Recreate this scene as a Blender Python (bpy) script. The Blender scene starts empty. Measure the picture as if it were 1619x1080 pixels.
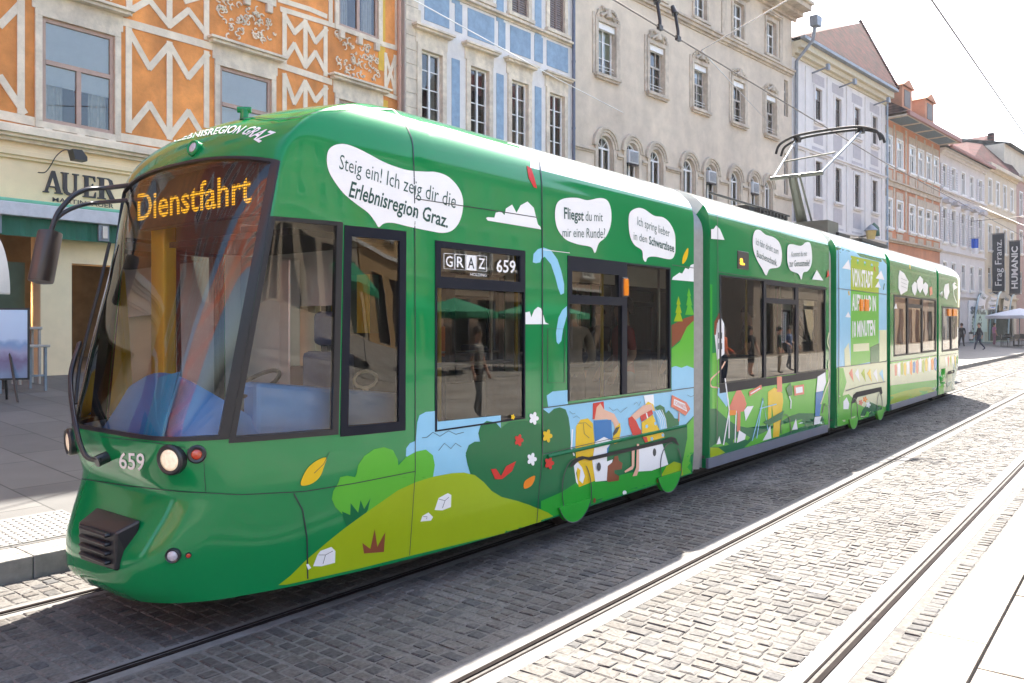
import bpy, bmesh, math, random
from mathutils import Vector, Matrix
from mathutils.bvhtree import BVHTree
from mathutils.geometry import tessellate_polygon
random.seed(7)
R = math.radians
scene = bpy.context.scene
COL = scene.collection

# ------------------------------------------------------------ camera, sky, sun, exposure
FOC, CX, HY, EYE = 1280.0, 809.5, 515.0, 1.8           # photo measures: focal length and horizon in pixels
TH = math.atan((1828 - CX) / FOC); SN, CS = math.sin(TH), math.cos(TH)
cam_d = bpy.data.cameras.new("camera"); cam = bpy.data.objects.new("camera", cam_d); COL.objects.link(cam)
cam.location = (0, 0, EYE); cam.rotation_euler = (R(90), 0, TH - R(90))
cam_d.sensor_width = 36; cam_d.lens = FOC / 1619 * 36; cam_d.shift_y = -(540 - HY) / 1619
cam_d.clip_start = 0.05; cam_d.clip_end = 2000
scene.camera = cam
SUNV = Vector((0.75, 0.33, 1.0)).normalized()
world = bpy.data.worlds.new("World"); scene.world = world; world.use_nodes = True
wn = world.node_tree.nodes; wl = world.node_tree.links
sky = wn.new("ShaderNodeTexSky"); sky.sky_type = 'NISHITA'; sky.sun_disc = False
sky.sun_elevation = math.asin(SUNV.z); sky.sun_rotation = math.atan2(SUNV.x, SUNV.y)
sky.air_density = 1.0; sky.dust_density = 3.0; sky.ozone_density = 1.0
wl.new(sky.outputs[0], wn["Background"].inputs[0]); wn["Background"].inputs[1].default_value = 0.13
sun_d = bpy.data.lights.new("sun", 'SUN'); sun_d.energy = 5.0; sun_d.angle = R(0.5); sun_d.color = (1, .93, .82)
sun = bpy.data.objects.new("sun", sun_d); COL.objects.link(sun)
sun.rotation_euler = SUNV.to_track_quat('Z', 'Y').to_euler(); sun.location = (0, 0, 60)
scene.view_settings.view_transform = 'Standard'; scene.view_settings.look = 'None'
scene.view_settings.exposure = 2.2; scene.view_settings.gamma = 1.0
scene.cycles.max_bounces = 8; scene.cycles.transparent_max_bounces = 16
scene.cycles.caustics_reflective = False; scene.cycles.caustics_refractive = False

# ------------------------------------------------------------ measuring helpers
def ray(x, y):
    t = (x - CX) / FOC
    return Vector((CS + t * SN, SN - t * CS, -(y - HY) / FOC))
CAM = Vector((0, 0, EYE))
def ond(x, y, d):
    r = ray(x, y); return CAM + r * (d / r.y)
def onz(x, y, z):
    r = ray(x, y); return CAM + r * ((z - EYE) / r.z)
def ons(x, y, s):
    r = ray(x, y); return CAM + r * (s / r.x)

def pchip(xs, ys):
    n = len(xs); h = [xs[i+1]-xs[i] for i in range(n-1)]; dl = [(ys[i+1]-ys[i])/h[i] for i in range(n-1)]
    m = [dl[0]] + [0.0]*(n-2) + [dl[-1]]
    for i in range(1, n-1):
        if dl[i-1]*dl[i] > 0:
            w1 = 2*h[i]+h[i-1]; w2 = h[i]+2*h[i-1]; m[i] = (w1+w2)/(w1/dl[i-1]+w2/dl[i])
    def f(x):
        if x <= xs[0]: return ys[0]
        if x >= xs[-1]: return ys[-1]
        i = 0
        while x > xs[i+1]: i += 1
        t = (x-xs[i])/h[i]
        return ((1+2*t)*(1-t)**2*ys[i] + t*(1-t)**2*h[i]*m[i] + t*t*(3-2*t)*ys[i+1] + t*t*(t-1)*h[i]*m[i+1])
    return f

# ------------------------------------------------------------ materials
def srgb(r, g, b):
    return tuple((c/255/12.92 if c/255 <= .04045 else ((c/255+.055)/1.055)**2.4) for c in (r, g, b))
MATS = {}
def pm(name, col, rough=.6, metal=0, var=.12, scale=6, bump=0, bscale=None, coat=0, spec=.5, stain=0, emit=None, estr=0, aniso=None):
    if name in MATS: return MATS[name]
    m = bpy.data.materials.new(name); m.use_nodes = True; MATS[name] = m
    nt = m.node_tree; n = nt.nodes; l = nt.links; b = n["Principled BSDF"]
    b.inputs["Roughness"].default_value = rough; b.inputs["Metallic"].default_value = metal
    b.inputs["Specular IOR Level"].default_value = spec
    b.inputs["Coat Weight"].default_value = coat; b.inputs["Coat Roughness"].default_value = .03
    tc = n.new("ShaderNodeTexCoord")
    if var or stain:
        no = n.new("ShaderNodeTexNoise"); no.inputs["Scale"].default_value = scale; no.inputs["Detail"].default_value = 6
        no.inputs["Roughness"].default_value = .62
        l.new(tc.outputs["Object"], no.inputs["Vector"])
        ra = n.new("ShaderNodeValToRGB"); ra.color_ramp.elements[0].position = .3; ra.color_ramp.elements[1].position = .7
        ra.color_ramp.elements[0].color = tuple(c*(1-var) for c in col)+(1,)
        ra.color_ramp.elements[1].color = tuple(min(1, c*(1+var)) for c in col)+(1,)
        l.new(no.outputs["Fac"], ra.inputs[0]); out = ra.outputs[0]
        if stain:
            n2 = n.new("ShaderNodeTexNoise"); n2.inputs["Scale"].default_value = scale*.22; n2.inputs["Detail"].default_value = 8
            mp = n.new("ShaderNodeMapping"); mp.inputs["Scale"].default_value = (1.6, 1.6, .5)
            l.new(tc.outputs["Object"], mp.inputs[0]); l.new(mp.outputs[0], n2.inputs["Vector"])
            r2 = n.new("ShaderNodeValToRGB"); r2.color_ramp.elements[0].position = .38; r2.color_ramp.elements[1].position = .62
            r2.color_ramp.elements[0].color = (1-stain, 1-stain, 1-stain*.9, 1); r2.color_ramp.elements[1].color = (1, 1, 1, 1)
            l.new(n2.outputs["Fac"], r2.inputs[0])
            mx = n.new("ShaderNodeMix"); mx.data_type = 'RGBA'; mx.blend_type = 'MULTIPLY'; mx.inputs[0].default_value = 1
            l.new(out, mx.inputs[6]); l.new(r2.outputs[0], mx.inputs[7]); out = mx.outputs[2]
        l.new(out, b.inputs["Base Color"])
    else:
        b.inputs["Base Color"].default_value = tuple(col)+(1,)
    if bump:
        nb = n.new("ShaderNodeTexNoise"); nb.inputs["Scale"].default_value = bscale or scale*4; nb.inputs["Detail"].default_value = 5
        l.new(tc.outputs["Object"], nb.inputs["Vector"])
        bp = n.new("ShaderNodeBump"); bp.inputs["Strength"].default_value = bump; bp.inputs["Distance"].default_value = .02
        l.new(nb.outputs["Fac"], bp.inputs["Height"]); l.new(bp.outputs[0], b.inputs["Normal"])
    if emit:
        b.inputs["Emission Color"].default_value = tuple(emit)+(1,); b.inputs["Emission Strength"].default_value = estr
    return m
def glass(name, tint, refl=1.0, ior=1.5, rough=0.0, wav=0):
    if name in MATS: return MATS[name]
    m = bpy.data.materials.new(name); m.use_nodes = True; MATS[name] = m
    nt = m.node_tree; n = nt.nodes; l = nt.links; n.remove(n["Principled BSDF"])
    tr = n.new("ShaderNodeBsdfTransparent"); tr.inputs[0].default_value = tuple(tint)+(1,)
    gl = n.new("ShaderNodeBsdfGlossy"); gl.inputs[0].default_value = (refl, refl, refl, 1); gl.inputs["Roughness"].default_value = rough
    fr = n.new("ShaderNodeFresnel"); fr.inputs[0].default_value = ior
    if wav:
        tc = n.new("ShaderNodeTexCoord"); nb = n.new("ShaderNodeTexNoise"); nb.inputs["Scale"].default_value = 1.6; nb.inputs["Detail"].default_value = 1
        l.new(tc.outputs["Object"], nb.inputs["Vector"])
        bp = n.new("ShaderNodeBump"); bp.inputs["Strength"].default_value = wav; bp.inputs["Distance"].default_value = .02
        l.new(nb.outputs["Fac"], bp.inputs["Height"]); l.new(bp.outputs[0], gl.inputs["Normal"])
    mx = n.new("ShaderNodeMixShader"); l.new(fr.outputs[0], mx.inputs[0]); l.new(tr.outputs[0], mx.inputs[1]); l.new(gl.outputs[0], mx.inputs[2])
    l.new(mx.outputs[0], n["Material Output"].inputs[0])
    return m

# ------------------------------------------------------------ object helpers
def wmat(o):
    M = Matrix.Identity(4)
    while o is not None:
        M = o.matrix_basis @ M; o = o.parent
    return M
def empty(name, loc=(0, 0, 0), rz=0, label=None, cat=None, group=None):
    o = bpy.data.objects.new(name, None); COL.objects.link(o); o.location = loc; o.rotation_euler = (0, 0, rz)
    o.empty_display_size = .3
    return tag(o, label, cat, group)
def tag(o, label=None, cat=None, group=None, kind=None):
    if label: o["label"] = label
    if cat: o["category"] = cat
    if group: o["group"] = group
    if kind: o["kind"] = kind
    return o
class MB:
    def __init__(s): s.v = []; s.f = []; s.m = []; s.mats = []
    def mi(s, mat):
        if mat not in s.mats: s.mats.append(mat)
        return s.mats.index(mat)
    def add(s, vs, fs, mat):
        o = len(s.v); k = s.mi(mat); s.v += [tuple(p) for p in vs]
        for f in fs: s.f.append([i+o for i in f]); s.m.append(k)
        return s
    def box(s, x0, x1, y0, y1, z0, z1, mat):
        return s.add([(x0,y0,z0),(x1,y0,z0),(x1,y1,z0),(x0,y1,z0),(x0,y0,z1),(x1,y0,z1),(x1,y1,z1),(x0,y1,z1)],
                     [(0,3,2,1),(4,5,6,7),(0,1,5,4),(1,2,6,5),(2,3,7,6),(3,0,4,7)], mat)
    def quad(s, a, b, c, d, mat): return s.add([a, b, c, d], [(0, 1, 2, 3)], mat)
    def tube(s, pts, r, mat, n=8, caps=True):
        pts = [Vector(p) for p in pts]; rs = r if isinstance(r, (list, tuple)) else [r]*len(pts)
        vs = []; fs = []; up = None
        for i, p in enumerate(pts):
            d = (pts[min(i+1, len(pts)-1)] - pts[max(i-1, 0)]).normalized()
            if up is None: up = d.orthogonal().normalized()
            up = (up - d*up.dot(d)).normalized(); sd = d.cross(up)
            for k in range(n):
                a = 2*math.pi*k/n; vs.append(p + (up*math.cos(a) + sd*math.sin(a))*rs[i])
        for i in range(len(pts)-1):
            for k in range(n):
                fs.append((i*n+k, i*n+(k+1) % n, (i+1)*n+(k+1) % n, (i+1)*n+k))
        if caps: fs.append(tuple(range(n))[::-1]); fs.append(tuple(range((len(pts)-1)*n, len(pts)*n)))
        return s.add(vs, fs, mat)
    def prism(s, poly, fn, t0, t1, mat):
        """poly 2D extruded: fn(u,v,t)->3D, t from t0 to t1 (poly may be concave)"""
        n = len(poly); vs = [fn(u, v, t0) for u, v in poly] + [fn(u, v, t1) for u, v in poly]
        tr = tessellate_polygon([[Vector((u, v, 0)) for u, v in poly]])
        fs = [tuple(i for i in t) for t in tr] + [tuple(i+n for i in t)[::-1] for t in tr]
        fs += [(i, (i+1) % n, n+(i+1) % n, n+i) for i in range(n)]
        return s.add(vs, fs, mat)
    def build(s, name, parent=None, world_space=False, smooth=False, bevel=0, recalc=True):
        me = bpy.data.meshes.new(name); me.from_pydata(s.v, [], s.f)
        for m in s.mats: me.materials.append(m)
        me.polygons.foreach_set("material_index", s.m)
        if recalc:
            bm = bmesh.new(); bm.from_mesh(me); bmesh.ops.recalc_face_normals(bm, faces=bm.faces); bm.to_mesh(me); bm.free()
        return link(me, name, parent, world_space, smooth, bevel)
def link(me, name, parent=None, world_space=False, smooth=False, bevel=0):
    o = bpy.data.objects.new(name, me); COL.objects.link(o)
    if parent:
        if world_space: me.transform(wmat(parent).inverted())
        o.parent = parent
    if smooth:
        me.polygons.foreach_set("use_smooth", [True]*len(me.polygons))
        if smooth != 'all':
            try: me.set_sharp_from_angle(angle=R(smooth if isinstance(smooth, (int, float)) and smooth > 1 else 38))
            except Exception: pass
    if bevel:
        b = o.modifiers.new("bevel", 'BEVEL'); b.width = bevel; b.segments = 2; b.limit_method = 'ANGLE'; b.angle_limit = R(40)
    me.update()
    return o
def copy_tree(o, parent=None):
    c = o.copy(); COL.objects.link(c); c.parent = parent
    for ch in [x for x in bpy.data.objects if x.parent == o]: copy_tree(ch, c)
    return c
TXT = {}
def text_mesh(s, bold=0.0, res=2):
    """flat letters as (verts 2D, faces), normalised to u 0..1, v 0..1 (cap height box)"""
    k = (s, bold, res)
    if k in TXT: return TXT[k]
    cu = bpy.data.curves.new("lettering", 'FONT'); cu.body = s; cu.resolution_u = res; cu.offset = bold; cu.fill_mode = 'FRONT'
    ob = bpy.data.objects.new("lettering", cu); COL.objects.link(ob)
    dg = bpy.context.evaluated_depsgraph_get(); me = ob.evaluated_get(dg).to_mesh()
    v = [(p.co.x, p.co.y) for p in me.vertices]; f = [tuple(p.vertices) for p in me.polygons]
    ob.evaluated_get(dg).to_mesh_clear(); bpy.data.objects.remove(ob); bpy.data.curves.remove(cu)
    x0 = min(a for a, b in v); x1 = max(a for a, b in v); CAPH = .70
    TXT[k] = ([((a-x0)/(x1-x0), b/CAPH) for a, b in v], f, (x1-x0)/CAPH)
    return TXT[k]

# ------------------------------------------------------------ shared materials
M_asph = pm("joint_sand", (.112, .106, .098), .95, var=.3, scale=30)
M_conc = pm("concrete_kerb", (.25, .24, .22), .85, var=.2, scale=9, bump=.3, stain=.2)
M_steel = pm("rail_steel", (.017, .013, .0125), .6, metal=0, var=.35, scale=4, spec=.02)
M_groove = pm("rail_groove", (.012, .012, .012), .9, var=.2)
M_mastic = pm("rail_mastic", (.15, .145, .14), .85, var=.25, scale=7, bump=.2)
M_black = pm("black_rubber", (.012, .012, .013), .45, var=.15)
M_blackm = pm("black_metal", (.015, .016, .02), .35, var=.1, spec=.6)
M_zinc = pm("zinc_grey", (.22, .25, .29), .5, metal=.3, var=.2)
M_white = pm("white_paint", (.78, .78, .76), .5, var=.06, scale=3)
M_dark = pm("dark_interior", (.02, .019, .018), .8, var=.3, scale=2)
# ------------------------------------------------------------ the street
TC = 4.95                      # tram centre line (Y); X runs along the street, Y towards the facades on the left
RAILS = [1.34, 2.77, 4.24, 5.67]
KERB = 6.28
def pave_z(y): return .161 + (y-KERB-.34)*(.82-.161)/(17-KERB-.34)

def stone_mat(name, c0, c1, rough=.55, bump=.5):
    m = bpy.data.materials.new(name); m.use_nodes = True; nt = m.node_tree; n = nt.nodes; l = nt.links; b = n["Principled BSDF"]
    ge = n.new("ShaderNodeNewGeometry"); ra = n.new("ShaderNodeValToRGB")
    ra.color_ramp.elements[0].color = c0+(1,); ra.color_ramp.elements[1].color = c1+(1,)
    e = ra.color_ramp.elements.new(.55); e.color = tuple((a*.45+b_*.55)*f for a, b_, f in zip(c0, c1, (1.05, 1, .95)))+(1,)
    l.new(ge.outputs["Random Per Island"], ra.inputs[0])
    tc = n.new("ShaderNodeTexCoord"); no = n.new("ShaderNodeTexNoise"); no.inputs["Scale"].default_value = 45; no.inputs["Detail"].default_value = 6
    l.new(tc.outputs["Object"], no.inputs[0])
    n3 = n.new("ShaderNodeTexNoise"); n3.inputs["Scale"].default_value = .9; n3.inputs["Detail"].default_value = 5
    l.new(tc.outputs["Object"], n3.inputs[0])
    r2 = n.new("ShaderNodeValToRGB"); r2.color_ramp.elements[0].color = (.6, .6, .6, 1); r2.color_ramp.elements[0].position = .3
    r2.color_ramp.elements[1].color = (1.2, 1.2, 1.2, 1); r2.color_ramp.elements[1].position = .7
    l.new(no.outputs[0], r2.inputs[0])
    r3 = n.new("ShaderNodeValToRGB"); r3.color_ramp.elements[0].color = (.72, .7, .68, 1); r3.color_ramp.elements[0].position = .35
    r3.color_ramp.elements[1].color = (1.1, 1.1, 1.1, 1); r3.color_ramp.elements[1].position = .65
    l.new(n3.outputs[0], r3.inputs[0])
    mx = n.new("ShaderNodeMix"); mx.data_type = 'RGBA'; mx.blend_type = 'MULTIPLY'; mx.inputs[0].default_value = 1
    m2 = n.new("ShaderNodeMix"); m2.data_type = 'RGBA'; m2.blend_type = 'MULTIPLY'; m2.inputs[0].default_value = 1
    l.new(ra.outputs[0], mx.inputs[6]); l.new(r2.outputs[0], mx.inputs[7]); l.new(mx.outputs[2], m2.inputs[6]); l.new(r3.outputs[0], m2.inputs[7])
    l.new(m2.outputs[2], b.inputs["Base Color"])
    b.inputs["Roughness"].default_value = rough+.15; b.inputs["Specular IOR Level"].default_value = .18
    bp = n.new("ShaderNodeBump"); bp.inputs["Strength"].default_value = bump; bp.inputs["Distance"].default_value = .006
    l.new(no.outputs[0], bp.inputs["Height"]); l.new(bp.outputs[0], b.inputs["Normal"])
    return m
M_sett = stone_mat("granite_setts", (.078, .078, .080), (.15, .144, .137))
M_slab = stone_mat("granite_slabs", (.25, .235, .21), (.33, .31, .275), .6, .25)

g = MB(); g.box(-900, 900, -900, 900, -.6, -.05, M_asph)
tag(g.build("ground"), kind="structure")
# plain bed under the setts, and beyond them
g = MB(); g.box(-30, 140, .9, KERB, -.049, -.0065, M_asph)
tag(g.build("road"), kind="structure")

def setts(mb, x0, x1, y0, y1, pitch=.098, wid=.112, top=0.0):
    x = x0
    while x < x1:
        px = pitch*random.uniform(.88, 1.12); y = y0; xo = random.uniform(-.008, .008)
        while y < y1 - .04:
            w = wid*random.uniform(.72, 1.3)
            if y + w > y1 - .05: w = y1 - y
            gp = .004 + random.random()*.004
            a0, a1, b0, b1 = x+xo+gp, x+xo+px-gp, y+gp, y+w-gp
            z = top + random.uniform(-.003, .002); tx = random.uniform(-.0028, .002); ty = random.uniform(-.002, .002)
            vs = []
            for ins, dz in ((-.001, -.04), (.003, -.005), (.010, 0)):
                for sx, sy in ((0, 0), (1, 0), (1, 1), (0, 1)):
                    jx = random.uniform(-.005, .005); jy = random.uniform(-.005, .005)
                    xx = (a1-ins) if sx else (a0+ins); yy = (b1-ins) if sy else (b0+ins)
                    vs.append((xx+jx, yy+jy, z+dz+(tx if sx else -tx)+(ty if sy else -ty) if dz > -.03 else z+dz))
            fs = [(8, 9, 10, 11)]
            for k in (0, 4):
                for i in range(4): fs.append((k+i, k+(i+1) % 4, k+4+(i+1) % 4, k+4+i))
            mb.add(vs, fs, M_sett); y += w
        x += px
g = MB()
bands = [(1.06, RAILS[0]-.17), (RAILS[0]+.14, RAILS[1]-.15), (RAILS[1]+.16, RAILS[2]-.1), (RAILS[2]+.09, RAILS[3]-.11), (RAILS[3]+.1, KERB-.01)]
for y0, y1 in bands:
    setts(g, .6 if y0 > 2.8 else 2.0, 26, y0, y1)
    setts(g, 26, 62, y0, y1, .17, .19)
o = g.build("cobblestones", smooth=False, recalc=False); tag(o, kind="structure")
# far end of the road: continuous sett sheet
g = MB(); g.box(62, 140, 1.06, KERB, -.0084, -.004, M_sett); tag(g.build("road"), kind="structure")

for i, y in enumerate(RAILS):
    sgn = 1 if i % 2 else -1          # groove on the inside of the gauge
    g = MB()
    g.box(-10, 140, y-.015, y+.015, -.05, .002, M_steel)
    ge = y - sgn*.015; gi = y - sgn*.043; li = y - sgn*.055
    g.box(-10, 140, min(ge, gi), max(ge, gi), -.05, -.008, M_groove)
    g.box(-10, 140, min(gi, li), max(gi, li), -.05, -.001, M_steel)
    tag(g.build("rail"), kind="structure")
    g = MB()
    hi = y + sgn*.015
    w1, w2 = (.105, .105) if i < 2 else (.07, .07)
    g.box(-10, 140, min(hi, hi+sgn*w1), max(hi, hi+sgn*w1), -.05, -.004, M_mastic)
    g.box(-10, 140, min(li, li-sgn*w2), max(li, li-sgn*w2), -.05, -.004, M_mastic)
    tag(g.build("rail_bedding"), kind="structure")

# right pavement: granite slabs laid one by one
g = MB()
g.box(-12, 140, -40, 1.05, -.049, -.022, M_asph)
x = -6
while x < 60:                      # border course
    L = random.uniform(.7, 1.0)
    g.box(x+.005, x+L-.005, .75, 1.05, -.03, .004, M_slab); x += L
for r_ in range(14):
    y1 = .735 - r_*.78; y0 = y1 - .772; x = -6 + random.random()
    while x < 60:
        L = random.choice((.5, .97, .97, 1.45))
        z = random.uniform(-.002, .002)
        g.box(x+.006, x+L-.006, y0, y1-.004, -.03, .004+z, M_slab); x += L
g.box(60, 140, -30, .735, -.03, .003, M_slab); g.box(-12, 60, -40, -10.3, -.03, .003, M_slab)
tag(g.build("pavement"), kind="structure")

# left pavement and kerb
def slab_floor():
    m = bpy.data.materials.new("paving_left"); m.use_nodes = True; nt = m.node_tree; n = nt.nodes; l = nt.links; b = n["Principled BSDF"]
    tc = n.new("ShaderNodeTexCoord"); br = n.new("ShaderNodeTexBrick")
    br.inputs["Scale"].default_value = 1; br.inputs["Brick Width"].default_value = 1.15; br.inputs["Row Height"].default_value = .62
    br.inputs["Mortar Size"].default_value = .009; br.inputs["Mortar Smooth"].default_value = .2; br.offset = .37
    br.inputs["Color1"].default_value = (.078, .078, .078, 1); br.inputs["Color2"].default_value = (.11, .108, .105, 1); br.inputs["Mortar"].default_value = (.03, .03, .03, 1)
    mp = n.new("ShaderNodeMapping"); mp.inputs["Rotation"].default_value = (0, 0, R(90)); mp.inputs["Location"].default_value = (.3, .1, 0)
    l.new(tc.outputs["Object"], mp.inputs[0]); l.new(mp.outputs[0], br.inputs[0])
    no = n.new("ShaderNodeTexNoise"); no.inputs["Scale"].default_value = 3; no.inputs["Detail"].default_value = 8; l.new(tc.outputs["Object"], no.inputs[0])
    ra = n.new("ShaderNodeValToRGB"); ra.color_ramp.elements[0].color = (.75, .75, .75, 1); ra.color_ramp.elements[1].color = (1.2, 1.2, 1.2, 1)
    l.new(no.outputs[0], ra.inputs[0])
    mx = n.new("ShaderNodeMix"); mx.data_type = 'RGBA'; mx.blend_type = 'MULTIPLY'; mx.inputs[0].default_value = 1
    l.new(br.outputs[0], mx.inputs[6]); l.new(ra.outputs[0], mx.inputs[7]); l.new(mx.outputs[2], b.inputs["Base Color"])
    b.inputs["Roughness"].default_value = .62
    bp = n.new("ShaderNodeBump"); bp.inputs["Strength"].default_value = .35; bp.inputs["Distance"].default_value = .01
    mt = n.new("ShaderNodeMath"); mt.operation = 'MULTIPLY_ADD'; mt.inputs[1].default_value = -1; l.new(br.outputs["Fac"], mt.inputs[0])
    m3 = n.new("ShaderNodeMath"); m3.operation = 'MULTIPLY'; m3.inputs[1].default_value = .4; l.new(no.outputs[0], m3.inputs[0]); l.new(m3.outputs[0], mt.inputs[2])
    l.new(mt.outputs[0], bp.inputs["Height"]); l.new(bp.outputs[0], b.inputs["Normal"])
    return m
M_paveL = slab_floor()
g = MB(); K1 = KERB+.34
g.add([(-40, K1, pave_z(K1)), (140, K1, pave_z(K1)), (140, 22, pave_z(22)), (-40, 22, pave_z(22))], [(0, 1, 2, 3)], M_paveL)
tag(g.build("pavement"), kind="structure")
g = MB(); x = -12
while x < 120:
    g.box(x+.003, x+1.197, KERB, KERB+.1415, -.049, .158+random.uniform(-.002, .002), M_conc)
    g.box(x+.003, x+1.197, KERB+.143, K1-.003, -.049, .160, M_conc)
    x += 1.2
tag(g.build("kerb", bevel=.008), kind="structure")
# tactile studs by the stop
M_tact = pm("tactile_slab", (.17, .167, .16), .7, var=.1, scale=12)
g = MB(); y0, y1, x0, x1 = 6.66, 7.38, -1.6, 3.05
for i in range(8):
    xa = x0 + i*(x1-x0)/8; xb = x0 + (i+1)*(x1-x0)/8
    za, zb = pave_z(y0)+.006, pave_z(y1)+.006
    g.add([(xa+.004, y0, za), (xb-.004, y0, za), (xb-.004, y1, zb), (xa+.004, y1, zb)], [(0, 1, 2, 3)], M_tact)
n_s = 0; x = x0+.03
while x < x1-.02:
    y = y0+.035
    while y < y1-.02:
        z = pave_z(y)+.006; q = 6
        vs = [(x+.017*math.cos(k*math.pi/3), y+.017*math.sin(k*math.pi/3), z) for k in range(q)] + [(x+.011*math.cos(k*math.pi/3), y+.011*math.sin(k*math.pi/3), z+.007) for k in range(q)]
        g.add(vs, [tuple(range(q, 2*q))] + [(k, (k+1) % q, q+(k+1) % q, q+k) for k in range(q)], M_tact); y += .062
    x += .062
tag(g.build("tactile_paving", recalc=False), kind="structure")
# ------------------------------------------------------------ the tram
G_ = srgb(0, 128, 66)
M_green = pm("tram_green", (.0008, .205, .056), .10, var=.03, scale=1.2, spec=.3, coat=.35)
M_dgreen = pm("livery_dark_green", (.003, .135, .045), .2, var=.03, spec=.22)
M_bright = pm("livery_bright_green", (.02, .33, .03), .2, var=.03, spec=.22)
M_lgreen = pm("livery_light_green", (.10, .42, .035), .2, var=.03, spec=.22)
M_lime = pm("livery_lime", (.31, .42, .008), .2, var=.03, spec=.22)
M_skyb = pm("livery_sky_blue", (.25, .53, .72), .2, var=.03, spec=.22)
M_lwhite = pm("livery_white", (.78, .79, .8), .2, var=.02, spec=.22)
M_lred = pm("livery_red", (.55, .025, .02), .2, var=.03, spec=.22)
M_lbrown = pm("livery_brown", (.22, .065, .03), .2, var=.03, spec=.22)
M_lyel = pm("livery_yellow", (.72, .47, .01), .2, var=.03, spec=.22)
M_lor = pm("livery_orange", (.75, .22, .01), .2, var=.03, spec=.22)
M_lskin = pm("livery_skin", (.70, .42, .30), .2, var=.03, spec=.22)
M_lblue = pm("livery_blue", (.015, .16, .42), .2, var=.03, spec=.22)
M_lpink = pm("livery_salmon", (.62, .16, .10), .2, var=.03, spec=.22)
M_lcream = pm("cream_print_and_reflection", (.62, .64, .40), .2, var=.05, spec=.22)  # cream print; also paints in the bright pavement's reflection on the rear sections
M_line = pm("livery_line", (.01, .02, .03), .3, var=.02)
M_inkg = pm("lettering_green", (.004, .06, .05), .3, var=.02)
M_frame = pm("window_frame_slate", (.006, .009, .019), .4, var=.05, spec=.15)
M_pillar = pm("pillar_grey", (.017, .019, .025), .3, var=.05, spec=.3)
M_roofsheen = pm("roof_sky_sheen", (.60, .66, .64), .18, var=.05, scale=2, coat=.8)  # pale colour paints in the sky and sun sheen on the roof
M_lining = pm("interior_lining", (.78, .76, .70), .6, var=.05)
M_under = pm("underframe_black", (.012, .011, .01), .7, var=.3)
M_skirt = pm("skirt_grey", (.09, .11, .16), .4, var=.08)
M_bell = pm("bellows_grey", (.30, .295, .29), .35, metal=.4, var=.12, scale=14)
M_glass = glass("tram_glass", (.54, .56, .54), 1.0, 1.62, 0, .035)
M_wind = glass("windscreen_glass", (.88, .92, .92), 1.0, 1.56, 0, .05)
M_blue_in = pm("cab_blue", (.05, .24, .62), .45, var=.06)
M_seat = pm("seat_fabric", (.03, .05, .11), .8, var=.2, scale=20)
M_pole = pm("grab_pole_yellow", (.62, .42, .01), .35, var=.05)
M_metal = pm("brushed_metal", (.5, .5, .5), .3, metal=.8, var=.06)
M_floor = pm("tram_floor", (.16, .155, .15), .7, var=.2)
M_cream_in = pm("interior_cream", (.55, .47, .30), .5, var=.08)

tram = empty("tram", (2.1, TC, 0), 0, "long five-section green tram with painted landscape livery standing on the left track", "tram")

HW = 1.1
Z_ = [.22, .30, .45, .60, .75, .85, 1.03, 1.138, 1.4, 1.8, 2.15, 2.418, 2.6, 2.745, 2.85, 3.0, 3.1, 3.22, 3.3, 3.36, 3.4, 3.432]
SC_ = [2.265, 2.205, 2.215, 2.275, 2.345, 2.375, 2.315, 2.30, 2.36, 2.455, 2.545, 2.61, 2.66, 2.705, 2.74, 2.83, 2.94, 3.20, 3.48, 3.82, 4.25, 4.9]
SK_ = [2.57, 2.54, 2.51, 2.53, 2.60, 2.62, 2.615, 2.62, 2.655, 2.72, 2.77, 2.805, 2.83, 2.85, 2.88, 2.985, 3.11, 3.39, 3.70, 4.06, 4.5, 5.1]
sc_f = pchip(Z_, SC_); sk_f = pchip(Z_, SK_)
p_f = pchip([.22, 1.0, 1.138, 2.4, 2.85, 3.1, 3.4], [3.8, 6.5, 6.5, 3.5, 2.4, 2.1, 2.0])
mult_f = pchip([0, .22, .5, 2.85, 2.95, 3.04, 3.116, 3.2, 3.26, 3.32, 3.36, 3.4, 3.42, 3.432], [.985, .985, 1, 1, .998, .982, .948, .878, .805, .69, .59, .44, .30, .06])
wallU = pchip([2.0, 2.4, 2.62, 2.93, 3.24, 3.5, 3.9, 4.4], [.25, .66, .79, .90, .985, 1.045, 1.095, 1.1])
wallT = pchip([2.0, 2.4, 2.66, 2.85, 3.24, 3.6, 3.9, 4.4], [.4, .70, .87, .95, 1.035, 1.08, 1.097, 1.1])
wallL = pchip([2.0, 2.3, 2.54, 2.94, 3.11, 3.83, 4.6, 5.2], [.3, .55, .72, .862, .90, 1.02, 1.09, 1.1])
def wall(s, z):
    k = min(1, max(0, (z-.3)/.7)); k = k*k*(3-2*k)
    q = min(1, max(0, (z-1.138)/1.5))
    return (wallL(s)*(1-k) + (wallU(s)*(1-q)+wallT(s)*q)*k)*mult_f(z)
LEV = [.225, .26, .3, .34, .39, .45, .51, .57, .63, .69, .75, .80, .85, .92, .98, 1.03, 1.08, 1.138, 1.27, 1.4, 1.6, 1.8, 2.0, 2.15, 2.3, 2.418, 2.5, 2.6, 2.68, 2.745, 2.8, 2.85, 2.9, 2.95, 3.0, 3.05, 3.1, 3.14, 3.18, 3.22, 3.26, 3.29, 3.32, 3.34, 3.36, 3.38, 3.395, 3.41, 3.42, 3.428, 3.432]
NF, NS = 20, 30
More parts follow.
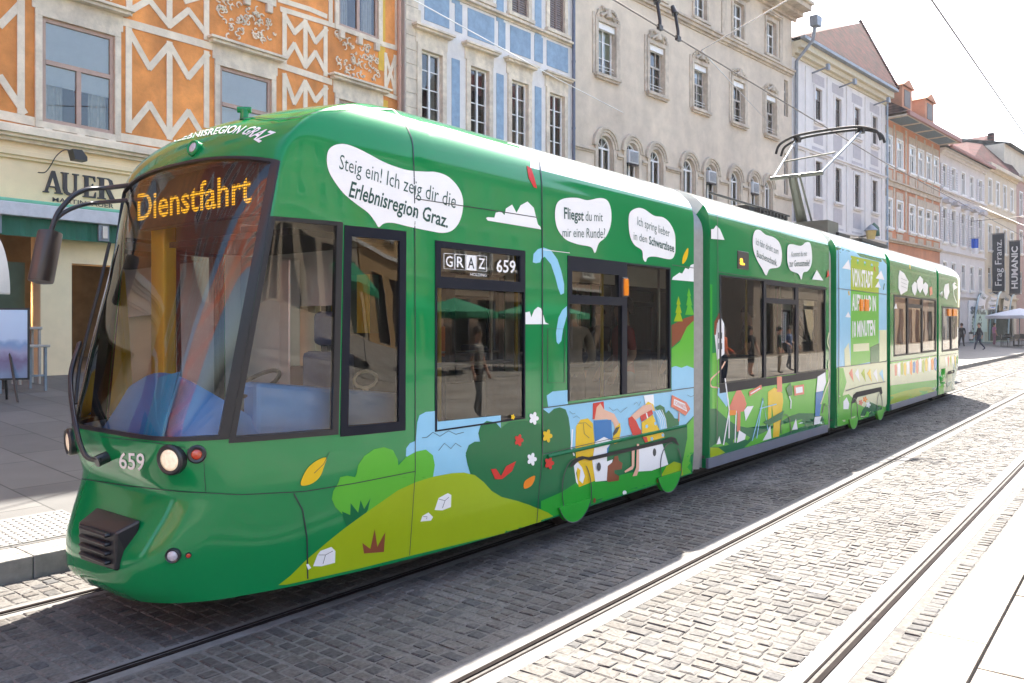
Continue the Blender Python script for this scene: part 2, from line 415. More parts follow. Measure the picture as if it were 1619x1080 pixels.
def section(z, s_end):
    sc, sk, p = sc_f(z), sk_f(z), p_f(z); wk = wall(sk, z); pts = []
    for j in range(NF):
        w = wk*math.sin(j/NF*math.pi/2)**.9 if j else 0.0
        pts.append([w, sc + (sk-sc)*(w/wk)**p])
    for j in range(NS+1):
        q = j/NS; s = sk + (s_end-sk)*(q**1.7)
        pts.append([wall(s, z), s])
    for it in range(6):
        new = [q[:] for q in pts]
        for j in range(NF-6, NF+6):
            for c in (0, 1): new[j][c] = pts[j][c]*.5 + (pts[j-1][c]+pts[j+1][c])*.25
        pts = new
    return pts
def cab_mesh(s_end, tf):
    bm = bmesh.new(); rows = []
    N = NF+NS
    for z in LEV:
        sec = section(z, s_end); row = []
        for j in range(-N, N+1):
            w, s = sec[abs(j)]
            row.append(bm.verts.new(tf(Vector((s, TC - (w if j >= 0 else -w), z)))))
        rows.append(row)
    for a, b in zip(rows, rows[1:]):
        for j in range(len(a)-1): bm.faces.new((a[j], a[j+1], b[j+1], b[j]))
    t = rows[-1]; n = len(t)
    for j in range(n//2):
        k = n-1-j
        if k-1 > j+1: bm.faces.new((t[j], t[j+1], t[k-1], t[k]))
        else: bm.faces.new((t[j], t[j+1], t[k]))
    bmesh.ops.recalc_face_normals(bm, faces=bm.faces); return bm
def box_mesh(s0, s1):
    bm = bmesh.new(); rows = []; ns = max(2, int((s1-s0)/.4))
    prof = [(HW*mult_f(z)*(1 if z > .3 else 1), z) for z in LEV if z <= .5 or z > 2.7 or abs(z-1.138) < .01 or abs(z-2.0) < .01]
    ring = [(-w, z) for w, z in prof] + [(w, z) for w, z in reversed(prof)]
    for i in range(ns+1):
        s = s0 + (s1-s0)*i/ns; e = 0
        if i in (0, ns): e = 0
        rows.append([bm.verts.new((s, TC + w*(1-e/1.1), z-(e*.6 if z > 2.7 else 0))) for w, z in ring])
    for st in (1, -2):           # rounded end rim
        pass
    for a, b in zip(rows, rows[1:]):
        for j in range(len(ring)-1): bm.faces.new((a[j], a[j+1], b[j+1], b[j]))
    # end frames
    for row in (rows[0], rows[-1]):
        inner = [bm.verts.new((v.co.x, TC + (v.co.y-TC)*.86, .35 + (v.co.z-.35)*.94 if v.co.z > .4 else v.co.z)) for v in row]
        for j in range(len(row)-1): bm.faces.new((row[j], row[j+1], inner[j+1], inner[j]))
    bmesh.ops.recalc_face_normals(bm, faces=bm.faces); return bm

def cut(bm, planes, sel):
    """split bm along the planes; return the faces inside all of them"""
    faces = [f for f in bm.faces if sel(f.calc_center_median())]; done = []
    for co, no in planes:
        co, no = Vector(co), Vector(no); done.append((co, no))
        eds = list({e for f in faces for e in f.edges}); vs = list({v for f in faces for v in f.verts})
        bmesh.ops.bisect_plane(bm, geom=faces+eds+vs, plane_co=co, plane_no=no, dist=1e-5)
        faces = []
        for f in bm.faces:
            c = f.calc_center_median()
            if sel(c) and all((c-a).dot(b) > -1e-6 for a, b in done): faces.append(f)
    return faces
def extract(bm, faces):
    nb = bmesh.new(); mp = {}
    for f in faces:
        vs = []
        for v in f.verts:
            if v not in mp: mp[v] = nb.verts.new(v.co); mp[v].normal = v.normal
            vs.append(mp[v])
        try: nb.faces.new(vs)
        except ValueError: pass
    nb.normal_update(); return nb
def bm_obj(bm, name, mat, parent, off=0.0, thick=0.0, smooth=True):
    bm.normal_update()
    for v, n in [(v, v.normal.copy()) for v in bm.verts]: v.co += n*off
    me = bpy.data.meshes.new(name); bm.to_mesh(me)
    for m in (mat if isinstance(mat, (list, tuple)) else [mat]): me.materials.append(m)
    o = link(me, name, parent, True, 'all' if smooth else False)
    if thick: harden(o, thick)
    return o
def harden(o, thick, mo=0, ang=40):
    """give the sheet its thickness and keep its rims sharp"""
    so = o.modifiers.new("thickness", 'SOLIDIFY'); so.thickness = thick; so.offset = -1; so.material_offset = mo; so.use_even_offset = False
    dg = bpy.context.evaluated_depsgraph_get(); me = bpy.data.meshes.new_from_object(o.evaluated_get(dg)); old = o.data
    o.modifiers.clear(); o.data = me; me.name = old.name; bpy.data.meshes.remove(old)
    me.polygons.foreach_set("use_smooth", [True]*len(me.polygons)); me.set_sharp_from_angle(angle=R(ang))
def window(bm, parent, planes_out, panes, side=-1, gmat=None, fmat=None, name="side_window", proud=.005):
    """opening in body bm; planes_out bound the frame, panes = list of plane lists bounding each glass"""
    sel = (lambda c: c.y < TC-.25) if side < 0 else ((lambda c: c.y > TC+.25) if side > 0 else (lambda c: c.x < 3.3 and c.z > 1.0))
    fs = cut(bm, planes_out, sel)
    if not fs: return None
    patch = extract(bm, fs); bmesh.ops.delete(bm, geom=fs, context='FACES')
    glasses = []
    for pl in panes:
        gf = cut(patch, pl, lambda c: True)
        gb = extract(patch, gf); bmesh.ops.delete(patch, geom=gf, context='FACES'); glasses.append(gb)
    loose = [v for v in patch.verts if not v.link_faces]; bmesh.ops.delete(patch, geom=loose, context='VERTS')
    fo = None
    if len(patch.faces): fo = bm_obj(patch, name if name == "windscreen_frame" else "window_frame", fmat or M_frame, parent, proud, .045, True)
    for gb in glasses:
        bm_obj(gb, "windscreen" if name == "windscreen_frame" else name, gmat or M_glass, parent, -.008)
    return fo
def rect(s0, s1, z0, z1):
    return [((s0, 0, 0), (1, 0, 0)), ((s1, 0, 0), (-1, 0, 0)), ((0, 0, z0), (0, 0, 1)), ((0, 0, z1), (0, 0, -1))]
def sz(x, y, d=TC-HW):
    p = ond(x, y, d); return p.x, p.z
def prect(xa, ya, xb, yb, d=TC-HW):
    """plane rectangle from photo corners (left-top, right-bottom)"""
    a = sz(xa, ya, d); b = sz(xb, yb, d); return rect(a[0], b[0], b[1], a[1])

def proj(s, d, z):
    Z = s*CS+d*SN; return CX+FOC*(s*SN-d*CS)/Z, HY-FOC*(z-EYE)/Z
# ---- paint on the body: shapes and letters laid on the true surface
class Livery:
    def __init__(s, bvh, fine=.05, clip=None):
        s.bvh = bvh; s.mb = MB(); s.n = 0; s.fine = fine; s.clip = None; s.lines = []
        if clip:
            for sx, sg in ((clip[0], -1), (clip[1], 1)):
                x = proj(sx+.012*-sg, TC-HW, 1.5)[0]; s.lines.append(((x, 0, 0), (sg, 0, 0)))
            p, q = proj(clip[0], TC-HW, .24), proj(clip[1], TC-HW, .24); s.lines.append(((p[0], p[1], 0), (-(q[1]-p[1]), q[0]-p[0], 0)))
    def hit(s, x, y):
        r = ray(x, y).normalized(); h = s.bvh.ray_cast(CAM, r)
        return (h[0], h[1]) if h[0] is not None else None
    def drape(s, v2, f2, mat, lay=None, fine=None):
        """v2 in photo pixels, faces; refine, lay on the body"""
        s.n += 1; off = .0014 + (s.n if lay is None else lay+4)*.00022
        fine = fine or s.fine
        bm = bmesh.new(); vs = [bm.verts.new((x, y, 0)) for x, y in v2]
        for f in f2:
            try: bm.faces.new([vs[i] for i in f])
            except ValueError: pass
        for co, no in s.lines:
            bmesh.ops.bisect_plane(bm, geom=bm.verts[:]+bm.edges[:]+bm.faces[:], plane_co=co, plane_no=no, clear_outer=True)
        if fine:
            for it in range(6):
                es = []
                cache = {}
                for e in bm.edges:
                    L = (e.verts[0].co-e.verts[1].co).length
                    if L > fine: es.append(e)
                if not es: break
                bmesh.ops.subdivide_edges(bm, edges=es, cuts=1, use_grid_fill=False)
                bmesh.ops.triangulate(bm, faces=[f for f in bm.faces if len(f.verts) > 3])
        pos = {}
        for v in bm.verts:
            h = s.hit(v.co.x, v.co.y)
            if h and s.clip and not (s.clip[0] <= h[0].x <= s.clip[1]): h = None
            pos[v] = h
        idx = {}; out = []; fs = []
        for f in bm.faces:
            if any(pos[v] is None for v in f.verts): continue
            ff = []
            for v in f.verts:
                if v not in idx:
                    p, n_ = pos[v]
                    if n_.dot(p-CAM) > 0: n_ = -n_
                    idx[v] = len(out); out.append(p + n_*off)
                ff.append(idx[v])
            fs.append(ff)
        bm.free()
        if fs: s.mb.add(out, fs, mat)
    def poly(s, pts, mat, curve=False, fine=None):
        if curve: pts = smooth_closed(pts)
        tr = tessellate_polygon([[Vector((x, y, 0)) for x, y in pts]])
        s.drape(pts, tr, mat, fine=fine if fine is not None else s.fine)
    def stroke(s, pts, w, mat, curve=False, fine=None):
        if curve: pts = smooth_open(pts)
        v = []; f = []
        for i, p in enumerate(pts):
            a = Vector(pts[max(i-1, 0)]); b = Vector(pts[min(i+1, len(pts)-1)]); d = (b-a); d = d.normalized() if d.length else Vector((1, 0)); n_ = Vector((-d.y, d.x))*w/2
            v += [(p[0]+n_.x, p[1]+n_.y), (p[0]-n_.x, p[1]-n_.y)]
            if i: k = 2*i; f.append((k-2, k-1, k+1, k))
        s.drape(v, f, mat, fine=fine if fine is not None else max(s.fine or 0, 12))
    def text(s, st, TL, TR, BR, BL, mat, bold=0.0, res=2):
        v, f, asp = text_mesh(st, bold, res); o = []
        for u, t in v:
            bx = BL[0]+(BR[0]-BL[0])*u; by = BL[1]+(BR[1]-BL[1])*u; tx = TL[0]+(TR[0]-TL[0])*u; ty = TL[1]+(TR[1]-TL[1])*u
            o.append((bx+(tx-bx)*t, by+(ty-by)*t))
        s.drape(o, f, mat, lay=s.n+1, fine=0)
    def flower(s, x, y, r, mat, sq=.75, mid=M_lyel):
        pts = []
        for k in range(40):
            a = k/40*2*math.pi; q = r*(.55+.45*abs(math.cos(2.5*a)))
            pts.append((x+q*math.cos(a)*sq, y+q*math.sin(a)))
        s.poly(pts, mat)
    def done(s, parent, name="livery"):
        return s.mb.build(name, parent, True, smooth='all', recalc=False)
def smooth_closed(p, k=5):
    n = len(p); o = []
    for i in range(n):
        p0, p1, p2, p3 = p[i-1], p[i], p[(i+1) % n], p[(i+2) % n]
        for j in range(k):
            t = j/k
            o.append(tuple(.5*((2*p1[c]) + (-p0[c]+p2[c])*t + (2*p0[c]-5*p1[c]+4*p2[c]-p3[c])*t*t + (-p0[c]+3*p1[c]-3*p2[c]+p3[c])*t**3) for c in (0, 1)))
    return o
def smooth_open(p, k=5):
    q = [p[0]]+list(p)+[p[-1]]; o = []
    for i in range(1, len(q)-2):
        p0, p1, p2, p3 = q[i-1:i+3]
        for j in range(k):
            t = j/k
            o.append(tuple(.5*((2*p1[c]) + (-p0[c]+p2[c])*t + (2*p0[c]-5*p1[c]+4*p2[c]-p3[c])*t*t + (-p0[c]+3*p1[c]-3*p2[c]+p3[c])*t**3) for c in range(len(p1))))
    return o+[p[-1]]
def Zm(ox, oy, k):
    return lambda *p: [(ox+a/k, oy+b/k) for a, b in p]
# ---- section with the cab
MODS = [(None, 7.945), (8.336, 12.5), (12.84, 15.83), (16.06, 20.13), (20.34, None)]
def A_planes(sgn, inset, flip=False):
    """pillar plane on side sgn (-1 = towards the camera); kept side = windscreen unless flip"""
    p1 = Vector((2.62, TC+sgn*.79, 1.138)); p2 = Vector((2.85, TC+sgn*.95, 2.745))
    n_ = (p2-p1).cross(Vector((.75, -sgn*.66, 0))).normalized()
    if n_.dot(Vector((2.1, TC, 1.5))-p1) < 0: n_ = -n_
    if flip: n_ = -n_
    return (p1+n_*inset, n_)
def cab(parent_name, tf, s_end, near_livery):
    bm = cab_mesh(s_end, tf); bvh = BVHTree.FromBMesh(bm)
    return bm, bvh
bm1 = cab_mesh(MODS[0][1], lambda v: v); bvh1 = BVHTree.FromBMesh(bm1)
L = Livery(bvh1, 14)
L.lines.append(((1096.5, 0, 0), (1, 0, 0)))
def sof(x, y):
    h = L.hit(x, y); return h[0].x, h[0].z
car = link(bpy.data.meshes.new("car_body"), "car_body", tram); car1 = car
car["label"] = "front section with driver's cab"

# ---------- painted landscape of the first section
q = Zm(440, 600, 3.177)
L.poly(q((640,385),(642,345),(660,320),(690,308),(697,215),(708,180),(740,163),(790,158),(800,212),(1117,180),(1117,260),(1010,330),(940,380),(950,430),(970,480),(780,500),(740,420)), M_skyb, fine=7)
L.n += 5
L.poly(q((268,600),(275,560),(300,520),(310,490),(345,483),(385,490),(393,470),(400,430),(430,385),(480,350),(530,340),(575,355),(598,400),(602,432),(640,390),(690,362),(740,352),(775,380),(785,430),(775,495),(690,530),(600,570),(520,625),(455,665),(420,690),(350,690),(320,675),(285,640)), M_lgreen, fine=7)
L.poly(q((940,370),(955,330),(985,312),(1012,312),(1003,270),(1015,230),(1045,208),(1090,215),(1117,245),(1160,215),(1240,205),(1318,225),(1318,650),(1200,625),(1120,600),(1060,565),(1020,510),(965,480),(950,430)), M_dgreen)
L.poly(q((318,662),(360,680),(362,620),(400,668),(412,605),(430,650),(462,595),(450,650),(430,690),(342,745)), M_dgreen)
L.poly(q((0,1032),(60,985),(140,905),(250,812),(330,748),(420,682),(520,612),(600,556),(690,515),(780,487),(870,470),(930,467),(985,480),(1030,515),(1070,560),(1120,590),(1200,610),(1260,630),(1318,655),(1318,732),(1150,768),(650,888),(400,950),(150,1006),(40,1030)), M_lime, fine=5)
for w in (((720,293),(745,290),(775,265),(810,285),(853,258),(890,275),(930,265)), ((803,357),(832,320),(865,347),(888,320),(917,338))):
    L.stroke(q(*w), .9, M_line)
for r_ in (((783,655),(803,595),(850,570),(867,580),(865,640),(822,657)), ((712,713),(722,685),(752,667),(775,690),(765,708)), ((173,937),(195,880),(210,860),(265,840),(285,860),(283,920),(215,937)), ((138,927),(150,925),(163,945),(148,955))):
    L.poly(q(*r_), M_lwhite)
for r_ in (((803,600),(835,608),(855,590)), ((835,608),(822,645)), ((725,688),(745,688),(742,700)), ((200,880),(235,880),(272,860)), ((235,880),(222,925))):
    L.stroke(q(*r_), .8, M_line)
L.poly(q((420,820),(460,850),(482,750),(495,840),(535,765),(528,865),(428,873)), M_lbrown)
L.poly(q((113,530),(120,490),(150,440),(195,405),(238,392),(230,430),(205,490),(160,525)), M_lyel, curve=True)
L.stroke(q((178,470),(225,425),(240,395),(255,365)), .9, M_line)
for fx, fy, r_, m in ((1280,195,28,M_lwhite),(1205,305,26,M_lred),(1270,400,28,M_lwhite),(1175,188,12,M_lyel)):
    a, b = q((fx, fy))[0]; L.flower(a, b, r_/3.177*1.2, m)
L.poly(q((1232,548),(1235,510),(1285,483),(1270,530)), M_lor, curve=True)
L.poly(q((1063,450),(1090,448),(1115,485),(1140,435),(1190,410),(1170,460),(1120,500),(1085,500)), M_lred)
# section with the running gear
L.n = 0
_a, _b = proj(5.1, TC-HW, .246), proj(7.9, TC-HW, .246); GEAR = ((_a[0], _a[1], 0), (-(_b[1]-_a[1]), _b[0]-_a[0], 0)); L.lines.append(GEAR)
q = Zm(820, 600, 4.32)
L.poly(q((168,198),(1197,62),(1197,260),(1140,305),(350,475),(168,515)), M_skyb)
L.poly(q((190,110),(230,82),(335,72),(335,168),(200,188)), M_skyb)
L.poly(q((165,202),(205,232),(240,200),(280,190),(320,205),(340,260),(350,330),(355,440),(350,475),(165,515)), M_dgreen)
L.poly(q((160,520),(1140,305),(1197,245),(1197,720),(1000,790),(470,980),(300,1030),(135,1050)), M_dgreen, fine=8)
L.poly(q((130,840),(290,770),(400,700),(500,690),(600,700),(700,650),(820,625),(900,610),(1110,570),(1170,500),(1197,500),(1197,720),(960,800),(470,980),(300,1030),(130,1060)), M_bright, fine=8)
L.poly(q((1197,250),(1197,660),(1110,700),(1120,560),(1150,400),(1150,310)), M_lgreen)
L.poly(q((960,760),(975,650),(1010,590),(1060,560),(1110,575),(1130,700),(1110,760),(1000,800),(940,800)), M_lime)
L.poly(q((0,835),(60,870),(130,880),(200,910),(270,962),(290,1020),(125,1050),(0,1060)), M_lime, fine=8)
L.poly(q((385,450),(390,320),(420,275),(470,265),(505,300),(515,420),(525,560),(520,690),(410,735),(400,700)), M_lyel)
L.poly(q((375,590),(400,560),(430,600),(450,660),(435,710),(412,690),(420,620),(400,600),(390,640),(405,720),(390,700)), M_lwhite)
L.stroke(q((365,340),(358,470),(378,520)), 2.2, M_lwhite)
L.stroke(q((400,300),(455,295),(495,330)), .8, M_line); L.stroke(q((440,300),(445,370),(480,400)), .8, M_line)
L.poly(q((505,162),(578,150),(582,205),(550,182),(520,272),(503,272)), M_lred)
L.poly(q((518,262),(530,190),(555,162),(580,205),(650,235),(690,310),(660,350),(640,290),(600,270),(515,277)), M_lskin)
L.poly(q((508,280),(630,275),(637,410),(612,470),(600,540),(520,440)), M_lblue)
L.poly(q((520,425),(580,392),(640,420),(600,470),(600,560),(640,545),(600,690),(520,697),(500,560)), M_lwhite)
L.poly(q((640,400),(655,330),(690,295),(695,350),(680,430),(650,440)), M_lyel); L.poly(q((640,370),(660,330),(688,320),(670,360),(645,385)), M_line)
L.poly(q((605,590),(640,562),(650,525),(675,520),(680,555),(705,570),(700,612),(650,620),(650,640),(683,660),(680,690),(610,700),(598,690)), M_lbrown)
L.poly(q((870,205),(850,110),(918,102),(922,180),(905,165)), M_lwhite)
L.poly(q((860,172),(880,150),(915,170),(928,215),(905,212),(890,178)), M_lyel)
L.poly(q((750,262),(800,215),(850,175),(905,168),(920,212),(870,227),(800,272),(770,300)), M_lskin)
L.poly(q((745,265),(770,250),(800,285),(820,330),(835,350),(830,378),(775,380),(750,310)), M_lred)
L.poly(q((825,250),(905,205),(915,235),(835,290)), M_lred); L.stroke(q((868,228),(878,268)), 2, M_lwhite)
L.poly(q((835,295),(912,240),(950,330),(990,372),(990,395),(870,427),(840,380)), M_lyel)
L.poly(q((840,392),(870,392),(880,425),(860,430)), M_lred)
for c in ((870,320),(930,300),(905,405),(980,380)):
    a, b = q(c)[0]; L.flower(a, b, 3.2, M_skyb)
L.poly(q((925,190),(960,172),(990,190),(1000,230),(1020,210),(1045,240),(1060,265),(1090,270),(1090,312),(1005,332),(980,260)), M_dgreen)
L.poly(q((925,215),(960,205),(1000,270),(1005,335),(958,345)), M_skyb)
for k in range(4): L.stroke(q((930+k*14, 215-k*3), (962+k*12, 270), (970+k*12, 335)), .7, M_lwhite)
L.poly(q((1040,105),(1140,155),(1167,200),(1135,247),(1035,185)), M_lpink); L.poly(q((1055,132),(1130,166),(1145,220),(1052,172)), M_lwhite)
L.text("SCHWARZL", q((1060,142))[0], q((1136,178))[0], q((1138,208))[0], q((1058,168))[0], M_lpink, .01)
L.stroke(q((1090,225),(1088,285)), 1.6, M_lpink)
for w in (((610,190),(640,215),(665,200),(690,225),(720,200),(735,190)), ((780,170),(800,155),(815,180),(828,150)), ((340,215),(360,235),(380,230)), ((365,262),(390,248),(410,265)), ((1145,105),(1170,118),(1192,108))):
    L.stroke(q(*w), .6, M_line)
L.poly(q((815,470),(820,450),(975,440),(1015,580),(900,622),(810,627)), M_lwhite)
L.poly(q((765,470),(785,470),(782,590),(772,612),(720,635),(715,625),(765,590)), M_lskin); L.poly(q((800,440),(815,440),(815,610),(800,655),(770,660),(795,600)), M_lskin)
for ex, ey, rx, ry, m in ((920,497,12,28,M_line),(540,595,14,30,M_line),(555,850,14,30,M_inkg),(510,825,9,18,M_lbrown),(900,745,10,25,M_line),(942,690,7,16,M_lbrown),(715,772,14,16,M_lwhite)):
    L.poly(q(*[(ex+rx*math.cos(k*.63), ey+ry*math.sin(k*.63)) for k in range(10)]), m)
for fx, fy, r_, m in ((187,385,46,M_lyel),(200,570,44,M_lred)):
    a, b = q((fx, fy))[0]; L.flower(a, b, r_/4.32, m)
# black slot and wheel discs of the bogie skirt
L.poly(q((340,588),(362,556),(397,530),(425,522),(470,530),(985,412),(1035,390),(1064,402),(1088,445),(1080,450),(1045,420),(985,436),(478,553),(440,542),(402,556),(364,586),(350,600)), M_under)
for ex, ey, rx, ry in ((388,760,100,222),(1032,592,72,160)):
    L.stroke(q(*[(ex+rx*math.cos(k*math.pi/18), ey+ry*math.sin(k*math.pi/18)) for k in range(-5, 42-14+1)]), 1.3, M_line)
L.lines.remove(GEAR)
# upper part
L.n = 0
q = Zm(650, 360, 3.374)
L.poly(q((648,185),(652,140),(675,115),(705,106),(745,120),(780,170),(800,230),(815,300),(815,350),(797,358),(782,320),(770,270),(745,195),(712,155),(695,165),(688,185),(665,190)), M_skyb)
L.poly(q((775,610),(772,560),(785,480),(805,440),(830,418),(830,470),(810,540),(800,605),(785,622)), M_skyb)
L.poly(q((608,515),(608,452),(632,447),(640,478),(655,440),(675,422),(692,430),(705,470),(715,505),(735,515)), M_lwhite)
L.poly(q((1390,278),(1395,265),(1430,240),(1445,245),(1462,215),(1480,222),(1490,200),(1510,192),(1510,288)), M_lwhite)
L.poly(q((1388,640),(1388,520),(1460,482),(1510,467),(1510,505),(1445,590)), M_lbrown)
L.poly(q((1388,645),(1430,612),(1470,530),(1510,492),(1510,755),(1388,748)), M_lgreen)
L.poly(q((1388,745),(1410,738),(1440,748),(1470,736),(1510,752),(1510,858),(1388,880)), M_skyb)
for t in (((1400,500),(1416,455),(1408,455),(1420,410),(1414,410),(1425,365),(1436,410),(1430,410),(1442,455),(1434,455),(1448,500)),):
    L.poly(q(*t), M_lime)
L.poly(q((1460,465),(1474,415),(1466,415),(1475,365),(1470,365),(1480,320),(1492,365),(1487,365),(1498,415),(1492,415),(1508,465)), M_lgreen)
L.poly(q((1445,192),(1450,150),(1475,108),(1474,150),(1460,182)), M_lyel, curve=True)
q = Zm(480, 160, 3.855)
L.poly(q((140,360),(150,300),(190,268),(250,262),(320,285),(400,325),(480,368),(560,400),(640,422),(740,430),(800,432),(870,455),(930,510),(965,580),(968,660),(945,740),(900,790),(840,803),(760,790),(640,765),(560,745),(510,741),(480,750),(455,768),(430,730),(390,680),(310,620),(240,560),(180,480),(150,420)), M_lwhite, curve=True)
L.text("Steig ein! Ich zeig dir die", q((222,322))[0], q((930,566))[0], q((922,655))[0], q((214,412))[0], M_inkg, -.004)
L.text("Erlebnisregion Graz.", q((292,488))[0], q((885,690))[0], q((875,772))[0], q((272,580))[0], M_inkg, .016)
L.poly(q((1108,713),(1120,707),(1160,710),(1168,680),(1200,672),(1222,695),(1230,655),(1268,630),(1295,680),(1320,635),(1362,612),(1400,650),(1425,750),(1440,765),(1445,782),(1120,728)), M_lwhite)
L.poly(q((1357,395),(1385,410),(1405,470),(1420,532),(1400,525),(1370,470)), M_lred)
q = Zm(800, 0, 2.7)
L.poly(q((207,920),(215,870),(245,848),(300,845),(345,855),(400,846),(432,858),(447,900),(445,960),(425,1010),(395,1038),(378,1080),(360,1055),(300,1042),(250,1020),(217,975)), M_lwhite, curve=True)
q = Zm(780, 200, 4.5)
L.text("Fliegst", q((498,574))[0], q((640,598))[0], q((638,672))[0], q((500,655))[0], M_inkg, .02)
L.text("du mit", q((652,598))[0], q((775,614))[0], q((774,676))[0], q((652,672))[0], M_inkg, .0)
L.text("mir eine Runde?", q((488,722))[0], q((792,722))[0], q((790,796))[0], q((488,784))[0], M_inkg, .0)
L.poly([(993,348),(996,335),(1007,329),(1018,331),(1033,341),(1048,344),(1059,354),(1066,370),(1067,389),(1066,402),(1059,410),(1036,406),(1024,407),(1020,414),(1016,409),(1014,396),(1002,387),(995,372)], M_lwhite, curve=True)
L.text("Ich spring lieber", (1007,342),(1058,362),(1058,375),(1007,356), M_inkg, .0)
L.text("in den", (1001,366),(1022,372),(1022,384),(1001,379), M_inkg, .0)
L.text("Schwarzlsee", (1025,373),(1065,386),(1065,399),(1025,386), M_inkg, .02)
L.n = 8
# lettering above the windscreen and the car number
ARC = [(268,222),(300,211),(335,204),(370,199),(405,201),(437,210)]; ARB = [(262,228),(296,220),(330,214),(360,211),(386,213),(411,226)]
def arc_text(st, top, bot, mat, bold):
    v, f, asp = text_mesh(st, bold, 2); tp = pchip([i/(len(top)-1) for i in range(len(top))], [p[0] for p in top]); ty = pchip([i/(len(top)-1) for i in range(len(top))], [p[1] for p in top])
    bx = pchip([i/(len(bot)-1) for i in range(len(bot))], [p[0] for p in bot]); by = pchip([i/(len(bot)-1) for i in range(len(bot))], [p[1] for p in bot])
    L.drape([(bx(u)+(tp(u)-bx(u))*t, by(u)+(ty(u)-by(u))*t) for u, t in v], f, mat, fine=0)
arc_text("ERLEBNISREGION GRAZ", ARC, ARB, M_lwhite, .02)
q = Zm(80, 640, 6.227)
L.text("659", q((676,468))[0], q((932,478))[0], q((925,648))[0], q((684,618))[0], M_lwhite, .012, 3)
# panel seams
SEAM = M_line
L.stroke([(621,174),(633,185),(644,203),(650,218),(652.6,232),(654,268),(655,320),(655.5,380)], 1.7, SEAM)
L.stroke([(655.5,380),(656,560),(656,747)], 1.3, SEAM)
L.stroke([(656,745),(651,820),(647,878)], 1.0, SEAM)
L.stroke([(131,757),(200,768),(290,777),(380,782),(480,777),(560,764),(656,745)], 1.4, SEAM)
L.stroke([(464,780),(478,806),(485,850),(486,915)], 2.2, SEAM)
L.stroke([(849,243),(853,258),(856,290),(857,400),(857,560),(857,718)], 1.6, SEAM)
L.stroke([(857,718),(852,770),(848,826)], 1.0, SEAM)
L.stroke([(655,314),(700,321),(780,333),(849,344)], 1.4, SEAM)
L.stroke([(858,395),(900,400)], .9, M_lwhite); L.stroke([(1062,419),(1097,424)], 1.1, SEAM)
L.stroke([(857,645),(980,628.5),(1097,612.5)], 1.3, SEAM)
L.stroke([(858,718),(960,695),(1085,671)], 1.0, SEAM)
L.stroke([(865,560),(865,520),(892,520),(892,605),(865,605),(865,560)], .9, SEAM)
L.stroke([(620,174),(560,172),(510,176),(470,187),(440,190),(400,187),(370,190),(330,200)], 1.2, SEAM)
L.stroke([(160,690),(240,699),(290,707),(322,722),(324,760),(326,779)], .9, SEAM)
L.done(car1)
# rub rail over the bogie
g = MB(); a = ond(866, 722, TC-HW-.01); b = ond(1084, 673, TC-HW-.01)
g.tube([a, b], .016, M_dgreen, 8); g.build("rub_rail", car1, True, smooth=True)

# ---------- openings
def plZ(z, up): return ((0, 0, z), (0, 0, 1 if up else -1))
def plS(s, pos): return ((s, 0, 0), (1 if pos else -1, 0, 0))
ZB, ZT = 1.142, 2.425
topn = (Vector((2.74, TC, 2.845)), Vector((-.105, 0, -.15)).normalized())
window(bm1, car1, [plZ(1.15, True), topn, A_planes(-1, 0), A_planes(1, 0)],
       [[plZ(1.175, True), (topn[0]+topn[1]*.018, topn[1]), A_planes(-1, .055), A_planes(1, .055)]], 0, M_wind, M_pillar, "windscreen_frame", .006)
sdw = sof(531, 520)[0]; sd0 = sof(541, 520)[0]; sd1 = sof(641, 520)[0]
for sg in (-1, 1):
    window(bm1, car1, [plZ(ZB-.015, True), plZ(ZT+.012, False), A_planes(sg, .001, True), plS(sd0-.012, False)],
           [[plZ(ZB+.02, True), plZ(ZT-.012, False), A_planes(sg, .03, True), plS(sdw-.01, False)]], sg, M_wind, M_pillar, "cab_side_window", .006)
    ga, gb = sof(553, 520)[0], sof(631, 520)[0]
    window(bm1, car1, [plZ(ZB-.03, True), plZ(ZT-.005, False), plS(sd0, True), plS(sd1, False)], [[plZ(ZB+.03, True), plZ(ZT-.07, False), plS(ga, True), plS(gb, False)]], sg, name="cab_door_window")
    r_ = prect(688, 380, 830, 662)
    window(bm1, car1, r_, [prect(697, 391, 822, 446), prect(691, 455, 828, 660)], sg)
    window(bm1, car1, prect(897, 404, 1060, 614), [prect(904, 428, 978, 470), prect(900, 480, 983, 628), prect(991, 418, 1058, 614)], sg)
# deepen the lower edge of window two/three frames is part of the planes above
END_ROOF = 23.2
def finish_body(bm, o, mats):
    loose = [v for v in bm.verts if not v.link_faces]; bmesh.ops.delete(bm, geom=loose, context='VERTS')
    bmesh.ops.recalc_face_normals(bm, faces=bm.faces)
    bm.transform(wmat(o).inverted()); bm.to_mesh(o.data)
    for m in mats: o.data.materials.append(m)
    o.data.polygons.foreach_set("use_smooth", [True]*len(o.data.polygons))
    try: o.data.set_sharp_from_angle(angle=R(50))
    except Exception: pass
    M4 = wmat(o)
    for p_ in o.data.polygons:
        c_ = M4 @ p_.center
        if c_.z > 3.052 and 5.12 < c_.x < END_ROOF: p_.material_index = 2  # painted sheen begins above the shoulder
    harden(o, .05, 1, 45)
finish_body(bm1, car1, [M_green, M_lining, M_roofsheen])
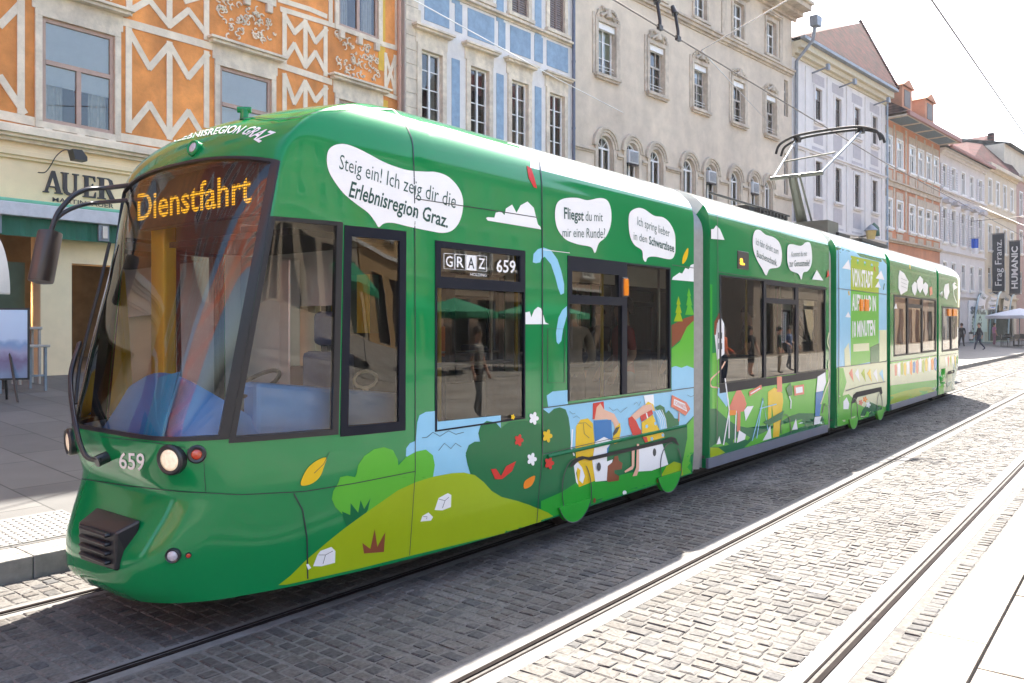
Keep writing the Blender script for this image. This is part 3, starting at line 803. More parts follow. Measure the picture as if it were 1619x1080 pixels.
# window lettering
Lg = Livery(bvh1, 0)
Lg.n = 20
q = Zm(650, 360, 3.374)
for i, (ch, xa, xb) in enumerate((("G",172,227),("R",231,286),("A",290,342),("Z",346,398))):
    ya, yb = 137+(xa-172)*.072, 218+(xa-172)*.07
    c = q((xa,ya),(xb,ya+4),(xb,yb+4),(xa,yb))
    if ch == "A":
        Lg.poly(c, M_lwhite); col = M_line
    else:
        Lg.stroke(c+[c[0]], .8, M_lwhite, fine=0); col = M_lwhite
    c2 = q((xa+9,ya+12),(xb-9,ya+16),(xb-9,yb-8),(xa+9,yb-12)); Lg.text(ch, c2[0], c2[1], c2[2], c2[3], col, .01)
Lg.text("HOLDING", q((312,240))[0], q((398,246))[0], q((398,263))[0], q((312,257))[0], M_lwhite, 0)
Lg.done(car1, "emblem_lettering"); Lg = Livery(bvh1, 0); Lg.n = 20
Lg.text("659", q((452,170))[0], q((554,176))[0], q((552,242))[0], q((452,236))[0], M_lwhite, .012)
Lg.done(car1, "number_lettering")

# ---- the sections behind
def plain_section(s0, s1, wins, label):
    bm = box_mesh(s0, s1); bv = BVHTree.FromBMesh(bm)
    o = link(bpy.data.meshes.new("car_body"), "car_body", tram); o["label"] = label
    for out, panes in wins:
        for sg in (-1, 1): window(bm, o, out, panes, sg)
    finish_body(bm, o, [M_green, M_lining, M_roofsheen]); return o, bv
car2, bv2 = plain_section(*MODS[1], [(prect(1137, 434, 1305, 596), [prect(1140, 437, 1207, 598), prect(1211, 450, 1257, 474), prect(1211, 479, 1258, 592), prect(1262, 454, 1304, 585)])], "second section with long window band")
L = Livery(bv2, 14, MODS[1])
q = Zm(1080, 280, 4.5)
def bubble(L, q, pts): L.poly(q(*pts), M_lwhite, curve=True)
a = sz(1122, 520)[0]
L.poly([(1119,560),(1140,556),(1140,607),(1309,583.5),(1309,684),(1119,745)], M_lgreen)
L.poly([(1119,448),(1126,450),(1126,650),(1119,652)], M_bright)
q2 = Zm(1080, 480, 4.154)
L.poly(q2((165,690),(215,690),(290,760),(350,800),(420,815),(520,800),(600,800),(700,740),(760,720),(880,720),(960,770),(960,860),(430,1000),(165,1040)), M_dgreen)
L.poly(q2((165,945),(230,945),(275,978),(165,1030)), M_lime)
L.poly(q2((400,945),(480,870),(560,830),(660,790),(780,760),(800,800),(600,880),(430,940)), M_lgreen)
L.poly(q2((205,190),(222,120),(240,78),(268,130),(270,330),(222,372)), M_lwhite); L.poly(q2((203,205),(205,120),(235,60),(243,85),(222,130),(214,205)), M_lbrown)
for x in (232, 252): L.stroke(q2((x,190),(x,230)), 1.2, M_line); L.stroke(q2((x,260),(x,300)), 1.2, M_line)
L.stroke(q2((275,380),(240,440),(180,500),(185,545),(240,560),(285,640)), 2.2, M_lskin, True)
L.poly(q2((228,555),(275,545),(300,640),(285,680),(225,600)), M_skyb)
L.poly(q2((298,690),(330,610),(362,545),(400,610),(415,660),(400,705),(345,720)), M_lpink); L.stroke(q2((365,700),(362,840)), 5, M_lpink)
L.poly(q2((555,580),(600,550),(650,590),(655,640),(640,760),(628,872),(588,880),(592,760),(580,660),(575,790),(555,790)), M_lyel)
L.stroke(q2((630,480),(632,580)), 8, M_lpink)
L.poly(q2((350,915),(365,832),(410,860),(403,892)), M_lwhite); L.poly(q2((520,900),(548,850),(570,800),(578,885)), M_lwhite); L.poly(q2((398,700),(420,675),(460,672),(435,720),(408,772)), M_lwhite)
L.poly(q2((216,925),(235,870),(246,920)), M_lwhite); L.poly(q2((712,830),(738,755),(750,825)), M_lwhite)
for c in (((272,490),(300,700),(262,928)), ((298,712),(345,705),(338,912)), ((300,720),(298,885))): L.stroke(q2(*c), 1.7, M_lwhite)
L.poly(q2((300,700),(345,700),(345,730),(300,735)), M_lor)
for c in (((480,885),(520,620),(555,830)), ((520,640),(450,900)), ((500,690),(610,660))): L.stroke(q2(*c), 1.4, M_skyb)
L.poly(q2((722,540),(790,530),(792,595),(728,605)), M_lpink); L.poly(q2((428,580),(510,532),(514,560),(432,610)), M_lpink)
L.poly(q2((735,552),(780,545),(782,582),(738,590)), M_lwhite); L.stroke(q2((440,592),(502,555)), 1.6, M_lwhite)
L.poly(q2((880,480),(930,450),(935,520),(918,572),(870,582)), M_lwhite); L.poly(q2((868,582),(918,572),(892,740),(863,740)), M_lblue)
L.poly(q2((860,745),(905,740),(890,790),(855,795)), M_lwhite)
L.stroke(q2((690,600),(705,640),(702,690)), 1.6, M_lwhite)
L.stroke(q2((640,852),(636,790),(645,745),(670,725),(695,750),(704,850)), 1.1, M_line); L.stroke(q2((910,720),(925,655),(945,680)), 1.1, M_line)
L.poly(q2((672,560),(700,520),(715,560),(712,600),(690,610)), M_dgreen); L.poly(q2((520,780),(660,700),(640,760),(560,800)), M_dgreen)
L.stroke(q2((955,190),(945,260),(968,330),(952,400),(960,480),(930,570),(900,660)), 1.6, M_lcream, True)
bubble(L, q, ((490,440),(505,385),(540,378),(580,410),(640,430),(680,470),(697,540),(690,620),(665,645),(610,655),(585,700),(555,650),(520,590),(495,520)))
bubble(L, q, ((735,560),(740,490),(770,478),(830,490),(870,465),(900,475),(912,560),(905,630),(880,670),(850,680),(835,730),(815,690),(760,665),(740,620)))
L.text("Ich fahr direkt zum", q((512,432))[0], q((672,505))[0], q((672,552))[0], q((512,482))[0], M_inkg, 0)
L.text("Buschenschank.", q((518,520))[0], q((662,588))[0], q((662,635))[0], q((518,568))[0], M_inkg, .01)
L.text("Kommst du mit", q((765,530))[0], q((875,525))[0], q((875,562))[0], q((765,568))[0], M_inkg, 0)
L.text("zur Genussmeile?", q((750,592))[0], q((895,588))[0], q((895,632))[0], q((750,638))[0], M_inkg, .01)
L.poly(q((170,372),(210,370),(228,345),(255,370),(288,448),(170,437)), M_lwhite); L.poly(q((910,728),(945,660),(992,737)), M_lwhite)
L.poly(q((1015,720),(1025,655),(1035,700)), M_lred)
L.stroke([(1133.6,430),(1210,442),(1309,457)], 1.0, SEAM); L.stroke([(1133,607),(1220,595.5),(1309,583.5)], 1.1, SEAM); L.stroke([(1133,340),(1133.6,500),(1132,700)], .8, SEAM)
L.done(car2)
g = MB(); a = ond(1120, 740, TC-HW-.012); b = ond(1309, 682, TC-HW-.012)
g.add([a+Vector((0,0,-.01)), b+Vector((0,0,-.01)), b+Vector((0,0,.10)), a+Vector((0,0,.10)), a+Vector((0,.03,-.01)), b+Vector((0,.03,-.01)), b+Vector((0,.03,.10)), a+Vector((0,.03,.10))], [(0,1,2,3),(4,7,6,5),(0,4,5,1),(3,2,6,7),(0,3,7,4),(1,5,6,2)], M_skirt)
g.build("skirt", car2, True)
# small route display
M_amber = pm("amber_leds", (.02, .01, 0), .5, var=0, emit=(1, .42, .02), estr=.9)
def led_display(parent, xa, ya, xb, yb, letter):
    p = ond(xa, ya, TC-HW-.012); r_ = ond(xb, yb, TC-HW-.012)
    g = MB(); g.box(p.x, r_.x, TC-HW-.012, TC-HW+.03, r_.z, p.z, M_blackm); o = g.build("route_display", parent, True, bevel=.006)
    v, f, asp = text_mesh(letter, .03); g = MB(); h = (p.z-r_.z)*.5; w = (r_.x-p.x)*.45
    g.add([(p.x+(r_.x-p.x)*.15+u*w, TC-HW-.0145, r_.z+(p.z-r_.z)*.25+t*h) for u, t in v], f, M_amber); g.build("lettering", o, True, recalc=False)
led_display(car2, 1167, 396, 1184, 427, "a.")

car3, bv3 = plain_section(*MODS[2], [], "middle section painted light blue with running gear")
L = Livery(bv3, 14, MODS[2]); q = Zm(1290, 330, 2.919)
L.poly(q((60,80),(130,100),(345,180),(345,360),(330,395),(330,705),(60,745)), M_skyb)
L.poly(q((160,216),(290,246),(290,700),(160,726)), M_lgreen); L.poly(q((160,216),(290,246),(290,392),(160,372)), M_lime)
L.text("VON STADT", q((166,275))[0], q((262,292))[0], q((262,362))[0], q((166,358))[0], M_lwhite, .03)
L.text("AUFS LAND IN", q((166,395))[0], q((276,405))[0], q((276,470))[0], q((166,468))[0], M_lwhite, .03)
L.text("10 MINUTEN", q((168,520))[0], q((272,515))[0], q((272,582))[0], q((168,592))[0], M_lwhite, .03)
L.poly(q((172,625),(245,620),(245,655),(172,660)), M_lcream)
for t in (((120,275),(150,235),(160,282)), ((275,322),(300,285),(315,328)), ((272,362),(288,335),(298,365)), ((135,500),(148,475),(160,502))): L.poly(q(*t), M_lwhite)
L.poly(q((290,620),(330,600),(330,705),(250,715),(250,640)), M_dgreen); L.poly(q((292,560),(325,560),(325,700),(292,706)), M_lcream); L.poly(q((130,650),(150,620),(160,724),(132,728)), M_lcream)
L.stroke(q((310,375),(315,345)), 1.2, M_dgreen); L.stroke(q((268,268),(272,290)), 1.4, M_lred); L.stroke(q((150,380),(152,400)), 1.6, M_lyel)
L.poly(q((100,730),(330,706),(325,900),(300,960),(98,1000)), M_lcream)  # pavement reflection painted in as cream below the belt
L.poly(q((60,740),(103,732),(103,1000),(60,1010)), M_bright)
L.poly(q((103,735),(125,735),(140,800),(120,870),(103,860)), M_lgreen); L.poly(q((100,870),(150,855),(190,900),(250,930),(330,880),(310,965),(98,1005)), M_lgreen)
L.poly(q((215,925),(245,890),(300,915),(310,955),(230,975),(200,960)), M_dgreen)
L.poly(q((125,890),(140,870),(152,900),(148,925),(125,925)), M_lwhite)
for c, m in (((205,895),M_lpink),((225,880),M_lor),((240,905),M_lwhite)): L.flower(*q(c)[0], 5, m)
for xx in range(6): L.poly(q((150+xx*28,760),(165+xx*28,735+xx),(172+xx*28,800)), (M_lpink, M_lwhite, M_lime, M_lyel, M_lwhite, M_skyb)[xx])
L.stroke(q((135,840),(220,815),(318,798)), 1.6, SEAM)
L.poly(q((160,900),(170,860),(185,846),(300,822),(305,850),(296,862),(290,845),(190,870),(178,895)), M_under)
for ex, ey, rx, ry in ((175,940,15,65),(292,905,12,52)): L.stroke(q(*[(ex+rx*math.cos(k*math.pi/12), ey+ry*math.sin(k*math.pi/12)) for k in range(25)]), .9, SEAM)
L.stroke(q((98,368),(210,382),(325,396)), .9, SEAM); L.stroke(q((98,732),(330,705)), 1.0, SEAM); L.stroke(q((100,110),(103,400),(103,900)), .8, SEAM)
L.done(car3)
for xa, xb in ((1360.5,1364.8),(1368,1373.5)):
    p = ond(xa, 473, TC-HW-.02); r_ = ond(xb, 492, TC-HW-.02); g = MB(); g.box(p.x, r_.x, TC-HW-.03, TC-HW+.01, r_.z, p.z, M_lor); g.build("door_lamp", car3, True, bevel=.01)

car4, bv4 = plain_section(*MODS[3], [(prect(1413, 466, 1480, 556), [prect(1414.5, 469, 1434, 559), prect(1436, 471, 1457, 482), prect(1436, 486, 1457, 557), prect(1459, 474, 1479, 553)])], "fourth section with window band")
L = Livery(bv4, 12, MODS[3])
L.poly([(1404,574),(1484,561),(1484,626),(1404,652)], M_lgreen)
L.poly([(1404,576),(1484,563),(1484,600),(1404,612)], M_lcream)  # lower side pale from painted-in pavement reflection
for k in range(14):
    xx = 1414+k*4.8; yy = 578-(k*.75); L.poly([(xx,yy),(xx+3,yy-3-2*(k % 3)),(xx+4.5,yy+3),(xx+3.6,yy+16+3*(k % 2)),(xx+.6,yy+16)], (M_lpink, M_lwhite, M_lime, M_lyel, M_lwhite, M_lor, M_lblue)[k % 7])
L.poly([(1404,610),(1484,600),(1484,622),(1404,648)], M_lgreen); L.poly([(1404,626),(1430,618),(1460,612),(1484,612),(1484,626),(1404,650)], M_lime)
L.poly([(1404,520),(1408,520),(1408,575),(1404,576)], M_bright)
def tiny_bubbles(L):
    for pts in (((1420,437),(1422,427),(1429,432),(1436,445),(1434,460),(1427,464),(1424,467),(1420,456)), ((1441,452),(1446,445),(1449,448),(1449,460),(1446,468),(1442,461)), ((1449,444),(1454,436),(1459,442),(1459,455),(1454,464),(1450,456)), ((1459,450),(1463,446),(1467,451),(1466,463),(1463,468),(1459,460))): L.poly(pts, M_lwhite)
tiny_bubbles(L)
L.poly([(1469,455),(1473,453),(1474,465),(1470,468)], M_lpink); L.stroke([(1438,418),(1438.5,425)], 1.5, M_lyel)
L.poly([(1413,488),(1416,479),(1418,488)], M_lwhite)
for yy in (440, 446, 452): L.stroke([(1424,yy),(1433,yy+4)], .7, M_inkg)
L.stroke([(1408,572),(1484,561)], .8, SEAM); L.stroke([(1408,464),(1484,473)], .7, SEAM)
L.done(car4)
g = MB(); s0, s1 = MODS[3]; g.box(s0+.05, s1-.05, TC-HW-.015, TC-HW+.03, .235, .34, M_skirt); g.build("skirt", car4, True)

END5 = 20.34+6.2
bm5 = cab_mesh(6.2, lambda v: Vector((END5-v.x, v.y, v.z))); bv5 = BVHTree.FromBMesh(bm5)
car5 = link(bpy.data.meshes.new("car_body"), "car_body", tram); car5["label"] = "rear section with cab at the far end"
mir = lambda pl: [((END5-Vector(c).x, Vector(c).y, Vector(c).z), (-Vector(n_).x, Vector(n_).y, Vector(n_).z)) for c, n_ in pl]
def window5(planes, panes, sg, g_=None, nm="side_window"):
    sel0 = window
    return window(bm5, car5, mir(planes), [mir(p) for p in panes], sg, g_, None, nm)
for sg in (-1, 1):
    window(bm5, car5, prect(1489, 484, 1519, 553), [prect(1490.5, 487, 1503, 552), prect(1505, 489, 1518, 550)], sg)
    window5([plZ(ZB-.015, True), plZ(ZT+.012, False), A_planes(sg, .001, True), plS(sd1-.2, False)], [[plZ(ZB+.02, True), plZ(ZT-.012, False), A_planes(sg, .04, True), plS(sd1-.25, False)]], sg, M_wind, "cab_side_window")
fs = cut(bm5, mir([plZ(1.15, True), topn, A_planes(-1, 0), A_planes(1, 0)]), lambda c: c.x > END5-3.3 and c.z > 1)
pt = extract(bm5, fs); bmesh.ops.delete(bm5, geom=fs, context='FACES'); bm_obj(pt, "windscreen", M_wind, car5, -.005)
finish_body(bm5, car5, [M_green, M_lining, M_roofsheen])
L = Livery(bv5, 12)
L.poly([(1486,563),(1525,557),(1525,620),(1481,630)], M_lcream); L.poly([(1481,585),(1495,582),(1494,626),(1480,630)], M_bright); L.poly([(1484,598),(1488,590),(1492,600),(1492,622),(1484,624)], M_lgreen)  # cream area paints the pavement's reflection on the rear section
for pts in (((1492,458),(1494,450),(1500,448),(1501,462),(1497,474),(1493,470)), ((1506,449),(1509,446),(1516,452),(1518,462),(1517,474),(1512,479),(1508,468))): L.poly(pts, M_lwhite)
L.poly([(1481,460),(1486,464),(1490,460),(1490,471),(1481,470)], M_lwhite)
for k in range(7):
    xx = 1494+k*3.6; L.poly([(xx,566),(xx+2,562),(xx+3,568),(xx+2.4,582)], (M_lwhite, M_lpink, M_lime, M_lwhite, M_lyel, M_lgreen, M_lwhite)[k])
L.poly([(1497,592),(1499,587),(1518,582),(1519,587),(1500,592)], M_under)
L.stroke([(1497,592),(1497,624)], .8, SEAM); L.stroke([(1518,586),(1518,618)], .8, SEAM); L.stroke([(1487,563),(1522,557)], .8, SEAM)
L.done(car5)
for xa, xb in ((1499.5,1504),(1507,1513)):
    p = ond(xa, 488, TC-HW-.02); r_ = ond(xb, 500, TC-HW-.02); g = MB(); g.box(p.x, r_.x, TC-HW-.03, TC-HW+.01, r_.z, p.z, M_lor); g.build("door_lamp", car5, True, bevel=.01)
# ---- bellows between the sections
for (a, b) in ((MODS[0][1], MODS[1][0]), (MODS[1][1], MODS[2][0]), (MODS[2][1], MODS[3][0]), (MODS[3][1], MODS[4][0])):
    g = MB(); nr = 2*max(2, int(round((b-a)/.12)))
    prof = [(HW*mult_f(z)*.955, .3+(z-.3)*.965) for z in LEV if z <= .3 or z > 2.7 or abs(z-1.138) < .01]
    ring = [(-w, z) for w, z in prof] + [(w, z) for w, z in reversed(prof)]; n = len(ring); vs = []; fs = []
    for i in range(nr+1):
        k = 1.0 if i % 2 == 0 else .93; s = a-.03 + (b-a+.06)*i/nr
        vs += [(s, TC+w*k, z if z < 1 else .3+(z-.3)*(1 if k == 1 else .985)) for w, z in ring]
    for i in range(nr):
        for j in range(n-1): fs.append((i*n+j, i*n+j+1, (i+1)*n+j+1, (i+1)*n+j))
    g.add(vs, fs, M_bell); o = g.build("bellows", tram, True, smooth=25)
# ---- underframe and running gear
g = MB()
for s0, s1, w in ((3.75, 7.9, .82), (8.36, 12.48, .86), (12.9, 15.8, .86), (16.1, 20.1, .86), (20.4, 23.6, .86)):
    g.box(s0, s1, TC-w, TC+w, .13, .30, M_under)
g.box(2.75, 3.75, TC-.6, TC+.6, .16, .3, M_under); g.box(7.8, 20.5, TC-.55, TC+.55, .16, .33, M_under)
g.build("underframe", tram, True)
for s in (6.02, 7.35, 13.55, 15.0, 21.6, 22.9):
    for y in (RAILS[2]+.01, RAILS[3]-.01):
        g = MB(); pts = 28; vs = []; 
        for yy in (y-.05, y+.05): vs += [(s+.29*math.cos(2*math.pi*k/pts), yy, .295+.29*math.sin(2*math.pi*k/pts)) for k in range(pts)]
        g.add(vs, [tuple(range(pts)), tuple(range(pts, 2*pts))]+[(k, (k+1) % pts, pts+(k+1) % pts, pts+k) for k in range(pts)], M_steel); g.build("wheel", tram, True)
# ---- interior
g = MB(); g.box(3.0, 3.95, TC-.7, TC+.7, .33, .36, M_floor); g.box(3.95, 7.93, TC-.95, TC+.95, .33, .36, M_floor)
for s0, s1 in MODS[1:4]: g.box(s0, s1, TC-1.04, TC+1.04, .33, .36, M_floor)
g.box(20.35, 23.7, TC-1.0, TC+1.0, .33, .36, M_floor); g.build("floor", tram, True)
g = MB(); g.box(3.7, 7.93, TC-.8, TC+.8, 2.62, 2.66, M_lining)
for s0, s1 in MODS[1:4]: g.box(s0, s1, TC-.8, TC+.8, 2.62, 2.66, M_lining)
g.build("ceiling", tram, True)
def seat(x, y, flip=1):
    g = MB(); f = flip
    def bx(x0, x1, y0, y1, z0, z1, m): g.box(min(x+f*x0, x+f*x1), max(x+f*x0, x+f*x1), y+y0, y+y1, z0, z1, m)
    bx(-.2, .22, -.21, .21, .76, .83, M_seat); bx(.2, .27, -.21, .21, .80, 1.42, M_seat); bx(-.16, .2, -.17, .17, .36, .76, M_lining)
    o = g.build("passenger_seat", tram, True, bevel=.03)
    return o
for x, fl in ((4.35, -1), (5.05, 1), (6.0, -1), (8.9, -1), (9.65, 1), (10.5, -1), (11.3, 1), (12.0, 1), (16.6, -1), (17.5, 1), (18.4, -1), (19.3, 1)):
    for y in (TC-.68, TC+.68): seat(x, y, fl)
def pole(x, y, z0=.36, z1=2.62, m=None):
    g = MB(); g.tube([(x, y, z0), (x, y, z1)], .018, m or M_pole, 10); g.build("grab_pole", tram, True, smooth=True)
for x in (4.75, 5.75, 7.2, 9.3, 11.0, 17.0, 18.9): pole(x, TC-.42)
for x in (5.2, 6.4, 10.0, 18.0): pole(x, TC+.42, m=M_metal)
for x0, x1, z in ((3.95, 5.0, 1.52), (5.3, 6.2, 1.45), (8.7, 12.2, 1.4)):
    g = MB(); g.tube([(x0, TC-.97, z), (x1, TC-.97, z)], .016, M_metal, 8); g.build("handrail", tram, True, smooth=True)
g = MB(); g.box(4.0, 4.06, TC+.2, TC+.9, .36, 2.3, M_cream_in); g.box(4.0, 4.9, TC+.86, TC+.9, 1.1, 1.16, M_cream_in); g.box(4.84, 4.9, TC+.2, TC+.9, 1.0, 2.3, M_cream_in); g.build("partition_frame", tram, True, bevel=.01)
# driver's cab: rear wall, door window, desk, seat, wheel
M_wallg = pm("cab_wall_grey", (.36, .36, .35), .55, var=.08)
g = MB(); g.box(3.86, 3.9, TC-1.02, TC-.35, .36, 2.62, M_dark); g.box(3.86, 3.9, TC+.45, TC+1.0, .36, 2.62, M_wallg); g.box(3.86, 3.9, TC-.35, TC-.25, .36, 2.62, M_wallg)
g.box(3.86, 3.9, TC-.25, TC+.45, 1.95, 2.62, M_wallg); g.box(3.86, 3.9, TC-.25, TC+.45, .36, 1.25, M_wallg); g.build("cab_rear_wall", tram, True)
g = MB(); g.box(3.70, 3.78, TC-.2, TC+.12, 1.02, 1.5, pm("dark_red_panel", (.05, .012, .01), .6)); g.box(3.7, 3.8, TC+.12, TC+.25, 1.0, 2.3, M_metal); g.build("cab_cabinet", tram, True, bevel=.01)
g = MB()                                           # blue desk with its domed instrument hood
n = 28; vs = []; fs = []
for i in range(n+1):
    w = -1 + 2*i/n; y = TC + w*.70; hz = 1.14 + .36*max(0, 1-(w*.98)**2)**.7
    k = .16*w*w; fx = 2.42 + .24*abs(w)**4
    for x, z in ((fx, .95), (fx, 1.10), (fx+.16+k*.2, hz*.97), (fx+.24+k*.2, hz), (fx+.30, hz-.03), (fx+.52, 1.10), (fx+.56, .9)): vs.append((x, y, z))
for i in range(n):
    for j in range(6): fs.append((i*7+j, i*7+j+1, (i+1)*7+j+1, (i+1)*7+j))
g.add(vs, fs, M_blue_in); g.build("dashboard", tram, True, smooth=40)
g = MB(); g.add([(2.86, TC-.70, 1.0), (3.84, TC-.98, 1.0), (3.84, TC-.98, 1.34), (2.86, TC-.70, 1.46), (2.86, TC-.55, 1.0), (3.84, TC-.83, 1.0), (3.84, TC-.83, 1.34), (2.86, TC-.55, 1.46)], [(0,1,2,3),(7,6,5,4),(0,4,5,1),(3,2,6,7),(1,5,6,2),(0,3,7,4)], M_blue_in); g.build("side_console", tram, True, bevel=.03)
M_cyan = pm("cyan_reflection", (.01, .33, .62), .35, var=.05)
a = [ons(x, y, s) for x, y, s in ((226, 688, 2.40), (256, 690, 2.40), (282, 588, 2.53), (250, 597, 2.53))]
g = MB(); off = Vector((.012, 0, 0)); g.add(a+[p+off for p in a], [(0,1,2,3),(7,6,5,4),(0,4,5,1),(1,5,6,2),(2,6,7,3),(3,7,4,0)], M_cyan); g.build("cyan_reflection_sheet", tram, True)  # light-blue reflection in the windscreen, shaped as a thin sheet
g = MB(); g.box(2.98, 3.08, TC+.60, TC+.80, .9, 2.55, M_pole); g.build("yellow_post", tram, True, bevel=.02)
g = MB(); g.box(3.2, 3.62, TC-.66, TC-.2, .72, .84, M_seat); g.box(3.56, 3.68, TC-.66, TC-.2, .84, 1.62, M_seat); g.box(3.58, 3.66, TC-.56, TC-.3, 1.66, 1.9, M_seat); g.box(3.35, 3.5, TC-.5, TC-.36, .36, .72, M_blackm); g.build("driver_seat", tram, True, bevel=.04)
g = MB(); g.box(3.72, 3.8, TC-.75, TC-.5, 1.75, 2.15, pm("green_cabinet", (.01, .06, .035), .5)); g.box(3.7, 3.72, TC-.75, TC-.64, 1.75, 2.15, M_pole); g.build("wall_cabinet", tram, True)
def ring_pts(c, r, nrm, n=24):
    nrm = Vector(nrm).normalized(); u = nrm.orthogonal().normalized(); v = nrm.cross(u)
    return [Vector(c)+(u*math.cos(2*math.pi*k/n)+v*math.sin(2*math.pi*k/n))*r for k in range(n+1)]
g = MB(); g.tube(ring_pts((2.98, TC-.55, 1.44), .14, (-.5, 0, .8)), .014, M_blackm, 8, caps=False); g.tube([(2.98, TC-.55, 1.44), (2.85, TC-.55, 1.2)], .02, M_blackm); g.build("steering_wheel", tram, True, smooth=True)
g = MB(); c = ond(578, 600, TC-.85); g.tube([c+Vector((.10*math.cos(t*.5), 0, .055*math.sin(t*.5))) for t in range(14)], .011, pm("beige_plastic", (.55, .45, .32), .5), 8); g.tube([c+Vector((0, 0, -.055)), c+Vector((0, 0, -.16))], .02, MATS["beige_plastic"]); g.build("microphone_handle", tram, True, smooth=True)
# destination display behind the windscreen
M_led = bpy.data.materials.new("amber_matrix"); M_led.use_nodes = True
nt = M_led.node_tree; b = nt.nodes["Principled BSDF"]; b.inputs["Base Color"].default_value = (.02, .008, 0, 1)
tc = nt.nodes.new("ShaderNodeTexCoord"); sp = nt.nodes.new("ShaderNodeSeparateXYZ"); nt.links.new(tc.outputs["Object"], sp.inputs[0])
mu = nt.nodes.new("ShaderNodeMath"); mu.operation = 'MULTIPLY'; mu.inputs[1].default_value = 2*math.pi/.0182; nt.links.new(sp.outputs["Z"], mu.inputs[0])
si = nt.nodes.new("ShaderNodeMath"); si.operation = 'SINE'; nt.links.new(mu.outputs[0], si.inputs[0])
gt = nt.nodes.new("ShaderNodeMath"); gt.operation = 'GREATER_THAN'; gt.inputs[1].default_value = -.35; nt.links.new(si.outputs[0], gt.inputs[0])
ml = nt.nodes.new("ShaderNodeMath"); ml.operation = 'MULTIPLY'; ml.inputs[1].default_value = .42; mu2 = nt.nodes.new("ShaderNodeMath"); mu2.operation = 'MULTIPLY'; mu2.inputs[1].default_value = 2*math.pi/.0182; nt.links.new(sp.outputs["Y"], mu2.inputs[0])
si2 = nt.nodes.new("ShaderNodeMath"); si2.operation = 'SINE'; nt.links.new(mu2.outputs[0], si2.inputs[0])
gt2 = nt.nodes.new("ShaderNodeMath"); gt2.operation = 'GREATER_THAN'; gt2.inputs[1].default_value = -.7; nt.links.new(si2.outputs[0], gt2.inputs[0])
mm = nt.nodes.new("ShaderNodeMath"); mm.operation = 'MULTIPLY'; nt.links.new(gt.outputs[0], mm.inputs[0]); nt.links.new(gt2.outputs[0], mm.inputs[1])
nt.links.new(mm.outputs[0], ml.inputs[0])
b.inputs["Emission Color"].default_value = (1, .47, .02, 1); nt.links.new(ml.outputs[0], b.inputs["Emission Strength"])
XD = 2.86
def on_display(x, y, dx=0): return ons(x, y, XD+dx)
c = [on_display(198, 283), on_display(402, 250), on_display(404, 352), on_display(198, 355)]
g = MB(); y0, y1 = max(p.y for p in c), min(p.y for p in c); z0, z1 = min(p.z for p in c), max(p.z for p in c)
y1 = TC-.72; y0 = TC+.74; z0 = ons(300, 352, XD).z; z1 = z0+.34
g.box(XD+.006, XD+.09, y1, y0, z0, z1, pm("display_black", (.010, .011, .018), .5, var=0)); disp = g.build("destination_display", tram, True, bevel=.01)
v, f, asp = text_mesh("Dienstfahrt", .014, 3)
BL, TLc, BR, TRc = on_display(217, 341), on_display(217, 296), on_display(397, 327), on_display(397, 276)
yl, yr = BL.y, BR.y; zb = (BL.z+BR.z)/2; zt = zb + .185
g = MB(); g.add([(XD+.002, yl+(yr-yl)*u, zb+(zt-zb)*t) for u, t in v], f, M_led); g.build("lettering", disp, True, recalc=False)
# roof lining over the display
g = MB(); g.box(3.02, 3.86, TC-.8, TC+.8, 2.36, 2.40, M_dark); g.build("cab_ceiling", tram, True)
# ---- lamps on the nose
def front_hit(x, y):
    for k in range(60):
        h = bvh1.ray_cast(CAM, ray(x+k, y).normalized())
        if h[0] is not None: break
    n_ = h[1]
    if n_.dot(h[0]-CAM) > 0: n_ = -n_
    return h[0], n_
M_lamp = pm("lamp_glass_lit", (.8, .72, .6), .12, var=.2, scale=40, coat=1, emit=(1, .72, .4), estr=.10)
M_chrome = pm("reflector_chrome", (.7, .7, .7), .12, metal=1, var=.05)
M_redlens = pm("red_lens", (.5, .05, .015), .15, var=.15, scale=60, coat=1)
M_clear = pm("clear_lens", (.5, .5, .55), .12, var=.25, scale=50, coat=1)
def disc(c, nrm, r, mat, name, parent, depth=.03, dome=.3, ringmat=None, ringw=.02):
    nrm = nrm.normalized(); u = nrm.orthogonal().normalized(); v = nrm.cross(u); n = 28
    g = MB(); prof = [(r, 0), (r, depth*.5), (r*.75, depth*(.5+.5*dome)), (r*.4, depth*(.5+.8*dome)), (.001, depth*(.5+dome))]; vs = []; fs = []
    for rr, h in prof: vs += [c + (u*math.cos(2*math.pi*k/n)+v*math.sin(2*math.pi*k/n))*rr + nrm*h for k in range(n)]
    for i in range(len(prof)-1):
        for k in range(n): fs.append((i*n+k, i*n+(k+1) % n, (i+1)*n+(k+1) % n, (i+1)*n+k))
    g.add(vs, fs, mat); o = g.build(name, parent, True, smooth='all')
    if ringmat:
        g = MB(); rp = [(r*.99, 0), (r*.99, depth*.62), (r+ringw*.6, depth*.8), (r+ringw, depth*.4), (r+ringw, -.03)]; vs = []; fs = []
        for rr, h in rp: vs += [c + (u*math.cos(2*math.pi*k/n)+v*math.sin(2*math.pi*k/n))*rr + nrm*h for k in range(n)]
        for i in range(len(rp)-1):
            for k in range(n): fs.append((i*n+k, i*n+(k+1) % n, (i+1)*n+(k+1) % n, (i+1)*n+k))
        g.add(vs, fs, ringmat); g.build("rim", o, True, smooth=40)
    return o
FW = Vector((-1, -.18, .0))
h, n_ = front_hit(270, 727); nr = (n_*.6+FW*.4).normalized()
disc(h+nr*.002, nr, .062, M_lamp, "headlight", tram, .02, .35, M_blackm, .026)
h2 = Vector((h.x-.015, 2*TC-h.y-.03, h.z)); nr2 = Vector((nr.x, -nr.y, nr.z))
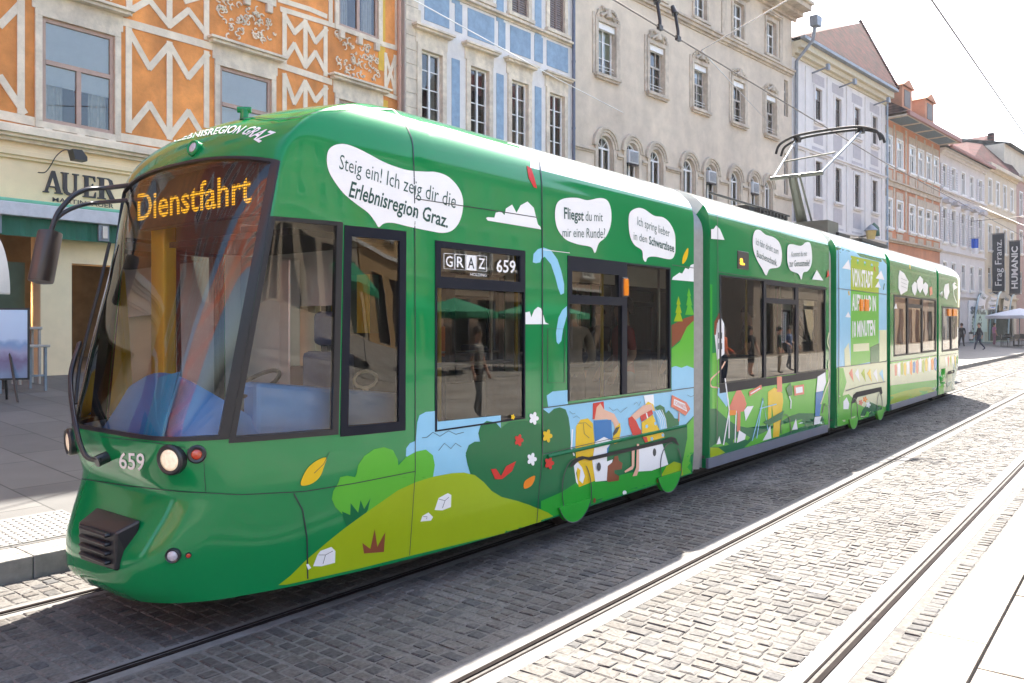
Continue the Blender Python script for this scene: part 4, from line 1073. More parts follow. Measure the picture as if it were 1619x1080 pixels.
disc(h2+nr2*.02, (nr2+Vector((-.3, -.1, 0))).normalized(), .062, M_lamp, "headlight", tram, .03, .35, M_blackm, .028)
h, n_ = front_hit(311, 718); disc(h+n_*.004, n_, .030, M_redlens, "turn_signal", tram, .02, .4, M_blackm, .022)
h2 = Vector((h.x, 2*TC-h.y, h.z)); disc(h2+Vector((n_.x, -n_.y, n_.z))*.004, Vector((n_.x, -n_.y, n_.z)), .030, M_redlens, "turn_signal", tram, .02, .4, M_blackm, .022)
h, n_ = front_hit(274, 878); nr = (n_*.75+FW*.25).normalized(); disc(h+nr*.006, nr, .030, M_clear, "fog_lamp", tram, .02, .4, M_blackm, .012)
h, n_ = front_hit(298, 878); disc(h+n_*.003, n_, .012, M_redlens, "reflector", tram, .008, .2, M_blackm, .005)
h, n_ = front_hit(310, 236); nr = (n_*.3+Vector((-1, -.15, .15))*.7).normalized(); disc(h+nr*.018, nr, .034, M_clear, "marker_lamp", tram, .02, .4, M_green, .02)
g = MB(); k = h+nr*.016; g.tube([k, k-nr*.1+Vector((.02, 0, 0))], [.046, .06], M_green, 20); g.build("marker_lamp_housing", tram, True, smooth=50)
h, n_ = front_hit(363, 187); g = MB(); g.tube([h-Vector((0, 0, .02)), h+Vector((0, 0, .055))], [.034, .028], M_green, 12); g.tube([h+Vector((-.035, .03, .055)), h+Vector((.03, -.03, .055))], .022, M_green, 8); g.build("roof_antenna", tram, True, smooth=40)
# black coupler cover
a0 = [(114, 836), (176, 849), (176, 902), (117, 880)]; fr = [ons(x, y, s) for (x, y), s in zip(a0, (1.93, 1.965, 1.985, 1.95))]
bk = [ons(x, y, s) for (x, y), s in zip([(150, 821), (208, 828), (193, 898), (119, 884)], (2.16, 2.17, 2.12, 2.1))]
yc = TC-.12; hw0, hw1 = .21, .25
ft = [( 2.17, yc+hw0, .625), (2.19, yc-hw0, .625), (2.195, yc-hw0+.01, .405), (2.175, yc+hw0-.01, .405)]
bt = [(2.30, yc+hw1, .69), (2.30, yc-hw1-.04, .69), (2.30, yc-hw1+.04, .395), (2.30, yc+hw1-.03, .395)]
g = MB(); g.add([Vector(p) for p in ft+bt], [(0,1,2,3),(7,6,5,4),(0,4,5,1),(1,5,6,2),(2,6,7,3),(3,7,4,0)], M_blackm)
for k in range(4):
    z = .435+k*.052; g.box(2.155, 2.2, yc-hw0+.05, yc+hw0-.03, z, z+.026, M_blackm)
g.build("coupler_cover", tram, True, bevel=.022)
# wiper
h, n_ = front_hit(170, 722)
pv = h+n_*.05
def off_hit(x, y, o):
    q_, m_ = front_hit(x, y); return q_+m_*o
g = MB(); g.tube([h-n_*.02, h+n_*.07], .035, M_blackm, 14); arm = [pv, off_hit(152, 712, .07), off_hit(140, 672, .08), off_hit(128, 600, .07), off_hit(122, 545, .06)]
g.tube(smooth_open([tuple(p) for p in arm]), .016, M_blackm, 8); arm2 = [p+Vector((-.01, -.035, .01)) for p in arm]; g.tube(smooth_open([tuple(p) for p in arm2]), .009, M_blackm, 8)
wp = g.build("wiper", tram, True, smooth=50)
g = MB(); bl = [off_hit(x, y, .03) for x, y in ((127, 640), (122, 585), (122, 545), (128, 500), (138, 455), (150, 415), (160, 385))]
g.tube(smooth_open([tuple(p) for p in bl]), .011, M_black, 6); g.build("wiper_blade", wp, True, smooth=50)
# ---- mirror on its two curved arms
DM = TC+.92
mp = [ond(x, y, DM) for x, y in ((200, 297), (170, 297), (140, 299), (118, 308), (103, 322), (92, 336), (85, 352), (80, 368))]
mp2 = [ond(x, y, DM) for x, y in ((192, 322), (160, 320), (135, 323), (113, 330), (97, 339), (87, 348))]
mp[0].y -= .35; mp2[0].y -= .35
g = MB(); g.tube(smooth_open([tuple(p) for p in mp], 4), .017, M_blackm, 10); g.tube(smooth_open([tuple(p) for p in mp2], 4), .015, M_blackm, 10); mo = g.build("mirror_arm", tram, True, smooth=60)
c0 = ond(80, 366, DM); c1 = ond(64, 447, DM); ax = (c1-c0); g = MB(); prof = []; n = 18
u = Vector((SN, -CS, 0)); w = ax.normalized().cross(u).normalized(); vs = []; fs = []
HWd = .062
for t, sc in ((0, .7), (.012, .95), (.05, 1), (.95, 1.03), (.985, .98), (1, .72)):
    for k in range(n):
        an = 2*math.pi*k/n; ca, sa = math.cos(an), math.sin(an)
        vs.append(c0+ax*t + u*(abs(ca)**.7*math.copysign(1, ca))*HWd*sc + w*(abs(sa)**.7*math.copysign(1, sa))*.085*sc)
for i in range(5):
    for k in range(n): fs.append((i*n+k, i*n+(k+1) % n, (i+1)*n+(k+1) % n, (i+1)*n+k))
fs += [tuple(range(n)), tuple(range(5*n, 6*n))]
g.add(vs, fs, pm("mirror_housing", (.055, .045, .042), .35, metal=.2, var=.1)); g.build("mirror", mo, True, smooth=50)
# ---- roof gear and pantograph
g = MB(); g.box(8.9, 12.2, TC-.35, TC+.45, 3.42, 3.46, M_zinc); g.box(10.9, 11.3, TC-.5, TC-.2, 3.42, 3.50, M_under)
for k in range(9): g.box(11.0+k*.13, 11.06+k*.13, TC-.62, TC-.55, 3.38, 3.47, M_under)
g.box(9.4, 12.2, TC-.62, TC-.59, 3.44, 3.47, M_under)
g.build("roof_equipment", tram, True, bevel=.01)
g = MB(); g.box(16.3, 18.2, TC-.55, TC+.5, 3.42, 3.49, M_under); g.box(15.0, 15.7, TC-.5, TC+.5, 3.42, 3.48, M_under); g.build("roof_equipment", tram, True, bevel=.01)
M_pan = pm("pantograph_paint", (.08, .085, .07), .5, metal=.3, var=.15); M_alu = pm("aluminium_tube", (.17, .20, .23), .4, metal=.5, var=.1)
pg = MB()
def pt(x, y, d=TC): return ond(x, y, d)
kn = pt(1259, 278); base = pt(1277, 355)
pg.tube([base+Vector((0, .09, 0)), kn+Vector((0, .07, 0))], [.10, .075], M_pan, 8); pg.tube([base+Vector((-.12, -.12, 0)), kn+Vector((-.08, -.08, 0))], .018, M_pan, 6)
pg.box(base.x-.3, base.x+.3, TC-.45, TC+.45, 3.43, base.z+.02, M_pan)
panto = pg.build("pantograph", tram, True, smooth=40)
g = MB(); e1 = kn+Vector((0, .42, 0)); e2 = kn+Vector((0, -.42, 0))
g.tube([e1+Vector((0, .04, 0)), e2-Vector((0, .04, 0))], .036, M_pan, 8)
hd = pt(1310, 212); HL, HR = hd+Vector((0, .62, -.02)), hd+Vector((0, -.62, -.02))
g.tube([e1, HL], .019, M_alu, 8); g.tube([e2, HR], .022, M_alu, 8); g.tube([e2+Vector((.1, .06, 0)), HR+Vector((.1, .1, -.02))], .014, M_alu, 8); g.tube([e1+(HL-e1)*.4, e2+(HR-e2)*.33+Vector((0, 0, .1))], .015, M_pan, 6)
g.build("pantograph_arm", panto, True, smooth=40)
for dx in (-.14, .14):
    g = MB(); cs = [hd+Vector((dx, .98, -.28)), hd+Vector((dx, .90, -.10)), hd+Vector((dx, .62, .015)), hd+Vector((dx, .3, .045)), hd+Vector((dx, 0, .05)), hd+Vector((dx, -.3, .045)), hd+Vector((dx, -.62, .015)), hd+Vector((dx, -.90, -.10)), hd+Vector((dx, -.98, -.28))]
    g.tube(smooth_open([tuple(p) for p in cs], 4), .026, M_under, 8); g.build("contact_strip", panto, True, smooth=60)
g = MB()
for yy in (.6, -.6): g.tube([hd+Vector((-.16, yy, .0)), hd+Vector((.16, yy, .0))], .03, M_under, 8); g.box(hd.x-.07, hd.x+.07, hd.y+yy-.05, hd.y+yy+.05, hd.z-.07, hd.z+.03, M_under)
g.build("head_carrier", panto, True, smooth=40)

# lower halves of the wheel discs that hang below the skirt
for car_, (x, y), r_, m in ((car1, (910, 776), .262, M_bright), (car1, (1059, 737), .262, M_bright), (car3, (1350, 652), .27, M_lgreen), (car3, (1392, 640), .27, M_lgreen)):
    c = ond(x, y, TC-HW-.008); n = 20; zt_ = .30; a0 = math.asin(max(-.95, min(.95, (zt_-c.z)/r_))); g = MB()
    pts = [(c.x+r_*math.cos(t), c.z+r_*math.sin(t)) for t in [math.pi-a0+(math.pi+2*a0)*k/n for k in range(n+1)]]
    g.prism(pts, lambda u, v, t: (u, t, v), TC-HW-.010, TC-HW+.03, m); g.tube([(u, TC-HW-.011, v) for u, v in pts], .004, M_line, 6); g.build("wheel_cover", car_, True)

p = ond(986, 440, TC-HW-.02); r_ = ond(993, 468, TC-HW-.02); g = MB(); g.box(p.x, r_.x, TC-HW-.035, TC-HW+.0, r_.z, p.z, M_lor); g.box(p.x-.01, r_.x+.01, TC-HW-.02, TC-HW+.01, r_.z-.012, p.z+.012, M_blackm); g.build("door_lamp", car1, True, bevel=.012)
# ------------------------------------------------------------ buildings
class Fac:
    """facade frame: x along the wall, -y towards the street, z up"""
    def __init__(s, o, ang):
        s.o = o; s.ang = ang; s.u = (math.cos(ang), math.sin(ang)); s.n = (-s.u[1], s.u[0])
    def px(s, x, y, off=0.0):
        r = ray(x, y); ux, uy = s.u; ox, oy = s.o[0]+s.n[0]*off, s.o[1]+s.n[1]*off
        det = -r.x*uy + ux*r.y; k = (-ox*uy + ux*oy)/det
        return (k*r.x-ox)*ux + (k*r.y-oy)*uy, EYE + r.z*k
    def pt(s, a): return (s.o[0]+a*s.u[0], s.o[1]+a*s.u[1])
F1 = Fac((0, 17), 0); F2 = Fac((16.39, 17), -math.atan(.063)); F3 = Fac(F2.pt(7.87), -math.atan(.1)); F4 = Fac(F3.pt(17.64), -math.atan(.1)); F5 = Fac(F4.pt(13.31), -math.atan(.1))
def building(name, label, F, rz=None):
    return empty(name, (F.o[0], F.o[1], 0), F.ang, label, "building")
PBASE = -.1
def wall_holes(g, x0, x1, z0, z1, holes, mat, rmat=None, dep=.22, y=0.0):
    rmat = rmat or mat
    xs = sorted({x0, x1} | {h[0] for h in holes} | {h[1] for h in holes}); zs = sorted({z0, z1} | {h[2] for h in holes} | {h[3] for h in holes})
    xs = [x for x in xs if x0 <= x <= x1]; zs = [z for z in zs if z0 <= z <= z1]
    for i in range(len(xs)-1):
        for j in range(len(zs)-1):
            cx, cz = (xs[i]+xs[i+1])/2, (zs[j]+zs[j+1])/2
            if any(h[0] < cx < h[1] and h[2] < cz < h[3] for h in holes): continue
            g.add([(xs[i], y, zs[j]), (xs[i+1], y, zs[j]), (xs[i+1], y, zs[j+1]), (xs[i], y, zs[j+1])], [(0, 1, 2, 3)], mat)
    for h in holes:
        a, b, c, d = h[:4]
        g.add([(a, y, c), (a, y, d), (a, y+dep, d), (a, y+dep, c)], [(0, 1, 2, 3)], rmat)
        g.add([(b, y, c), (b, y+dep, c), (b, y+dep, d), (b, y, d)], [(0, 1, 2, 3)], rmat)
        g.add([(a, y, c), (a, y+dep, c), (b, y+dep, c), (b, y, c)], [(0, 1, 2, 3)], rmat)
        g.add([(a, y, d), (b, y, d), (b, y+dep, d), (a, y+dep, d)], [(0, 1, 2, 3)], rmat)
        if len(h) > 4 and h[4]:             # round head: spandrels fill the corners
            r_ = (b-a)/2; cx = (a+b)/2; zc = d-r_; n = 10
            for sg in (-1, 1):
                vs = [(cx+sg*r_, y, d)] + [(cx+sg*r_*math.cos(t*math.pi/2/n), y, zc+r_*math.sin(t*math.pi/2/n)) for t in range(n+1)]
                vs2 = [(p[0], y+dep, p[2]) for p in vs[1:]]
                k = len(vs)
                g.add(vs+vs2, [(0, t, t+1) for t in range(1, n+1)] + [(t, t+1, k+t, k+t-1) for t in range(1, n+1)], mat)
GL_W = glass("window_glass", (.86, .90, .92), 1, 1.9, 0, .02)
M_blind = pm("white_blind", (.88, .90, .92), .7, var=.04)
M_curt = pm("curtain", (.60, .58, .53), .9, var=.12, scale=9)
M_room = pm("unlit_room_sheet", (.045, .04, .035), .9, var=.5, scale=1.3)  # dark backing colour stands in for the shade of unlit rooms
WIN = {}
def win(parent, xa, xb, za, zb, y=.12, fm=None, cols=2, trans=.0, bars=0, upcols=1, blind=0.0, bm_=None, arch=False, curtain=False, fw=.06, label=None, open_leaf=False):
    w, h = round(xb-xa, 2), round(zb-za, 2); fm = fm or M_white
    key = (w, h, fm.name, cols, trans, bars, upcols, blind, arch, curtain, bm_.name if bm_ else "", open_leaf)
    if key in WIN:
        src = WIN[key]; o = src.copy(); COL.objects.link(o); o.parent = parent
        for ch in [c for c in bpy.data.objects if c.parent == src]:
            d = ch.copy(); COL.objects.link(d); d.parent = o
    else:
        g = MB(); r_ = w/2
        tz = h*(1-trans) if trans else h
        def bar(x0, x1, z0, z1, y0=-.03, y1=.03): g.box(x0, x1, y0, y1, z0, z1, fm)
        side_h = h-r_ if arch else h
        bar(0, fw, 0, side_h); bar(w-fw, w, 0, side_h); bar(fw, w-fw, 0, fw)
        if arch:
            n = 14
            for k in range(n):
                t0, t1 = math.pi*k/n, math.pi*(k+1)/n
                def P(rr, t, yy): return (r_-rr*math.cos(t), yy, side_h+rr*math.sin(t))
                g.add([P(r_, t0, -.03), P(r_, t1, -.03), P(r_-fw, t1, -.03), P(r_-fw, t0, -.03), P(r_, t0, .03), P(r_, t1, .03), P(r_-fw, t1, .03), P(r_-fw, t0, .03)], [(0,1,2,3),(7,6,5,4),(3,2,6,7)], fm)
            bar(fw, w-fw, side_h-fw*.5, side_h+fw*.5, -.035, .035)
            for an in (45, 90, 135):
                t = R(an); g.tube([(r_, 0, side_h), (r_-(r_-fw)*math.cos(t), 0, side_h+(r_-fw)*math.sin(t))], .016, fm, 6)
            tz = side_h
        else:
            bar(fw, w-fw, h-fw, h)
            if trans: bar(fw, w-fw, tz-fw*.6, tz+fw*.6, -.04, .035)
        for c in range(1, cols):
            x = w*c/cols; bar(x-fw*.6, x+fw*.6, fw, tz-(fw*.6 if trans or arch else fw), -.036, .033)
        if trans:
            for c in range(1, upcols): x = w*c/upcols; bar(x-fw*.4, x+fw*.4, tz+fw*.6, h-fw, -.025, .03)
        for k in range(1, bars+1):
            z = fw+(tz-fw)*k/(bars+1); bar(fw, w-fw, z-.014, z+.014, -.022, .02)
            if bars > 1 and cols == 2:
                pass
        o = g.build("window", parent)
        g = MB(); ins = fw*.8
        if arch:
            pts = [(ins, .005, ins), (w-ins, .005, ins)] + [(r_+(r_-ins)*math.cos(t*math.pi/12), .005, side_h+(r_-ins)*math.sin(t*math.pi/12)) for t in range(13)]
            g.add(pts, [tuple(range(len(pts)))], GL_W)
        else: g.quad((ins, .005, ins), (w-ins, .005, ins), (w-ins, .005, h-ins), (ins, .005, h-ins), GL_W)
        g.build("pane", o, recalc=False)
        if blind:
            g = MB(); zz = h*(1-blind); g.box(fw*.9, w-fw*.9, .022, .03, zz, h-fw*.9, bm_ or M_blind); g.box(fw, w-fw, .018, .034, zz-.02, zz+.01, bm_ or M_blind); g.build("roller_blind", o)
        if curtain:
            g = MB(); cw = w*.27
            for x0 in (fw, w-fw-cw):
                n = 14; vs = []
                for k in range(n+1):
                    x = x0+cw*k/n; yy = .12+.025*math.sin(k*1.9)
                    vs += [(x, yy, fw), (x, yy, h-fw)]
                g.add(vs, [(2*k, 2*k+2, 2*k+3, 2*k+1) for k in range(n)], M_curt)
            g.build("curtain", o, smooth=True)
        WIN[key] = o
    o.location = (xa, y, za); return o
def surround(g, xa, xb, za, zb, t, mat, pr=.06, sill=True, top=0.0, y=0.0):
    """moulded frame round an opening"""
    g.box(xa-t, xa, y-pr, y, za, zb, mat); g.box(xb, xb+t, y-pr, y, za, zb, mat); g.box(xa-t, xb+t, y-pr, y, zb, zb+t, mat)
    if sill: g.box(xa-t-.06, xb+t+.06, y-pr-.1, y, za-.12, za, mat); g.box(xa-t, xb+t, y-pr-.04, y, za-.2, za-.12, mat)
    else: g.box(xa-t, xb+t, y-pr, y, za-t, za, mat)
    if top:
        g.box(xa-t-.05, xb+t+.05, y-pr*.6, y, zb+t, zb+t+top, mat)
        g.box(xa-t-.14, xb+t+.14, y-pr-.14, y, zb+t+top, zb+t+top+.07, mat); g.box(xa-t-.2, xb+t+.2, y-pr-.2, y, zb+t+top+.07, zb+t+top+.13, mat)
def trim(parent, *a, **k):
    g = MB(); surround(g, *a, **k); return g.build("window_surround", parent)
def band(g, x0, x1, z, steps, mat, y=0.0):
    """string course / cornice: steps = [(height, projection), ...] from z upwards"""
    for h, p in steps: g.box(x0, x1, y-p, y, z, z+h, mat); z += h
def shell(g, L, z0, z1, dep, mat, backing=.45):
    """sides, back and a dark sheet painted as unlit rooms behind the windows"""
    g.add([(0, 0, z0), (0, dep, z0), (0, dep, z1), (0, 0, z1)], [(0, 1, 2, 3)], mat); g.add([(L, 0, z0), (L, 0, z1), (L, dep, z1), (L, dep, z0)], [(0, 1, 2, 3)], mat)
    g.add([(0, dep, z0), (L, dep, z0), (L, dep, z1), (0, dep, z1)], [(0, 1, 2, 3)], mat); g.add([(0, 0, z1), (L, 0, z1), (L, dep, z1), (0, dep, z1)], [(3, 2, 1, 0)], mat)
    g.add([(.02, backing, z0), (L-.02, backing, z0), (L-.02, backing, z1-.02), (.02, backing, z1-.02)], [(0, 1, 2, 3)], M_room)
def tile_mat(name, c0, c1, sc=1.0):
    m = bpy.data.materials.new(name); m.use_nodes = True; n = m.node_tree.nodes; l = m.node_tree.links; b = n["Principled BSDF"]
    tc = n.new("ShaderNodeTexCoord"); br = n.new("ShaderNodeTexBrick"); br.inputs["Scale"].default_value = sc; br.inputs["Brick Width"].default_value = .28; br.inputs["Row Height"].default_value = .17
    br.inputs["Mortar Size"].default_value = .022; br.inputs["Color1"].default_value = c0+(1,); br.inputs["Color2"].default_value = c1+(1,); br.inputs["Mortar"].default_value = tuple(c*.35 for c in c0)+(1,)
    mp = n.new("ShaderNodeMapping"); mp.inputs["Rotation"].default_value = (R(90), 0, 0); l.new(tc.outputs["Object"], mp.inputs[0]); l.new(mp.outputs[0], br.inputs[0])
    no = n.new("ShaderNodeTexNoise"); no.inputs["Scale"].default_value = 1.7; no.inputs["Detail"].default_value = 7; l.new(tc.outputs["Object"], no.inputs[0])
    ra = n.new("ShaderNodeValToRGB"); ra.color_ramp.elements[0].color = (.35, .35, .42, 1); ra.color_ramp.elements[1].color = (1.5, 1.4, 1.3, 1); ra.color_ramp.elements[0].position = .35; ra.color_ramp.elements[1].position = .65; l.new(no.outputs[0], ra.inputs[0])
    mx = n.new("ShaderNodeMix"); mx.data_type = 'RGBA'; mx.blend_type = 'MULTIPLY'; mx.inputs[0].default_value = 1; l.new(br.outputs[0], mx.inputs[6]); l.new(ra.outputs[0], mx.inputs[7]); l.new(mx.outputs[2], b.inputs["Base Color"])
    b.inputs["Roughness"].default_value = .9; b.inputs["Specular IOR Level"].default_value = .08
    bp = n.new("ShaderNodeBump"); bp.inputs["Strength"].default_value = .5; bp.inputs["Distance"].default_value = .03; l.new(br.outputs["Fac"], bp.inputs["Height"]); bp.invert = True; l.new(bp.outputs[0], b.inputs["Normal"])
    return m
M_tile = tile_mat("roof_tiles_red", (.05, .009, .012), (.085, .015, .019)); M_tile2 = tile_mat("roof_tiles_weathered", (.10, .055, .05), (.20, .14, .12)); M_tileg = tile_mat("roof_tiles_grey", (.055, .065, .065), (.085, .09, .085))
def plain_roof(parent, L, z, dep, h, mat, over=.6, x0=0.0, name="roof"):
    g = MB(); ym = dep/2
    g.add([(x0-.02, -over, z), (L+.02, -over, z), (L+.02, ym, z+h), (x0-.02, ym, z+h), (x0-.02, dep+.3, z), (L+.02, dep+.3, z)], [(0, 1, 2, 3), (3, 2, 5, 4), (1, 5, 2), (0, 3, 4), (0, 4, 5, 1)], mat)
    return g.build(name, parent)
def downpipe(parent, x, z0, z1, mat, y=-.12, r=.06):
    g = MB(); g.tube([(x, y, z0), (x, y, z1)], r, mat, 10)
    z = z0+1.2
    while z < z1: g.tube([(x, y, z-.03), (x, y, z+.03)], r*1.25, mat, 10); z += 2.4
    return g.build("downpipe", parent, smooth=40)

# ---- orange house with cream sgraffito
M_orange = pm("orange_plaster", (.80, .315, .085), .9, var=.22, scale=2.4, bump=.35, stain=.36)
M_creamp = pm("cream_plaster", (.78, .67, .51), .9, var=.12, scale=5, bump=.2, stain=.15)
M_stonec = pm("stone_trim_cream", (.71, .62, .48), .9, var=.18, scale=5, bump=.25, stain=.25)
M_brownf = pm("window_wood_brown", (.42, .29, .23), .6, var=.1)
M_shopw = pm("shop_wall_cream", (.86, .68, .42), .85, var=.06, scale=3, stain=.08)
M_yel = pm("yellow_plaster", (.68, .42, .06), .9, var=.15, scale=3)
b1 = building("orange_townhouse", "orange plastered townhouse with cream zigzag bands above the bakery shop", F1)
X0, X1 = -4.0, 16.17
cols1 = [-.35, 3.5, 7.34, 11.16, 14.65]; W1h = .70
holes = []
for r_ in range(5):
    z = 5.78+r_*4.0
    for c in cols1: holes.append((c-W1h, c+W1h, z, z+2.05))
g = MB(); wall_holes(g, X0, X1, 5.32, 25.0, holes, M_orange, M_stonec, .16)
wall_holes(g, X0, X1, PBASE, 5.32, [(-3.2, 2.2, .5, 4.0), (3.0, 6.62, .5, 4.15), (7.2, 8.7, .5, 3.05), (10.2, 13.6, .5, 3.9), (14.2, 15.6, .5, 3.6)], M_shopw, M_shopw, .45)
shell_g = g
g.add([(X0, 0, PBASE), (X0, 12, PBASE), (X0, 12, 25), (X0, 0, 25)], [(0,1,2,3)], M_orange); g.add([(X1, 0, PBASE), (X1, 0, 25), (X1, 12, 25), (X1, 12, PBASE)], [(0,1,2,3)], M_orange)
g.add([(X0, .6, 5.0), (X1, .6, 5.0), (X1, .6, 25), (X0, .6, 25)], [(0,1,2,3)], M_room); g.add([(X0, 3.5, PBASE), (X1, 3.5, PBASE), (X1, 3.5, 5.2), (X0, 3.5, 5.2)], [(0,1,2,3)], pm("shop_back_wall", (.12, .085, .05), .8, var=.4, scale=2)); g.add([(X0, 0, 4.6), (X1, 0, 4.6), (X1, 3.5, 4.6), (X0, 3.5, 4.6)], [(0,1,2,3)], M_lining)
g.add([(X0, 0, 25), (X1, 0, 25), (X1, 12, 25), (X0, 12, 25)], [(0,1,2,3)], M_orange); g.add([(X0, 12, PBASE), (X1, 12, PBASE), (X1, 12, 25), (X0, 12, 25)], [(0,1,2,3)], M_orange)
g.build("wall", b1)
plain_roof(b1, X1, 25, 12, 5, M_tile, .5, X0)
g = MB(); band(g, X0, X1, 5.30, [(.07, .10), (.06, .2), (.14, .27), (.05, .14)], M_creamp); band(g, X0, X1, 4.98, [(.06, .06), (.1, .10), (.06, .05)], M_shopw)
for r_ in range(5):
    z = 5.78+r_*4.0
    for c in cols1:
        g0 = g; g = MB(); surround(g, c-W1h, c+W1h, z, z+2.05, .13, M_stonec, .05, sill=False, top=.34)
        for dx in (-.62, 0, .62): g.box(c+dx-.08, c+dx+.08, -.1, 0, z-.34, z-.13, M_stonec)
        g.build("window_surround", b1, bevel=.008); g = g0
g.build("stone_trim", b1, bevel=.008)
for r_ in range(5):
    for c in cols1: win(b1, c-W1h+.005, c+W1h-.005, 5.785+r_*4, 7.825+r_*4, .04, M_brownf, 2, .42, 0, 1, .62 if (r_ == 0) else .3, M_blind, curtain=True, fw=.075)
# cream bands
g = MB()
def strip(pts, w=.13, pr=.022, mat=M_creamp, F=F1):
    P = [Vector(F.px(*p)) for p in pts]
    for a, b in zip(P, P[1:]):
        d = (b-a).normalized(); n_ = Vector((-d.y, d.x))*w/2; e = d*w*.28
        q = [a-e+n_, b+e+n_, b+e-n_, a-e-n_]
        k = pr+random.uniform(0, .004)
        g.add([(p.x, -k, p.y) for p in q]+[(p.x, 0, p.y) for p in q], [(0,1,2,3),(0,4,5,1),(1,5,6,2),(2,6,7,3),(3,7,4,0)], mat)
def zz(*pts, w=.13): strip([(x/2.7, y/2.7) for x, y in pts], w)
g = MB(); zz((548,125),(548,560)); zz((880,225),(880,540)); zz((722,185),(722,590)); zz((548,130),(637,290),(722,190),(803,330),(885,232)); zz((548,555),(637,445),(722,585),(803,478),(870,590)); g.build("plaster_band", b1)
g = MB(); zz((520,92),(905,200),w=.17); zz((510,585),(720,620),w=.17); zz((88,0),(88,480)); zz((0,108),(85,20)); zz((0,330),(100,480)); zz((0,490),(145,520),w=.17); g.build("plaster_band", b1)
g = MB(); zz((558,45),(635,0),(722,110),(803,45),(890,160)); zz((550,0),(550,60)); zz((722,-40),(722,105)); zz((880,0),(880,165)); zz((790,5),(840,-10)); g.build("plaster_band", b1)
q2_ = lambda *p, w=.125: strip([(400+x/2.7, y/2.7) for x, y in p], w)
g = MB(); q2_((133,60),(133,265)); q2_((308,120),(308,320)); q2_((222,90),(222,280)); q2_((133,65),(175,140),(222,95),(265,180),(312,125)); q2_((133,255),(175,190),(222,285),(265,225),(312,315)); g.build("plaster_band", b1)
g = MB(); q2_((120,40),(345,110)); q2_((100,275),(330,350),w=.16); q2_((133,320),(133,480)); q2_((308,370),(308,470)); q2_((133,320),(175,440),(222,350),(265,430),(312,375)); q2_((222,360),(222,480)); g.build("plaster_band", b1)
g = MB(); q2_((110,0),(240,40),(310,70)); q2_((330,-30),(330,90)); q2_((565,230),(565,380),w=.1); q2_((605,240),(605,400),w=.1); q2_((565,235),(585,310),(605,245),w=.1); q2_((565,375),(585,310),(605,395),w=.1); q2_((540,185),(625,210),w=.14); q2_((545,-10),(545,180),w=.12); q2_((612,-10),(612,205),w=.12); q2_((560,400),(615,420),w=.12); g.build("plaster_band", b1)

g = MB(); a = F1.px(600, 0); g.box(15.36, 15.62, -.012, 0, 8.95, 12.5, M_yel); g.box(15.25, 15.72, -.012, 0, 7.2, 8.15, M_yel); g.build("yellow_fields", b1)
# raised scrollwork over the windows
g = MB(); rnd = random.Random(3)
def scroll(cx, cz, w, h):
    for k in range(int(w*h*42)):
        x = cx+rnd.uniform(-w/2, w/2); z = cz+rnd.uniform(-h/2, h/2); r_ = rnd.uniform(.035, .10); a0 = rnd.uniform(0, 6.28); n = 7
        turn = rnd.choice((-1, 1))*rnd.uniform(.5, .75)
        pts = []; xx, zz_ = x, z; an = a0
        for i in range(n): pts.append((xx, -.02, zz_)); xx += r_*.55*math.cos(an); zz_ += r_*.55*math.sin(an); an += turn
        g.tube(pts, [.026*(1-i/n*.6) for i in range(n)], M_creamp, 5)
        if k % 3 == 0:
            g.tube([(x-.03, -.03, z), (x+.03, -.03, z+.03)], [.045, .03], M_stonec, 6)
for r_ in range(2):
    for c in cols1: g = MB(); scroll(c, 9.02+r_*4, 1.55, .95); g.build("scroll_relief", b1, smooth=50)
downpipe(b1, 16.05, .8, 25, pm("copper_pipe", (.42, .24, .16), .5, var=.1))
# shop front
g = MB()
SER = {
 "A": [[(.0,0),(.30,0),(.30,.05),(.23,.06),(.29,.25),(.62,.25),(.69,.06),(.60,.05),(.60,0),(1.0,0),(1.0,.05),(.92,.07),(.60,1.0),(.44,1.0),(.09,.07),(.0,.05)]],
 "U": [[(.0,1),(.42,1),(.42,.95),(.33,.93),(.33,.28),(.38,.14),(.52,.09),(.66,.13),(.74,.28),(.74,.93),(.64,.95),(.64,1),(1,1),(1,.95),(.88,.93),(.88,.28),(.80,.08),(.62,-.02),(.42,-.02),(.20,.06),(.10,.26),(.10,.93),(.0,.95)]],
 "E": [[(.0,0),(.95,0),(1,.28),(.94,.28),(.82,.07),(.42,.06),(.42,.48),(.66,.48),(.72,.36),(.77,.36),(.77,.66),(.72,.66),(.66,.54),(.42,.54),(.42,.94),(.78,.93),(.88,.75),(.93,.75),(.9,1),(.0,1),(.0,.95),(.12,.93),(.12,.07),(.0,.05)]],
 "R": [[(.0,0),(.46,0),(.46,.05),(.36,.07),(.36,.44),(.48,.44),(.72,.0),(1.03,.0),(1.03,.05),(.95,.07),(.70,.47),(.84,.56),(.88,.74),(.80,.92),(.60,1),(.0,1),(.0,.95),(.12,.93),(.12,.07),(.0,.05)]]}
M_sign = pm("sign_letters_dark", (.03, .028, .032), .4, var=.05)
zt = lambda x, y: F1.px(x/4.909, 200+y/4.909)
